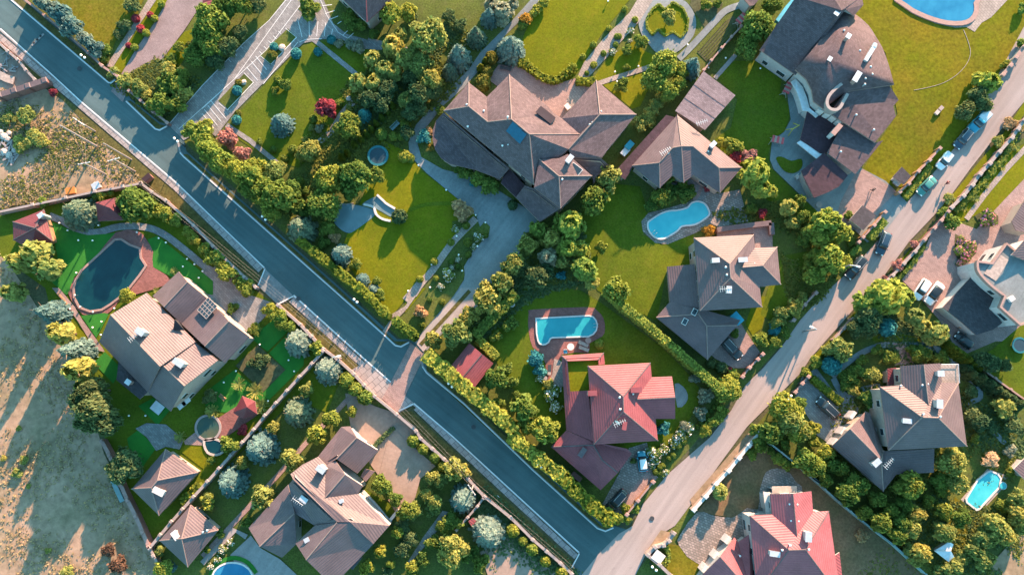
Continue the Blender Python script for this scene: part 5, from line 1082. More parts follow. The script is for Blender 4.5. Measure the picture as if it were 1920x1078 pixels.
# left house grounds
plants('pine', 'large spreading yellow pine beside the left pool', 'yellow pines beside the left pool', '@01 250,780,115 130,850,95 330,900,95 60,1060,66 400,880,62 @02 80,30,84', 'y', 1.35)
plants('greenspruce', 'blue green spruce between the two small red roofs', None, '@01 540,490,148', hm=.6)
plants('tree', 'round green tree beside the dark square gazebo roof', None, '@01 970,440,118', hm=.75)
plants('limebush', 'small yellow bush along the top fence of the left garden', 'bushes along the top left fence', '@01 740,370,34 800,355,28 690,380,28 320,430,40')
plants('limebush', 'yellow green bush in the fence row beside the left garden', 'fence row bushes of the left garden', '@01 1110,410,34 1150,470,48 1200,510,50 1270,560,52 1360,640,38 1410,690,48 1490,770,48 @11 30,780,42 100,830,58 150,880,50 180,930,58 270,1000,54 320,1040,54', 'x', 1.1)
plants('limebush', 'yellow green bush in the fence row beside the left drive gate', 'fence row bushes by the left gate', '@12 490,160,48 560,210,54 580,260,46 640,275,48 825,430,54', 'x', 1.1)
plants('palm', 'small spiky yellow plant by the roof of the left house', 'spiky plants by the left house roof', '@01 1260,915,28 1130,1055,24')
plants('limebush', 'yellow green bush at the left pool beside the left house', None, '@02 915,60,54')
plants('spruce', 'silver spruce leaning over the left garden path', 'silver spruces on the left edge', '@02 345,175,110 520,455,118', 'y', 1.0)
plants('pine', 'yellow tree between the silver spruces on the left edge', 'yellow trees on the left edge', '@02 430,320,104 560,590,115 590,710,64', 'y', 1.5)
plants('darktree', 'dark tree at the lower left corner of the left house', 'dark trees by the left house', '@02 690,740,92 700,880,112 600,820,84 760,970,92 640,950,84', 'y', 1.5)
plants('spruce', 'large silver spruce at the fence near the turf garden', 'silver spruces by the road fence', '@12 670,390,120 890,590,118', 'x', .75)
plants('greenspruce', 'round dense spruce above the bottom house drive', None, '@12 665,900,122', hm=.75)
plants('limeball', 'round yellow green shrub along the fence of the sandy drive', 'round shrubs along the sandy drive fence', '@12 1040,665,57 1105,730,54 1175,790,60 @23 60,110,48 130,165,44 215,230,42 275,295,40', 'x')
plants('palm', 'spiky yellow yucca on the turf beside the hexagonal gazebo', 'yuccas by the hexagonal gazebo', '@12 260,695,48 375,745,58 420,850,55 70,890,48 @02 1520,885,40 @03 1300,80,42', 'x')
plants('darkbush', 'dark shrub in the bed beside the left house', 'dark shrubs by the left house', '@12 355,540,34 425,530,54 60,780,48', 'x')
plants('bush', 'small bush on the paved drive of the left house', 'bushes on the left drive', '@12 215,150,42 380,300,45 330,20,46', 'y', .7)
plants('smallgold', 'small yellow tree on the lawn beside the grey dividing wall', 'small trees by the grey wall', '@12 760,730,50 510,1000,44 @13 285,275,42', 'y')
plants('smalllime', 'light green tree along the path above the bottom house', 'trees along the bottom house path', '@12 930,945,58 1075,895,38 @13 820,70,78', 'y')
plants('smallgold', 'yellow green tree left of the striped roof of the bottom house', 'trees left of the bottom house', '@13 650,250,78 440,500,88', 'y')
plants('redbush', 'red flowering bush below the hexagonal gazebo', None, '@12 290,1030,38')
plants('spruce', 'bright silver blue spruce on the lawn left of the bottom house', 'silver spruces left of the bottom house', '@13 400,165,134 190,415,130', 'y', .75)
plants('limebush', 'yellow green bush beside the small round pond', 'bushes by the small round pond', '@13 205,135,68 70,250,28 40,540,58', 'y')
hedge('low flowering hedge strip on the sandy drive of the bottom house', '@13 1240,145 1300,85 1380,15', 8, .8, 'dark', 14, .18)
plants('smalltree', 'tree beside the lawn court of the bottom house', 'trees right of the bottom house', '@13 1290,420,68 1340,480,46 1400,530,48 1490,600,62', 'y')
plants('smalllime', 'small bright tree right of the bottom house', 'bright trees right of the bottom house', '@13 1405,765,48 1285,905,48 1190,1020,54 1360,1000,32 1500,1020,48 1450,640,46', 'y')
plants('darkbush', 'dark bush in the garden right of the bottom house', 'dark bushes right of the bottom house', '@13 1450,720,56 1440,900,60 1500,820,60 1330,1060,40', 'y')
plants('flower', 'white flowering plant in the bed above the bottom pool', 'flowering plants above the bottom pool', '@13 150,890,34 110,960,30 60,1010,28 200,840,26', 'y', petals='petal_white')
plants('bush', 'small bush beside the pyramid roof and bottom pool', 'bushes by the lower pyramid roof', '@13 130,780,30 330,690,40 30,890,28', 'y')
plants('darktree', 'round dark green tree at the left boundary wall', None, '@03 910,280,118', hm=.75)
plants('goldbush', 'small yellow bush touching the left boundary wall', 'small bushes at the left boundary wall', '@03 780,300,22 1150,910,38', 'x')
hedge('leafy hedge between the upper pyramid roof and the grey wall', '@03 1320,555 1400,470 1450,430', 14, 1.4, 'hedge', lump=.4)
plants('limebush', 'bright bush at the bottom below the pyramid roofs', None, '@03 1190,1040,70')
plants('goldbush', 'yellow bush right of the grey wall near the silver spruce', None, '@03 1500,530,48')
plants('bluebush', 'pale bush below the lower pyramid roof', None, '@03 1240,1010,45')
plants('brownbush', 'reddish dry bush on the wild field at the bottom', 'dry bushes on the wild field', '@03 790,900,54 870,990,64', 'x')
plants('goldbush', 'low yellow weed clump on the wild field', 'weed clumps on the wild field', '@03 120,340,40 175,240,34 345,900,24 490,1050,44 205,435,18 30,230,24 140,15,22', 'y', .6)
plants('smallgold', 'round yellow bush tree on the field near the fallen poles', None, '@00 190,830,70', hm=.7)
plants('goldbush', 'small yellow bush on the upper wild field', 'bushes on the upper wild field', '@00 50,860,44 110,860,28 250,1000,64 160,1050,66 320,1030,50', 'x', .6)
plants('redbush', 'small red bush beside the red topped wall', None, '@00 390,670,30')
# bottom centre
plants('smallgold', 'yellow tree by the fence of the bottom centre garden', 'yellow trees of the bottom centre garden', '@23 360,310,80 420,320,54 190,370,48 260,400,50 210,550,60', 'y')
plants('goldbush', 'yellow bush left of the pale bottom centre path', 'yellow bushes of the bottom centre garden', '@23 150,490,54 70,590,54 20,640,48 190,610,52', 'y')
plants('bush', 'dark green bush along the bottom centre path', 'green bushes of the bottom centre garden', '@23 330,690,64 280,730,62 200,840,58 120,960,58 50,1030,58 460,920,62 540,990,62', 'y')
plants('spruce', 'silver spruce beside the road fence at the bottom', 'silver spruces at the bottom centre', '@23 410,540,114 590,780,130', 'y', .75)
plants('goldtree', 'large yellow tree between the bottom path and the silver spruce', None, '@23 340,890,110', hm=.75)
plants('limeball', 'round yellow green shrub along the road fence at the bottom', 'round shrubs along the bottom road fence', '@23 777,755,48 850,830,36 915,890,46 1012,975,42 1130,1055,44', 'x')
# red house lot
plants('smallgold', 'yellow green tree left of the red shed along the concrete drive', 'trees along the concrete drive', '@22 590,100,110 460,210,74 350,330,110 200,380,64 680,20,62', 'y', .85)
hedge('tall dark hedge behind the trees of the concrete drive', '@22 800,40 640,210 500,345', 17, 3.0, 'green', 12, .24)
hedge('clipped hedge running from the drive to the red shed', '@22 520,370 600,440 660,500', 15, 2.0, 'lime', 14, .2)
hedge('long yellow green hedge between the red house and the asphalt road', '@22 150,480 300,600 470,750 650,900 800,1030 @23 760,70 900,190 1030,290 1130,360', 22, 4.6, 'lime', 9, .27, lump=.3)
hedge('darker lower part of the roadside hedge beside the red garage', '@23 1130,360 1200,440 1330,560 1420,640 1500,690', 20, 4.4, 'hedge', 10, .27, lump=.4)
plants('bush', 'small tree like bush on the red house lawn', 'bushes on the red house lawn', '@22 765,255,60 660,345,44 735,580,38 765,680,48 800,780,38', 'y', .9)
plants('smalltree', 'green tree between the red shed and the red house lawn', None, '@22 640,650,85')
plants('limebush', 'small bright bush behind the road hedge below the red shed', None, '@22 680,830,42')
plants('smalllime', 'yellow green tree left of the red house corner', 'trees left of the red house', '@22 860,880,100 900,990,72 1020,1020,104', 'y', .85)
plants('tealbush', 'blue green bush between the lawn and the red house patio', 'bushes beside the red house patio', '@22 940,500,58 965,590,50', 'y')
plants('flower', 'white flowering bush against the left wall of the red house', 'flowering bushes by the red house', '@22 1060,740,66 1090,860,46 970,650,36', 'y', petals='petal_white')
plants('goldbush', 'yellow bush at the lower end of the red house patio', None, '@22 1040,690,40')
plants('limeball', 'round bright shrub right of the red terrace loungers', None, '@22 1400,405,38', hm=.7)
plants('drybush', 'brownish round bush near the concrete drive lawn', None, '@22 105,170,48')
plants('ball', 'small ball shrub beside the concrete drive', 'ball shrubs beside the concrete drive', '@22 265,100,24 175,85,22 120,265,24', 'y')
hedge('long tall clipped hedge between the two middle gardens', '@32 -20,20 100,130 280,270 450,420 620,570 760,690 830,750', 14, 3.6, 'lime', 12, .22, lump=.14)
plants('limetree', 'bright bush tree at the lower end of the long middle hedge', None, '@32 860,730,92', hm=.6)
plants('smallgold', 'yellow bush tree beside the road fence of the hipped house', 'trees by the hipped house fence', '@32 1340,150,64 1250,190,54 1230,240,48 1400,70,38', 'y', .8)
plants('bush', 'green bush near the gate of the hipped house', 'bushes by the hipped house gate', '@32 1270,320,48 1190,400,48 1310,210,34 910,330,30', 'y')
plants('tealbush', 'teal bush near the gate of the hipped house', None, '@32 1200,300,44')
plants('limebush', 'bright yellow bush beside the pale drive of the hipped house', 'yellow bushes by the hipped house drive', '@32 1090,370,56 900,620,38 1190,260,38', 'y')
plants('darkball', 'round dark shrub at the bottom tip of the hipped house', 'dark shrubs at the hipped house tip', '@32 820,575,46 745,545,38', 'x')
plants('redball', 'small red shrub beside the drive of the hipped house', None, '@32 875,590,22')
plants('greybush', 'grey green bush in the bed right of the red house', 'bushes in the bed right of the red house', '@32 690,790,54 660,900,48 730,760,44 630,650,38 540,1000,42', 'y')
plants('tealbush', 'teal bush at the right wall of the red house', None, '@32 400,1010,48')
plants('ball', 'small clipped ball in the double row right of the red house', 'clipped balls in the double row', '@32 790,830,18 765,860,18 745,885,18 720,915,18 695,940,18 670,970,18 645,995,18 615,1020,18 590,1045,18 @33 560,80,22 545,115,24 510,150,24 470,215,23 440,240,22', 'y')
plants('ball', 'small clipped ball beside the parked mini car', 'clipped balls by the mini car', '@33 375,300,24 345,335,24 395,290,22 370,340,22 340,325,20', 'y')
plants('limebush', 'leafy bush between the double row and the pale road', 'bushes along the pale road bed', '@32 830,890,42 790,930,38 750,970,42 710,1010,38 690,1050,34', 'y')
plants('flower', 'pale flowering bush in the bed beside the mini car', 'flowering bushes by the mini car', '@33 340,210,58 320,270,40 400,170,44 480,130,42 520,60,54 580,20,44 400,340,34', 'y', petals='petal_white')
plants('limebush', 'yellow green bush at the corner by the parked black jeep', 'bushes by the parked black jeep', '@33 20,650,54 70,660,44 120,590,38 140,675,34 195,600,34', 'x')
plants('goldbush', 'small yellow bush behind the mini car', None, '@33 180,255,22')
# right-hand lots
plants('limepine', 'large pale willow between the pale road and the white car', 'willows beside the white car', '@42 560,60,155 430,120,112 680,60,92', 'x', .85)
plants('darktree', 'dark green tree under the pale willows', 'dark trees under the willows', '@42 420,220,92 330,300,66 400,300,62', 'y')
plants('pine', 'yellow pine right of the pale willows', 'yellow pines right of the willows', '@42 760,200,78 810,270,74 930,330,94 860,350,64', 'x')
plants('tealball', 'round teal blue spruce in the right garden', 'teal spruces of the right garden', '@42 550,285,66 150,560,68', 'x')
plants('smallgold', 'yellow topped tree on the verge of the pale road', 'trees on the verge of the pale road', '@42 195,430,88 130,440,44 250,460,54', 'x', .8)
plants('limeball', 'round shrub at the road gate of the right garden', None, '@42 45,540,36')
plants('bush', 'bush in the looped bed of the right garden', 'bushes in the looped garden bed', '@42 310,600,48 260,650,54 400,620,48 450,750,42 330,690,34 240,710,42 370,520,40', 'y')
plants('goldbush', 'yellow bush in the looped bed of the right garden', 'yellow bushes in the looped bed', '@42 455,620,52 300,740,42', 'y')
plants('bush', 'bush in the bed above the chestnut roofed house', 'bushes above the chestnut roof', '@42 485,445,42 560,490,48 600,500,44 725,445,34 780,475,62 840,480,44 940,500,54', 'x')
plants('bush', 'bush at the left wall of the chestnut roofed house', None, '@42 400,790,64', hm=.8)
plants('column', 'sunlit conifer in the thick row behind the chestnut roofed house', 'sunlit conifers of the thick row', '@42 1010,430,48 1050,460,48 1090,490,48 1130,520,48 1170,550,46 1210,575,46', 'x', .5)
plants('shadecolumn', 'shade toned conifer in the lower half of the thick row', 'shaded conifers of the thick row', '@42 1130,580,50 1160,620,54 1230,650,54 1290,690,56 1340,730,56 1390,770,56 1440,800,56 1500,840,56', 'x', .6)  # shade on this half of the row put into a darker leaf colour
plants('goldbush', 'bright yellow bush right of the chestnut roofed house', None, '@42 1370,850,76')
plants('darkbush', 'dark bush along the winding path right of the chestnut roof', 'dark bushes by the winding path', '@42 1150,740,48 1160,900,62 1200,980,72 1450,980,62 1400,930,54 1290,1000,46', 'y')
plants('darktree', 'dark tree in the shade beside the yellow car', 'dark trees beside the yellow car', '@42 1290,540,72 1230,520,54 1400,560,44', 'x')
hedge('clipped hedge beside the parked black estate car', '@42 10,650 90,720 215,825', 14, 1.4, 'hedge', 16, .18, lump=.1)
plants('limebush', 'bush at the left corner of the estate car drive', 'bushes at the estate car drive', '@42 20,1010,54 @32 1420,610,42 1500,530,44 @43 20,120,40', 'y')
plants('limetree', 'bright lime tree beside the pale road and the wall corner', None, '@32 1270,880,118', hm=.7)
plants('smallgold', 'yellow tree below the bright lime tree', 'trees below the bright lime tree', '@32 1300,960,92 1380,1030,74', 'x')
plants('smalltree', 'green tree near the wall corner by the pale road', 'trees at the wall corner', '@32 1170,1040,84 1380,840,54 @33 1200,60,64 1100,130,54', 'y')
plants('limebush', 'small bright bush at the wall corner by the pale road', 'bright bushes along the bottom right walls', '@32 1060,1030,44 @33 1035,205,42 1290,280,48 1220,240,42 1180,190,32', 'y')
plants('pine', 'yellow pine inside the wall of the bright red roofed house', None, '@33 810,480,72', hm=.8)
hedge('round hedge around the white box at the bottom', '@33 400,1000 430,960 435,910 415,870', 9, 1.0, 'lime', 16, .18, sm=2)
plants('smalllime', 'yellow green tree left of the chestnut roofed garage', 'trees left of the chestnut garage', '@43 105,200,58 35,290,70 @33 1430,240,84 1490,300,74 1370,40,74 1280,130,38', 'x')
plants('smalltree', 'dark green tree under the lower left eaves of the chestnut roof', 'trees under the chestnut roof eaves', '@43 220,310,58 150,290,58 330,420,74 260,500,78 470,525,58 100,390,50', 'x')
plants('smalltree', 'green tree in the orchard below the chestnut roofed house', 'orchard trees below the chestnut roof', '@43 690,430,92 580,610,58 680,560,58 500,710,78 620,790,64 650,690,64 390,630,52', 'y')
plants('smallgold', 'yellow green tree in the orchard below the chestnut roofed house', 'yellow orchard trees', '@43 760,640,58 720,740,64 710,890,48 800,920,72 970,770,74 750,960,50', 'y')
plants('goldtree', 'large yellow tree left of the small right pool', 'yellow trees left of the right pool', '@43 1020,250,94 1060,410,74', 'y', .85)
plants('limebush', 'bright bush below the large yellow tree', 'bushes below the large yellow tree', '@43 920,400,58 940,470,44 990,380,48', 'y')
plants('smalltree', 'tree on the strip of sunny grass below the right pool', 'trees by the sunny grass strip', '@43 950,620,62 1090,660,64 850,540,44', 'y')
plants('creambush', 'cream coloured round bush above the right pool', None, '@43 1298,245,54', hm=.7)
plants('greybush', 'pale grey green bush near the right pool', None, '@43 1430,185,46')
plants('bush', 'small bush right of the right pool', 'bushes right of the right pool', '@43 1440,340,36 1180,100,36 1370,570,44', 'y')
plants('smallgold', 'yellow green tree in the bottom right thicket', 'bottom right thicket trees', '@43 1330,735,92 1490,650,80 1500,520,74 1250,800,74 1380,780,84 1500,720,64', 'y', .8)
plants('goldbush', 'yellow bush at the bottom edge of the right orchard', 'bushes at the bottom of the orchard', '@43 1190,900,84 1240,970,74 1020,1030,64 1080,950,60 920,1060,46', 'x')
plants('drybush', 'small pale bare tree on the brown slope by the red roof', None, '@43 365,790,44')

# ------------------------------------------------------------------ POOLS AND PONDS
def loopw(s, z=0.0, sm=0, fr=(0, 0, 1.0)):
    p = pts(s, fr) if isinstance(s, str) else s
    if sm: p = smooth(p, sm)
    w = [P(a[0], a[1], z) for a in p]
    return w if area2(w) > 0 else w[::-1]
def pool(name, label, cat, s, wmat, cmat, cw=.4, sm=0, top=.42, wz=.34):
    w = loopw(s, 0, sm); c = sum(w, Vector()) / len(w); o = empty(name, (c.x, c.y, 0)); tag(o, label, cat)
    L = [Vector((a.x - c.x, a.y - c.y, 0)) for a in w]; outer = offset(L, -cw); b = MB(); n = len(L); V = []
    for ring, z in ((outer, 0), (outer, top), (L, top), (L, 0)): V.append([b.bm.verts.new((a.x, a.y, z)) for a in ring])
    for k in range(3):
        for i in range(n): b.bm.faces.new((V[k][i], V[k][(i + 1) % n], V[k + 1][(i + 1) % n], V[k + 1][i]))
    b.done('coping', cmat, o)
    bm = bmesh.new(); f = bm.faces.new([bm.verts.new((a.x, a.y, wz)) for a in L]); bmesh.ops.triangulate(bm, faces=[f]); me = bpy.data.meshes.new('water'); bm.to_mesh(me); bm.free(); link('water', me, o, [wmat])
    return o, c
def ell(cx, cy, rx, ry, n=28, a0=0): return [(cx + rx * math.cos(2 * math.pi * k / n), cy + ry * math.sin(2 * math.pi * k / n)) for k in range(n)]
def ladder(o, c, px, py, rz):
    q = P(px, py, .5) - c; d = Vector((math.cos(rz), math.sin(rz), 0)); n = Vector((-d.y, d.x, 0)); b = MB()
    for k in (-.3, .3): b.tube(q + n * k - d * .4 + Vector((0, 0, -.1)), q + n * k + Vector((0, 0, .6)), .04).tube(q + n * k + Vector((0, 0, .6)), q + n * k + d * .5, .04)
    b.done('ladder', 'metal_light', o)
o, c = pool('swimming_pool', 'bright blue curved swimming pool with white coping in the pale cobbled terrace', 'swimming pool', '@31 290,578 300,630 340,672 390,682 440,660 495,625 530,592 620,580 680,548 722,512 716,478 692,440 650,424 604,434 572,468 500,488 440,492 380,512 322,548', 'water_pool', 'trim_white', .3, 3); ladder(o, c, 1228, 436, -2.4)
o, c = pool('swimming_pool', 'teal rectangular pool with one rounded end in the red paving', 'swimming pool', '@22 948,225 1325,205 1352,214 1372,240 1380,270 1372,305 1352,330 1320,346 1060,354 1042,362 1030,388 1010,402 992,405 972,398 962,380 952,330', 'water_teal', 'trim_white', .25); ladder(o, c, 1117, 610, 0)
pool('swimming_pool', 'large dark green swimming pool in red paving beside the left house', 'swimming pool', '218,452 228,451 243,461 262,468 264,485 273,499 262,515 242,540 229,553 208,569 192,579 171,582 152,575 143,558 142,540 145,528 156,509', 'water_deep', 'wall_pink', .4)
pool('swimming_pool', 'blue oval pool in a green surround cut by the bottom edge', 'swimming pool', ell(437, 1082, 36, 27), 'water_blue', 'trim_white', .3)
pool('swimming_pool', 'small narrow turquoise pool with cut corners among the bottom right trees', 'swimming pool', '@43 1272,338 1290,331 1338,350 1359,380 1346,440 1206,592 1190,598 1124,546 1120,526 1200,395', 'water_pool', 'trim_white', .3)
pool('swimming_pool', 'big blue oval pool with a dark drain patch at the top right', 'swimming pool', '@40 640,-40 700,45 780,92 880,132 980,157 1080,160 1140,138 1170,90 1168,30 1150,-40', 'water_blue', 'wall_pink', .9, 2)
pool('garden_pond', 'small round green pond with a stone rim beside the hexagonal gazebo', 'pond', ell(391.5, 801.5, 21, 21), 'water_pond', 'light_stone', .4)
pool('garden_pond', 'small dark pond below the round green pond', 'pond', '386,828 400,824 416,830 420,842 408,850 392,846', 'water_deep', 'rock', .4, 3)
tag(ribbon('pool_surround', '@13 60,1090 80,1020 150,970 240,950 330,985 390,1060', 8, 'lawn_turf', 5, 3), kind='structure')
def lowwall(name, label, cat, s, w, h, mat, sm=3):
    L, R = ribbon_pts(pts(s), w, sm); a = [P(*q) for q in L]; c = [P(*q) for q in R]; b = MB(); n = len(a); V = []
    o0 = a[0].copy()
    for i in range(n): V.append([b.bm.verts.new((q.x - o0.x, q.y - o0.y, z)) for q, z in ((a[i], 0), (a[i], h), (c[i], h), (c[i], 0))])
    for i in range(n - 1):
        for k in range(3): b.bm.faces.new((V[i][k], V[i][k + 1], V[i + 1][k + 1], V[i + 1][k]))
    b.bm.faces.new(V[0]); b.bm.faces.new(V[-1][::-1]); o = b.done(name, mat); o.location = (o0.x, o0.y, 0); return tag(o, label, cat)
lowwall('garden_wall', 'white wavy low wall on the right bank of the grey pond', 'wall', '@11 1262,372 1305,412 1330,435 1392,472', 4, .6, 'trim_white')
lowwall('garden_wall', 'white curved low wall along the lower bank of the grey pond', 'wall', '@11 1165,440 1235,460 1255,510 1300,545 1360,560', 4, .6, 'trim_white')
lowwall('garden_hose', 'pale hose curving across the sunny lawn at the top right', 'hose', '@40 742,655 860,632 960,600 1050,545 1120,470 1150,390 1135,310 1100,220', .7, .2, 'wood_grey')
lowwall('pergola_beam', 'pale pole lying on the lawn above the grey pond', 'pole', '@11 1010,442 1090,430', 1.2, .3, 'wood_grey', 0)

# ------------------------------------------------------------------ WALLS AND FENCES
def wall(name, label, s, h, w, mat, cap, step=4.5, pill=.45, ph=.3, cat='wall', fr=(0, 0, 1.0)):
    q = pts(s, fr); W = [P(a[0], a[1], h) for a in q]; o0 = Vector((W[0].x, W[0].y, 0)); o = empty(name, o0); tag(o, label, cat)
    b = MB(); cb = MB(); seen = 0
    for i in range(len(W) - 1):
        a, c = (W[i] - o0).to_2d(), (W[i + 1] - o0).to_2d(); d = c - a; L = d.length; an = math.atan2(d.y, d.x); m = (a + c) / 2
        b.box((m.x, m.y, h / 2), (L, w, h), an); cb.box((m.x, m.y, h + .05), (L + .05, w + .16, .1), an)
        k = max(1, round(L / step))
        for j in range(k + (1 if i == len(W) - 2 else 0)):
            if not pill: continue
            p = a + d * (j / k); pb = MB().box((p.x, p.y, (h + ph) / 2), (pill, pill, h + ph), an); pb.box((p.x, p.y, h + ph + .06), (pill + .2, pill + .2, .13), an, .7, 1); pb.done('pillar', [mat, cap], o); seen += 1
    b.done('wall_panel', mat, o); cb.done('coping', cap, o); return o
wall('garden_wall', 'pink brick wall with pillars along the road at the top left', '@00 175,-5 330,120 480,245 640,385 740,480 860,560', 1.5, .25, 'wall_brick', 'wall_pink')
wall('garden_wall', 'short pink wall between the brick driveway and the striped drive', '@00 935,660 1020,730 1110,810 1210,890', 1.4, .25, 'wall_brick', 'wall_pink')
wall('garden_wall', 'pale wall along the top of the left pool garden', '@01 -10,492 240,440 480,390 690,345 890,310 1020,285', 1.6, .25, 'wall_pink', 'light_stone', 5)
wall('garden_wall', 'pink wall along the road beside the left pool garden', '@01 1022,287 1100,350 1200,410 1400,590 1540,740 @11 130,800 300,960 385,1035', 1.6, .25, 'wall_pink', 'light_stone', 5)
wall('garden_wall', 'long pink wall with stone pillars below the asphalt road', '@12 545,125 700,260 870,440 980,520 1090,620 1240,780 1400,910 1540,1030 @23 110,90 280,240 450,380 570,510', 1.6, .3, 'wall_pink', 'light_stone', 3.6)
wall('garden_wall', 'pale wall with pillars beside the sandy yard at the bottom of the road', '@23 575,515 760,660 920,820 1120,990 1200,1065', 1.5, .3, 'wall_pink', 'light_stone', 4)
wall('garden_wall', 'grey dividing wall from the road to the pyramid roofs', '@12 870,455 790,545 700,640 610,740 530,830 450,920 370,1020 @03 1500,400 1400,510 1320,600 1240,690 1160,785 1080,880', 1.8, .35, 'wood_grey', 'light_stone', 3.4)
wall('garden_wall', 'brown wall between the wild field and the pyramid roofs', '@03 735,110 790,210 870,420 920,535 980,650 1030,765 1075,872', 1.8, .5, 'wall_brick', 'wall_pink', 3)
wall('garden_wall', 'short end of the field wall near the bottom edge', '@03 1082,885 1110,935 1150,1020', 1.4, .25, 'wall_pink', 'light_stone', 4)
wall('garden_wall', 'thick red topped wall crossing the field at the left edge', '@00 -10,690 100,655 200,622 320,582', 2.2, .9, 'wall_brick', 'tile_pink', 3.4, .9, .1)
wall('garden_fence', 'broken pink fence beside the road at the top left corner', '@00 -20,300 60,375 130,435 190,510 255,580', 1.2, .25, 'wall_pink', 'light_stone', 3, cat='fence')
wall('garden_fence', 'fence with pink topped pillars between the sunny lawn and the pale road', '@41 930,35 855,120 775,200 705,290 640,350', 1.8, .15, 'wood', 'wall_pink', 2.9, .5, cat='fence')
wall('garden_fence', 'brick fence beside the white edged gate kiosk', '@41 535,495 455,590 375,675 345,710', 1.8, .15, 'wood', 'wall_pink', 2.9, .5, cat='fence')
wall('garden_fence', 'fence with pink pillars beside the hipped brown house garden', '@32 1500,35 1420,120 1340,230', 1.7, .15, 'wood_grey', 'wall_pink', 3, .5, cat='fence')
wall('garden_gate', 'dark sliding gate beside the hipped brown house drive', '@32 1115,478 1080,515 1020,575 970,640', 1.7, .12, 'wall_brick', 'wall_pink', 4, .5, cat='gate')
wall('garden_gate', 'sliding gate at the cobbled drive of the red house', '@33 325,405 215,540 135,640', 1.7, .12, 'wood', 'wall_pink', 4, .5, cat='gate')
wall('garden_wall', 'winding stone wall along the right verge of the pale road', '@40 1540,870 1450,1000 @41 1360,60 1290,145 1220,220 1165,300 1100,378 1015,460', 1.6, .4, 'wall_pink', 'light_stone', 2.6, .6)
wall('garden_wall', 'pink wall and gate at the drive of the modern house', '@41 990,490 940,555 890,610 820,692', 1.6, .3, 'wall_brick', 'wall_pink', 2.6, .5)
wall('garden_wall', 'low pink wall between the road verge and the pink drive', '@41 815,697 750,780 670,865 590,950 555,985', 1.5, .3, 'wall_pink', 'light_stone', 2.6, .5)
wall('garden_wall', 'pale brick wall with white caps around the bright red roofed plot', '@33 1100,40 1020,140 945,232 870,325 780,420 705,510 620,605', 1.8, .4, 'wall_cream', 'trim_white', 2.6, .6)
wall('garden_wall', 'curved cream wall around the small corner plot at the bottom', '@33 475,775 440,830 400,862 340,875 285,930 370,1000 460,1085', 1.7, .4, 'wall_cream', 'light_stone', 4, .5)
wall('garden_fence', 'long teal metal fence between the brown slope and the orchard', '@33 1110,80 1250,190 1400,310 1540,420 @43 0,365 200,545 370,685 600,860 830,1070', 2.0, .1, 'fence_teal', 'fence_teal', 3, .14, cat='fence')
wall('garden_fence', 'wooden fence with round topped posts above the flat garage', '@30 960,195 890,270 820,350 745,440 690,510', 1.8, .12, 'wood', 'wall_pink', 2.6, .4, cat='fence')
wall('garden_fence', 'thin brown fence behind the dark end of the conifer row', '@42 1235,580 1330,650 1440,730 1540,800', 1.7, .15, 'wood', 'wall_pink', 3, .3, cat='fence')
wall('garden_fence', 'low fence beside the verge trees of the pale road', '@42 300,225 240,290 170,370', 1.5, .2, 'wall_pink', 'light_stone', 2.4, .4, cat='fence')
wall('garden_gate', 'dark gate at the estate car drive by the pale road', '@32 1445,640 1400,690 1350,752', 1.6, .12, 'metal_dark', 'wall_pink', 4, .5, cat='gate')
wall('garden_wall', 'grey stone fence at the right edge beside the pale road', '@40 1540,340 1480,420 1440,480 1385,545', 1.8, .4, 'wood_grey', 'wall_pink', 2.5, .6)
wall('garden_wall', 'short brick wall between the silver spruces at the bottom', '@23 565,520 520,580 450,660 370,750', 1.6, .2, 'wall_pink', 'light_stone', 3, .35)
wall('garden_wall', 'white terrace wall of the bottom house lawn court', '@13 1150,470 1240,560 1345,690 1415,605', 1.0, .4, 'wall_white', 'trim_white', 20, 0)
wall('terrace_parapet', 'red brick parapet around the top of the hipped house terrace', '1345,431 1395,424 1446,418 1448,440', 2.0, .8, 'wall_brick', 'tile_brown', 20, 0, cat='parapet')

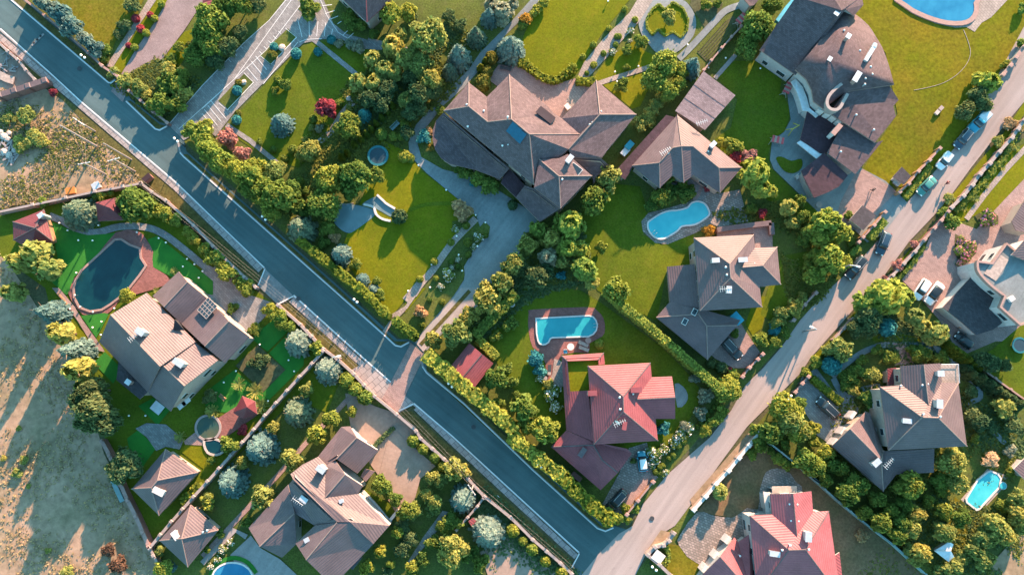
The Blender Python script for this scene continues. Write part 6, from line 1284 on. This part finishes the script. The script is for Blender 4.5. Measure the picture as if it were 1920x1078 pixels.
# ------------------------------------------------------------------ CARS
def car(label, px, py, ex_, ey, paint, L=4.5, W=1.85, Ht=1.55, roof=None, wagon=True, cat='car', group='parked cars', name='parked_car', bed=False):
    d = Vector((ex_, -ey)); rz = math.atan2(d.y, d.x); loc = P(px, py, .8); loc.z = .28; o = empty(name, loc, rz); tag(o, label, cat, group)
    h2 = L / 2; w2 = W / 2
    def loft(secs, nm, mat, cap=True):       # secs: x, half width bottom, half width top, z0, z1
        b = MB(); R = []
        for x, wb, wt, z0, z1 in secs:
            zm = z0 + (z1 - z0) * .7
            R.append([b.bm.verts.new(v) for v in ((x, -wb, z0), (x, -wb * 1.02, zm), (x, -wt, z1), (x, -wt * .5, z1 + .03), (x, wt * .5, z1 + .03), (x, wt, z1), (x, wb * 1.02, zm), (x, wb, z0))])
        for i in range(len(R) - 1):
            for k in range(8): b.bm.faces.new((R[i][k], R[i][(k + 1) % 8], R[i + 1][(k + 1) % 8], R[i + 1][k]))
        b.bm.faces.new(R[0]); b.bm.faces.new(R[-1][::-1]); return b.done(nm, mat, o, True)
    bh = Ht * .58
    body = loft([(-h2, w2 * .78, w2 * .66, .32, bh * .8), (-h2 + .18, w2 * .95, w2 * .84, .24, bh * .97), (-h2 + .9, w2, w2 * .9, .2, bh), (0, w2, w2 * .92, .2, bh), (h2 * .42, w2, w2 * .9, .2, bh * .97), (h2 - .5, w2 * .97, w2 * .8, .22, bh * .84), (h2 - .14, w2 * .88, w2 * .68, .26, bh * .7), (h2, w2 * .66, w2 * .52, .34, bh * .55)], 'body', 'paint_' + paint)
    xb = -h2 + (.22 if wagon else .75); xr = -h2 + (.55 if wagon else 1.35); xf = h2 * .22; xw = h2 * .5
    if bed: xb, xr = -.1, .15
    loft([(xb, w2 * .82, w2 * .72, bh * .9, bh * .96), (xr, w2 * .86, w2 * .7, bh * .9, Ht - .06), (xf, w2 * .86, w2 * .68, bh * .9, Ht - .06), (xw, w2 * .82, w2 * .66, bh * .86, bh * .95)], 'windows', 'glass_dark')
    loft([(xr - .05, w2 * .62, w2 * .55, Ht - .1, Ht - .02), (xr + .1, w2 * .7, w2 * .64, Ht - .1, Ht), (xf - .1, w2 * .69, w2 * .62, Ht - .1, Ht), (xf + .03, w2 * .6, w2 * .54, Ht - .1, Ht - .03)], 'roof', 'paint_' + (roof or paint))
    if bed: MB().box((-h2 * .52, 0, bh + .05), (h2 * .85, W * .8, .12)).done('cargo_bed', 'metal_light', o)
    for x in (h2 * .62, -h2 * .62):
        for y in (-w2 + .1, w2 - .1):
            wh = MB().tube((x, y - .11, .33), (x, y + .11, .33), .33, n=14).done('wheel', 'rubber', o); MB().tube((x, y - .125, .33), (x, y + .125, .33), .2, n=10).done('rim', 'metal_light', wh)
    for y in (-w2 * .58, w2 * .58): MB().box((h2 - .16, y, bh * .66), (.22, .34, .14)).done('headlight', 'globe', o)
    for y in (-w2 * .68, w2 * .68): MB().box((-h2 + .06, y, bh * .82), (.12, .28, .14)).done('tail_light', 'paint_red', o)
    for y in (-w2 - .06, w2 + .06): MB().box((xw - .25, y, bh + .03), (.14, .2, .13)).done('mirror', 'paint_' + paint, o)
    if wagon and not roof and not bed:
        b = MB()
        for y in (-w2 * .6, w2 * .6): b.tube((xr + .1, y, Ht + .06), (xf - .1, y, Ht + .06), .025, n=6)
        b.done('roof_rail', 'metal_light', o)
    return o
def cx(f, x, y): return (CX[int(f[0])] + x / ZS, CY[int(f[1])] + y / ZS)
car('long black minivan parked below the box hedge on the pale road', *cx('41', 325, 893), -75, 82, 'black', 5.1, 1.95, 1.8)
car('dark navy crossover driving along the middle of the pale road', *cx('41', 522, 720), -35, 78, 'navy', 4.6, 1.9, 1.65)
car('teal green saloon in the tree shade on the pale road', *cx('41', 835, 305), -50, 48, 'green', 4.4, 1.8, 1.45, wagon=False)
car('white flatbed cart standing by the verge of the pale road', *cx('41', 965, 122), -40, 46, 'white', 3.8, 1.7, 1.6, bed=True, cat='pickup')
car('dark car parked behind the blue truck in the fence shade', *cx('40', 1100, 1005), -60, 70, 'navy', 4.5, 1.85, 1.5)
car('blue truck with a cluttered bed parked at the top of the pale road', *cx('40', 1215, 880), -70, 70, 'blue', 5.4, 2.0, 2.0, bed=True, cat='truck')
car('white open topped car on the pink drive beside the modern house', *cx('42', 892, 40), -62, 78, 'white', 4.7, 1.9, 1.4, roof='black', wagon=False)
car('white van half hidden by the willows on the pink drive', 1727, 543, -35, 50, 'white', 4.2, 1.8, 1.8)
car('small black and yellow car in the shade below the modern house', *cx('42', 1105, 378), -50, -46, 'black', 3.7, 1.65, 1.5, roof='black')
car('black estate car on the grey drive beside the clipped hedge', *cx('42', 122, 865), -68, -66, 'black', 4.8, 1.9, 1.55)
car('black off road car under the corner of the hipped brown house', *cx('32', 890, 435), 55, 60, 'black', 4.8, 1.95, 1.8)
car('blue mini car with a white roof beside the red house', *cx('33', 248, 256), -6, -60, 'blue', 3.7, 1.7, 1.4, roof='white')
car('black jeep parked at the roadside corner of the red house', *cx('33', 62, 540), -60, 64, 'black', 4.7, 1.9, 1.85)

# ------------------------------------------------------------------ LAMPS, POLES AND WIRES
def twin_lamp(label, f, x1, y1, x2, y2, h=4.0):
    a, b_ = P(*cx(f, x1, y1), h), P(*cx(f, x2, y2), h); m = (a + b_) / 2; o = empty('street_lamp', (m.x, m.y, 0)); tag(o, label, 'street lamp', 'twin globe street lamps')
    b = MB().tube((0, 0, 0), (0, 0, h - .5), .09, .06); b.tube((0, 0, 0), (0, 0, .35), .18, .12); b.done('pole', 'metal_dark', o)
    b = MB().tube(a - m - Vector((0, 0, -m.z + .3)) + Vector((0, 0, 0)), b_ - m + Vector((0, 0, m.z - .3)), .05); b.done('arm', 'metal_dark', o)
    for q in (a, b_): MB().ball((q.x - m.x, q.y - m.y, h), .24).done('lamp_globe', 'globe', o, True)
for lab, f, *c in (('twin white globe lamp beside the juniper row at the top left', '00', 585, 400, 610, 418), ('twin white globe lamp by the road below the striped drive', '00', 1258, 1000, 1282, 1022), ('twin white globe lamp by the road below the roadside thicket', '11', 430, 523, 453, 546),
                   ('twin white globe lamp beside the low road hedge of the big lawn', '12', 1092, 82, 1114, 102), ('twin white globe lamp beside the hedge near the red shed', '22', 312, 688, 337, 712), ('twin white globe lamp beside the long yellow green hedge', '23', 955, 276, 982, 300),
                   ('twin white globe lamp at the bottom by the curved cream wall', '33', 320, 1018, 348, 1042), ('twin white globe lamp above the bright lime tree', '32', 1298, 803, 1322, 777)): twin_lamp(lab, f, *c)
def garden_lights(label, s, key='x'):
    L = pts(s); L.sort(key=lambda a: a[0] if key == 'x' else a[1])
    for i, (px, py) in enumerate(L):
        q = P(px, py, .75); o = empty('garden_light', (q.x, q.y, 0)); tag(o, label + ', ' + (ORD[i] if i < 20 else ['twenty first', 'twenty second', 'twenty third'][i - 20]) + ' ' + FROM[key], 'garden light', label + 's')
        MB().tube((0, 0, 0), (0, 0, .6), .05, n=6).done('post', 'metal_dark', o); MB().ball((0, 0, .75), .2, 1).done('lamp_globe', 'globe', o, True)
garden_lights('small white globe light along the gravel driveway', '@21 95,155 295,332 508,513 578,567 370,665 385,800 520,738 410,915 190,870 178,1035 20,1060', 'y')
garden_lights('small white globe light around the left pool', '@01 565,695 668,697 710,587 428,572 487,624 988,637 1145,680 1197,712 1350,830 1320,885 1403,868 1462,918 1435,965 550,930')
garden_lights('small white globe light beside the left garden path', '@02 505,152 540,52 578,135 670,173 825,147 732,243 668,285 727,338 640,400 1050,920 930,920', 'y')
garden_lights('small white globe light on the turf near the gazebo', '@12 152,680 240,598 412,408 95,755 472,815 660,600 620,520')
garden_lights('small white globe light in the garden by the pale path', '@30 575,325 725,490 850,420 65,590 220,480 50,520 1100,495 0,10')
def mast(name, label, base, top_h, arms=0, arm_dir=0.9, r=.16, cat='utility pole', group=None, bend=None):
    q = P(base[0], base[1], 0); o = empty(name, (q.x, q.y, 0)); tag(o, label, cat, group)
    MB().tube((0, 0, 0), (0, 0, top_h), r, r * .7, 10).done('pole', 'light_stone', o); d = Vector((math.cos(arm_dir), math.sin(arm_dir), 0))
    for k in range(arms):
        z = top_h - .3 - .7 * k; b = MB().tube(d * -1.1 + Vector((0, 0, z)), d * 1.1 + Vector((0, 0, z)), .07, n=6)
        b.done('crossarm', 'metal_light', o); i = MB()
        for t in (-1, -.4, .4, 1): i.tube(d * t + Vector((0, 0, z)), d * t + Vector((0, 0, z + .25)), .06, n=6)
        i.done('insulator', 'globe', o)
    if bend:
        b = MB().tube((0, 0, top_h - .1), (bend[0] * .6, bend[1] * .6, top_h + .25), .07).tube((bend[0] * .6, bend[1] * .6, top_h + .25), (bend[0], bend[1], top_h + .2), .06); b.done('arm', 'metal_light', o); MB().box((bend[0], bend[1], top_h + .15), (.7, .3, .14), math.atan2(bend[1], bend[0])).done('lamp_head', 'globe', o)
    return o
mast('utility_pole', 'tallest bare concrete pole on the left field', (182, 275), 12.5, 0, r=.2)
mast('utility_pole', 'short utility pole with two crossarms near the road on the left field', (179, 247), 6.5, 2, -.6)
mast('utility_pole', 'utility pole with crossarm nearest the left pool garden wall', (254, 322), 8.6, 1, .3)
mast('utility_pole', 'utility pole with insulators in the middle of the left field', (200, 328), 8.3, 1, .2)
mast('utility_pole', 'leaning brace pole beside the utility poles on the field', (247, 300), 10.5, 0)
mast('street_lamp', 'grey street lamp with curved arm above the silver spruce by the wall', (640, 672), 7.5, bend=(1.2, .2), cat='street lamp')
mast('street_lamp', 'grey street lamp with curved arm beside the black minivan', (1562, 508), 7.5, bend=(1.4, -.3), cat='street lamp')
mast('utility_pole', 'slim pole beside the silver spruce at the bottom centre', (888, 908), 7.5, 1, 2.2)
mast('street_lamp', 'tall slim lamp post on the verge of the pale road', (1505, 622), 7.0, bend=(-1.0, .4), cat='street lamp')
def wires(label, ps, n=3, sp=.5):
    W = [P(*p) for p in ps]; o = empty('power_line', W[0]); tag(o, label, 'cable')
    for k in range(n):
        b = MB()
        for i in range(len(W) - 1):
            d = (W[i + 1] - W[i]); nn = Vector((-d.y, d.x, 0)).normalized() * (k - (n - 1) / 2) * sp; prev = None
            for t in range(9):
                f = t / 8; q = W[i] + d * f + nn - Vector((0, 0, 1.0 * 4 * f * (1 - f))) - W[0]
                if prev is not None: b.tube(prev, q, .009, n=4)
                prev = q
        b.done('wire', 'wood_grey', o)
wires('sagging overhead wires running along the wall from the field poles', [(213, 302, 8.3), (432, 480, 7.6), (640, 655, 7.6), (888, 908, 7.4), (1075, 1070, 7.4)])
wires('short overhead wires between the field utility poles', [(145, 230, 6.3), (157, 308, 8.0)], 2)

# ------------------------------------------------------------------ GARDEN THINGS AND PEOPLE
def trampoline(label, f, x, y, r, h=.8, posts=False):
    q = P(*cx(f, x, y), h); o = empty('trampoline', (q.x, q.y, 0)); tag(o, label, 'trampoline')
    R = r / ZS / 10 * .99; b = MB()
    a1 = ell(0, 0, R, R, 28); a2 = ell(0, 0, R * .78, R * .78, 28); V = [[b.bm.verts.new((p[0], p[1], z)) for p in a] for a, z in ((a1, h - .08), (a1, h), (a2, h), (a2, h - .08))]
    for k in range(3):
        for i in range(28): b.bm.faces.new((V[k][i], V[k][(i + 1) % 28], V[k + 1][(i + 1) % 28], V[k + 1][i]))
    b.done('pad', 'tramp_pad', o); MB().prism(ell(0, 0, R * .79, R * .79, 28), h - .12, h - .05, 0, True).done('jumping_mat', 'tramp_mat', o)
    for k in range(6): a = k * 1.047; MB().tube((R * .9 * math.cos(a), R * .9 * math.sin(a), 0), (R * .9 * math.cos(a), R * .9 * math.sin(a), h + (1.6 if posts else 0)), .04, n=6).done('leg', 'metal_light', o)
trampoline('large round trampoline on the lawn beside the column conifers', '11', 1265, 85, 78)
trampoline('round trampoline at the right edge below the yellow car', '42', 1512, 412, 58)
def lounger(label, f, x, y, dx, dy, mat='metal_dark'):
    q = P(*cx(f, x, y), .4); o = empty('sun_lounger', (q.x, q.y, .25), math.atan2(-dy, dx)); tag(o, label, 'sun lounger')
    MB().box((.25, 0, .32), (1.4, .62, .08)).done('seat', mat, o); b = MB().box((0, 0, 0), (.65, .62, .08)).done('backrest', mat, o); b.location = (-.68, 0, .46); b.rotation_euler = (0, math.radians(28), 0)
    for a, c in ((.85, .25), (.85, -.25), (-.4, .25), (-.4, -.25)): MB().tube((a, c, 0), (a, c, .3), .03, n=6).done('leg', 'metal_light', o)
lounger('grey sun lounger on the red terrace, upper one of the pair', '22', 1285, 403, 60, 25, 'wood_grey'); lounger('grey sun lounger on the red terrace, lower one of the pair', '22', 1288, 438, 60, 22, 'wood_grey'); lounger('dark sun lounger on the sunlit patio strip left of the red house', '22', 1040, 590, 5, -60)
def table(label, f, x, y, r=.6, mat='trim_white', h=.74):
    q = P(*cx(f, x, y), h); o = empty('garden_table', (q.x, q.y, .2)); tag(o, label, 'table')
    MB().prism(ell(0, 0, r, r, 20), h - .05, h, 0, True).done('tabletop', mat, o); MB().tube((0, 0, 0), (0, 0, h - .04), .05).tube((0, 0, 0), (0, 0, .05), r * .5, n=12).done('pedestal', 'metal_light', o)
table('round white table on the red terrace beside the loungers', '22', 1193, 424, .65); table('small round table at the right end of the red terrace', '22', 1320, 378, .55, 'wall_pink'); table('round stone table on the grey drive of the dark compound', '31', 1522, 440, .6, 'light_stone')
table('round planter table on the small patio strip left of the red house', '22', 1010, 650, .4, 'light_stone')
def chair(label, f, x, y, rz, mat='canvas_blue'):
    q = P(*cx(f, x, y), .5); o = empty('garden_chair', (q.x, q.y, .22), rz); tag(o, label, 'chair')
    MB().box((0, 0, .44), (.7, .7, .1)).done('seat', mat, o); MB().box((0, .34, .75), (.7, .1, .6)).done('backrest', 'trim_white', o)
    for a in (-.3, .3):
        for c in (-.3, .3): MB().tube((a, c, 0), (a, c, .42), .03, n=6).done('leg', 'metal_light', o)
chair('blue and white armchair at the foot of the red terrace', '22', 1155, 458, .1); chair('white garden chair beside the sweeping steps of the dark compound', '31', 1365, 240, .7, 'trim_white')
def bench(label, px, py, rz, mat='metal_dark', L=2.0):
    q = P(px, py, .5); o = empty('garden_bench', (q.x, q.y, .2), rz); tag(o, label, 'bench')
    b = MB()
    for k in range(4): b.box((0, -.25 + .15 * k, .44), (L, .1, .05))
    b.done('seat', mat, o); b = MB()
    for k in range(3): b.box((0, .38, .6 + .15 * k), (L, .05, .1))
    b.done('backrest', mat, o)
    for x in (-L * .42, L * .42): MB().box((x, .05, .22), (.08, .6, .44)).done('leg', mat, o)
bench('dark slatted bench on the pink terrace above the brown house', 948, 129, -.25, L=2.2); bench('teal bench on the lawn beside the column conifers', 741, 237, .8, 'fence_teal', 2.0); bench('wooden bench on the turf near the grey wall path', 417, 745, -.7, 'wood', 1.4)
def swing(label, px, py, rz, mat='canvas_red'):
    q = P(px, py, 1.8); o = empty('garden_swing', (q.x, q.y, .2), rz); tag(o, label, 'swing bench')
    b = MB()
    for k in range(5): b.box((-.9 + .45 * k, 0, 1.85 + .03 * (k % 2)), (.44, 1.3, .07), mi=0 if k % 2 == 0 else 1)
    b.done('canopy', [mat, 'wall_pink'], o); MB().box((0, .1, .5), (1.8, .6, .12)).box((0, .4, .8), (1.8, .1, .5)).done('seat', 'wood_grey', o)
    for x in (-1.1, 1.1): MB().tube((x, -.7, 0), (x, 0, 1.85), .04, n=6).tube((x, .7, 0), (x, 0, 1.85), .04, n=6).done('frame', 'metal_light', o)
swing('garden swing with a dark red striped canopy at the edge of the grey yard', 1458, 263, -.25); swing('garden swing with a red canopy in the shade beside the curved canopy', 1477, 166, 1.1); swing('bright red canopy beside the fence above the tall tree', 1390, 36, .8)
def bed(label, cat, name, px, py, size, rz, mat, mat2, z0=.2):
    q = P(px, py, size[2]); o = empty(name, (q.x, q.y, z0), rz); tag(o, label, cat)
    MB().box((0, 0, size[2] / 2), size).done('box', mat, o); MB().box((0, 0, size[2] + .04), (size[0] + .12, size[1] + .12, .08)).done('lid', mat2, o)
bed('white square utility box ringed by a hedge at the bottom', 'utility box', 'utility_box', 1234, 1043, (1.8, 1.7, 1.6), -.65, 'metal_light', 'trim_white')
bed('white garden chest beside the brown house right wing', 'chest', 'garden_chest', 1064, 201, (1.0, .75, .8), -.9, 'wall_white', 'trim_white')
bed('orange wooden crate on the wild field by the left garden wall', 'crate', 'wooden_crate', 133, 358, (1.6, 1.1, .7), .2, 'wood', 'orange')
bed('grey crate pile beside the left garden wall', 'crate', 'wooden_crate', 181, 349, (1.4, 1.2, .7), .5, 'wood_grey', 'metal_light')
bed('long orange wooden chest in the shade beside the red garage', 'chest', 'garden_chest', 1081, 893, (1.9, .8, .7), -.7, 'wood', 'wall_brick')
bed('orange and black skip at the edge of the modern house roof', 'skip', 'waste_skip', 1808, 614, (1.7, .9, .9), -.5, 'metal_dark', 'orange')
bed('brown rubbish bin on the lit verge by the left garden corner', 'bin', 'rubbish_bin', 276, 334, (1.6, .9, 1.3), .75, 'wall_brick', 'roof_maroon')
bed('white slab bench on the sunny lawn, upper right of the two slabs', 'bench', 'stone_bench', 1763, 204.5, (1.0, .6, .4), .8, 'light_stone', 'light_stone'); bed('grey slab bench on the sunny lawn, lower left of the two slabs', 'bench', 'stone_bench', 1757, 211, (1.0, .6, .4), .8, 'rock', 'rock')
bed('teal air unit in the passage beside the poolside house', 'air unit', 'air_unit', 1180, 273, (1.6, 1.1, 1.0), .85, 'fence_teal', 'canvas_blue'); bed('pale teal tank in the passage beside the brown house', 'tank', 'water_tank', 1172, 285, (1.6, 1.0, .8), .85, 'fence_teal', 'metal_light')
bed('blue grey concrete cover on the turf behind the left house', 'cover', 'concrete_cover', 296, 764, (2.0, 1.7, .25), -.65, 'light_stone', 'metal_light'); bed('pair of pale roof lights beside the grey court below the dark compound', 'bench', 'stone_bench', 1681, 343, (.9, 1.1, .5), .8, 'light_stone', 'trim_white')
lowwall('metal_frame', 'square pale frame lying on the verge by the road wall', 'frame', '@23 640,535 665,502 697,530 668,562 640,535', 1.0, .12, 'trim_white', 0)
lowwall('blue_awning', 'narrow bright blue awning along the dark compound wall', 'awning', '@30 1195,195 1265,100 1340,15', 9, 2.4, 'canvas_blue', 0)
lowwall('timber_pile', 'pile of grey planks by the field edge at the left', 'timber', '@00 0,545 60,575 110,590', 14, .5, 'wood_grey', 0)
lowwall('deck_boards', 'dark decking boards on the roof edge beside the round porch', 'decking', '@02 425,40 470,90 515,160', 3, .4, 'wood', 0)
lowwall('steps', 'teal stone edge under the field wall', 'steps', '@03 810,370 850,460 890,545', 9, .4, 'fence_teal', 0)
o = empty('swim_ring', P(*cx('22', 770, 118), .1)); tag(o, 'white and blue swim ring lying on the shaded lawn', 'swim ring')
b = MB(); L = ell(0, 0, .42, .42, 14)
for i in range(14): b.tube((*L[i], .3), (*L[(i + 1) % 14], .3), .15, n=8)
b.done('tube', 'trim_white', o); MB().prism(ell(0, 0, .2, .2, 10), .2, .3).done('base', 'canvas_blue', o)
o = empty('hot_tub', P(*cx('43', 1387, 432), .4)); o.location.z = 0; tag(o, 'round pale blue tub beside the small right pool', 'tub'); MB().tube((0, 0, 0), (0, 0, .5), .75, .7, 18).done('tub', 'trim_white', o); MB().tube((0, 0, .4), (0, 0, .54), .6, n=18).done('water', 'water_pool', o)
# garden frame of pale poles on the grey yard
o = empty('swing_frame', P(1489, 243, 1)); o.location.z = .2; tag(o, 'pale yellow A shaped swing frame on the grey yard of the compound', 'swing frame')
for a, c in (((-.9, -1.0), (-.6, -.2)), ((-1.3, .2), (-.6, -.2)), ((1.0, .9), (.6, .4)), ((.2, 1.5), (.6, .4))): MB().tube((*a, 0), (*c, 1.9), .07, n=6).done('leg', 'yellow', o)
MB().tube((-.7, -.3, 1.9), (.7, .5, 1.9), .08, n=6).done('beam', 'yellow', o)
def rocks(label, s):
    for i, (px, py, r) in enumerate(pts(s)):
        q = P(px, py, 0); me = bpy.data.meshes.new('boulder'); bm = bmesh.new(); bmesh.ops.create_icosphere(bm, subdivisions=2, radius=r * .1)
        for v in bm.verts: v.co *= 1 + random.uniform(-.16, .16); v.co.z *= .7
        bm.to_mesh(me); bm.free(); o = link('boulder', me, None, ['rock']); o.location = (q.x, q.y, r * .04); tag(o, label + ', ' + ORD[i] + ' from the left', 'boulder', label + 's')
rocks('grey boulder beside the striped plaza', '@10 300,600,22 575,352,28 985,322,30 1055,715,20')
rocks('pale rubble block on the wild field', '@00 10,960,26 40,990,30 70,965,20 60,1010,24 @01 40,60,28 75,85,26 110,50,22 690,295,18')
def rubble(label, s, n, sp):
    for px, py in pts(s):
        q = P(px, py, 0); b = MB()
        for k in range(n):
            a = random.uniform(0, 6.28); d = random.random() ** .7 * sp; L = random.uniform(.6, 2.2)
            b.box((d * math.cos(a), d * math.sin(a), random.uniform(.08, .5)), (L, random.uniform(.1, .35), .1), random.uniform(0, 3.1))
        o = b.done('rubble_heap', 'light_stone'); o.location = (q.x, q.y, 0); tag(o, label, 'rubble', kind='stuff')
rubble('heap of pale building rubble on the left field', '@01 70,60', 60, 2.2); rubble('scattered pale planks at the top left beside the red topped wall', '@00 50,470', 26, 2.6)
def manhole(label, px, py):
    q = P(px, py, 0); o = MB().tube((0, 0, 0), (0, 0, .03), .42, n=16).done('manhole_cover', 'metal_dark'); o.location = (q.x, q.y, .26); tag(o, label, 'manhole cover')
manhole('dark manhole cover on the asphalt road below the red shed', 888, 800); manhole('dark manhole cover on the asphalt road near the left drive gate', 560, 560)
manhole('dark manhole cover on the asphalt road near the top left corner', 150, 130); manhole('dark drain cover on the pale road by the bright red roofed plot', 1222, 971)
# people
def person(label, px, py, dx, dy, top, legs):
    q = P(px, py, .9); o = empty('person', (q.x, q.y, .26), math.atan2(-dy, dx) - math.pi / 2); tag(o, label, 'person')
    J = dict(pel=(0, 0, .95, .15), ch=(0, .03, 1.25, .17), nk=(0, .03, 1.48, .06), hd=(0, .05, 1.62, .1), hd2=(0, .06, 1.74, .085), hl=(-.1, 0, .9, .1), kl=(-.11, .2, .5, .07), al=(-.1, .12, .08, .05), tl=(-.1, .3, .03, .04), hr=(.1, 0, .9, .1), kr=(.11, -.02, .5, .07), ar=(.1, -.3, .1, .05), tr=(.1, -.14, .03, .04),
             sl=(-.2, .02, 1.4, .065), el=(-.27, -.1, 1.14, .045), wl=(-.26, .0, .9, .035), dl=(-.26, .04, .82, .03), sr=(.2, .02, 1.4, .065), er=(.27, .1, 1.14, .045), wr=(.26, .28, .95, .035), dr=(.26, .34, .9, .03))
    E = 'pel-ch ch-nk nk-hd hd-hd2 pel-hl hl-kl kl-al al-tl pel-hr hr-kr kr-ar ar-tr ch-sl sl-el el-wl wl-dl ch-sr sr-er er-wr wr-dr'.split(); K = list(J)
    F = []
    for s_, (wx, wy, wz), dy_ in ((-1, J['dl'][:3], .02), (1, J['dr'][:3], .03)):
        for k in range(4): n = 'f%d%d' % (s_, k); J[n] = (wx + (k - 1.5) * .022, wy + .05, wz - .07 + .006 * abs(k - 1.5), .009); F.append(('dl' if s_ < 0 else 'dr', n))
        n = 't%d' % s_; J[n] = (wx - s_ * .05, wy + .045, wz - .03, .01); F.append(('dl' if s_ < 0 else 'dr', n))
    K = list(J); me = bpy.data.meshes.new('body'); ed = [tuple(K.index(x) for x in e.split('-')) for e in E] + [(K.index(a), K.index(b_)) for a, b_ in F]
    me.from_pydata([J[k][:3] for k in K], ed, []); b = link('body', me, o, ['skin']); md = b.modifiers.new('skin', 'SKIN'); b.modifiers.new('sub', 'SUBSURF').levels = 1; me_s = me.skin_vertices[0].data
    for i, k in enumerate(K): me_s[i].radius = (J[k][3], J[k][3])
    me_s[0].use_root = True
    t = MB(); t.tube((0, .01, .9), (0, .03, 1.42), .2, .17, 12); t.tube(J['sl'][:3], J['el'][:3], .085, .07, 8); t.tube(J['sr'][:3], J['er'][:3], .085, .07, 8); t.done('shirt', top, o, True)
    t = MB()
    for h, k, a in (('hl', 'kl', 'al'), ('hr', 'kr', 'ar')): t.tube(Vector(J[h][:3]) + Vector((0, 0, .08)), J[k][:3], .115, .085, 8).tube(J[k][:3], J[a][:3], .085, .065, 8)
    t.done('trousers', legs, o, True); MB().ball((0, .03, 1.75), .115, 2).done('hair', 'hair', o, True)
person('person in dark clothes walking across the pink drive entrance', *cx('41', 448, 332), 20, 30, 'cloth_dark', 'cloth_dark')
person('person in a red top walking on the right side of the pale road', *cx('41', 982, 284), -30, 8, 'cloth_red', 'cloth_dark')

# ------------------------------------------------------------------ STUFF: rough grass of the wild field and the soil gardens
def tufts(name, polys, n, leaf, size, label=None):
    C, T = [], []
    from mathutils.geometry import intersect_point_tri_2d
    for s in polys:
        q = pts(s); w = [P(a[0], a[1]) for a in q]; xs = [v.x for v in w]; ys = [v.y for v in w]; k = 0; tries = 0
        while k < n and tries < n * 6:
            tries += 1; x, y = random.uniform(min(xs), max(xs)), random.uniform(min(ys), max(ys)); ins = False
            for i in range(len(w)):
                a, b = w[i], w[i - 1]
                if (a.y > y) != (b.y > y) and x < (b.x - a.x) * (y - a.y) / (b.y - a.y) + a.x: ins = not ins
            if not ins: continue
            cl = math.sin(x * .35 + math.sin(y * .22) * 2) + math.sin(y * .41 + x * .13)
            if cl + random.uniform(-1.6, 1.6) < 0: continue
            for j in range(3): C.append((x + random.gauss(0, .25), y + random.gauss(0, .25), random.uniform(.08, .3))); T.append(.5 + random.gauss(0, .25))
            k += 1
    N_ = len(C); Nn = np.stack([rng.normal(size=N_) * .6, rng.normal(size=N_) * .6, np.ones(N_)], 1)
    V, Tn = leaves(np.array(C), Nn, size, np.array(T)); o = link(name, foliage(name, V, Tn, ['leaf_' + leaf])); o['kind'] = 'stuff'
tufts('dry_grass', ['0,130 60,150 120,195 262,330 262,345 0,392', '0,480 60,570 110,650 165,765 190,860 280,1025 295,1078 0,1078'], 1300, 'dry', .17)
tufts('weeds', ['0,200 120,195 255,322 200,345 0,392'], 900, 'olive', .18)
tufts('weeds', ['1600,1085 1740,940 1920,960 1920,1078'], 700, 'olive', .16)
tufts('ground_cover', ['630,180 700,120 790,100 880,60 870,150 800,220 760,270 700,300 640,330 600,420 560,430 500,380 540,320', '210,160 330,90 400,60 450,80 300,225', '980,440 1070,430 1110,520 1000,540', '1330,400 1460,380 1590,480 1540,560 1480,600 1465,470', '1560,760 1660,700 1720,660 1820,720 1900,760 1900,900 1760,930 1660,930 1560,860', '1620,960 1740,930 1900,960 1920,1078 1760,1078'], 2600, 'olive', .24)
tufts('ground_cover', ['240,160 330,90 400,60 440,90 310,220', '880,600 930,530 980,460 1090,420 1120,520 1000,560 900,640', '1090,1078 900,900 860,960 930,1078', '1620,600 1640,570 1760,640 1860,730 1920,800 1920,860 1840,850 1750,760', '1640,960 1740,930 1900,960 1920,1078 1780,1078', '700,250 790,150 880,60 840,40 760,110 640,230'], 1300, 'dark', .26)
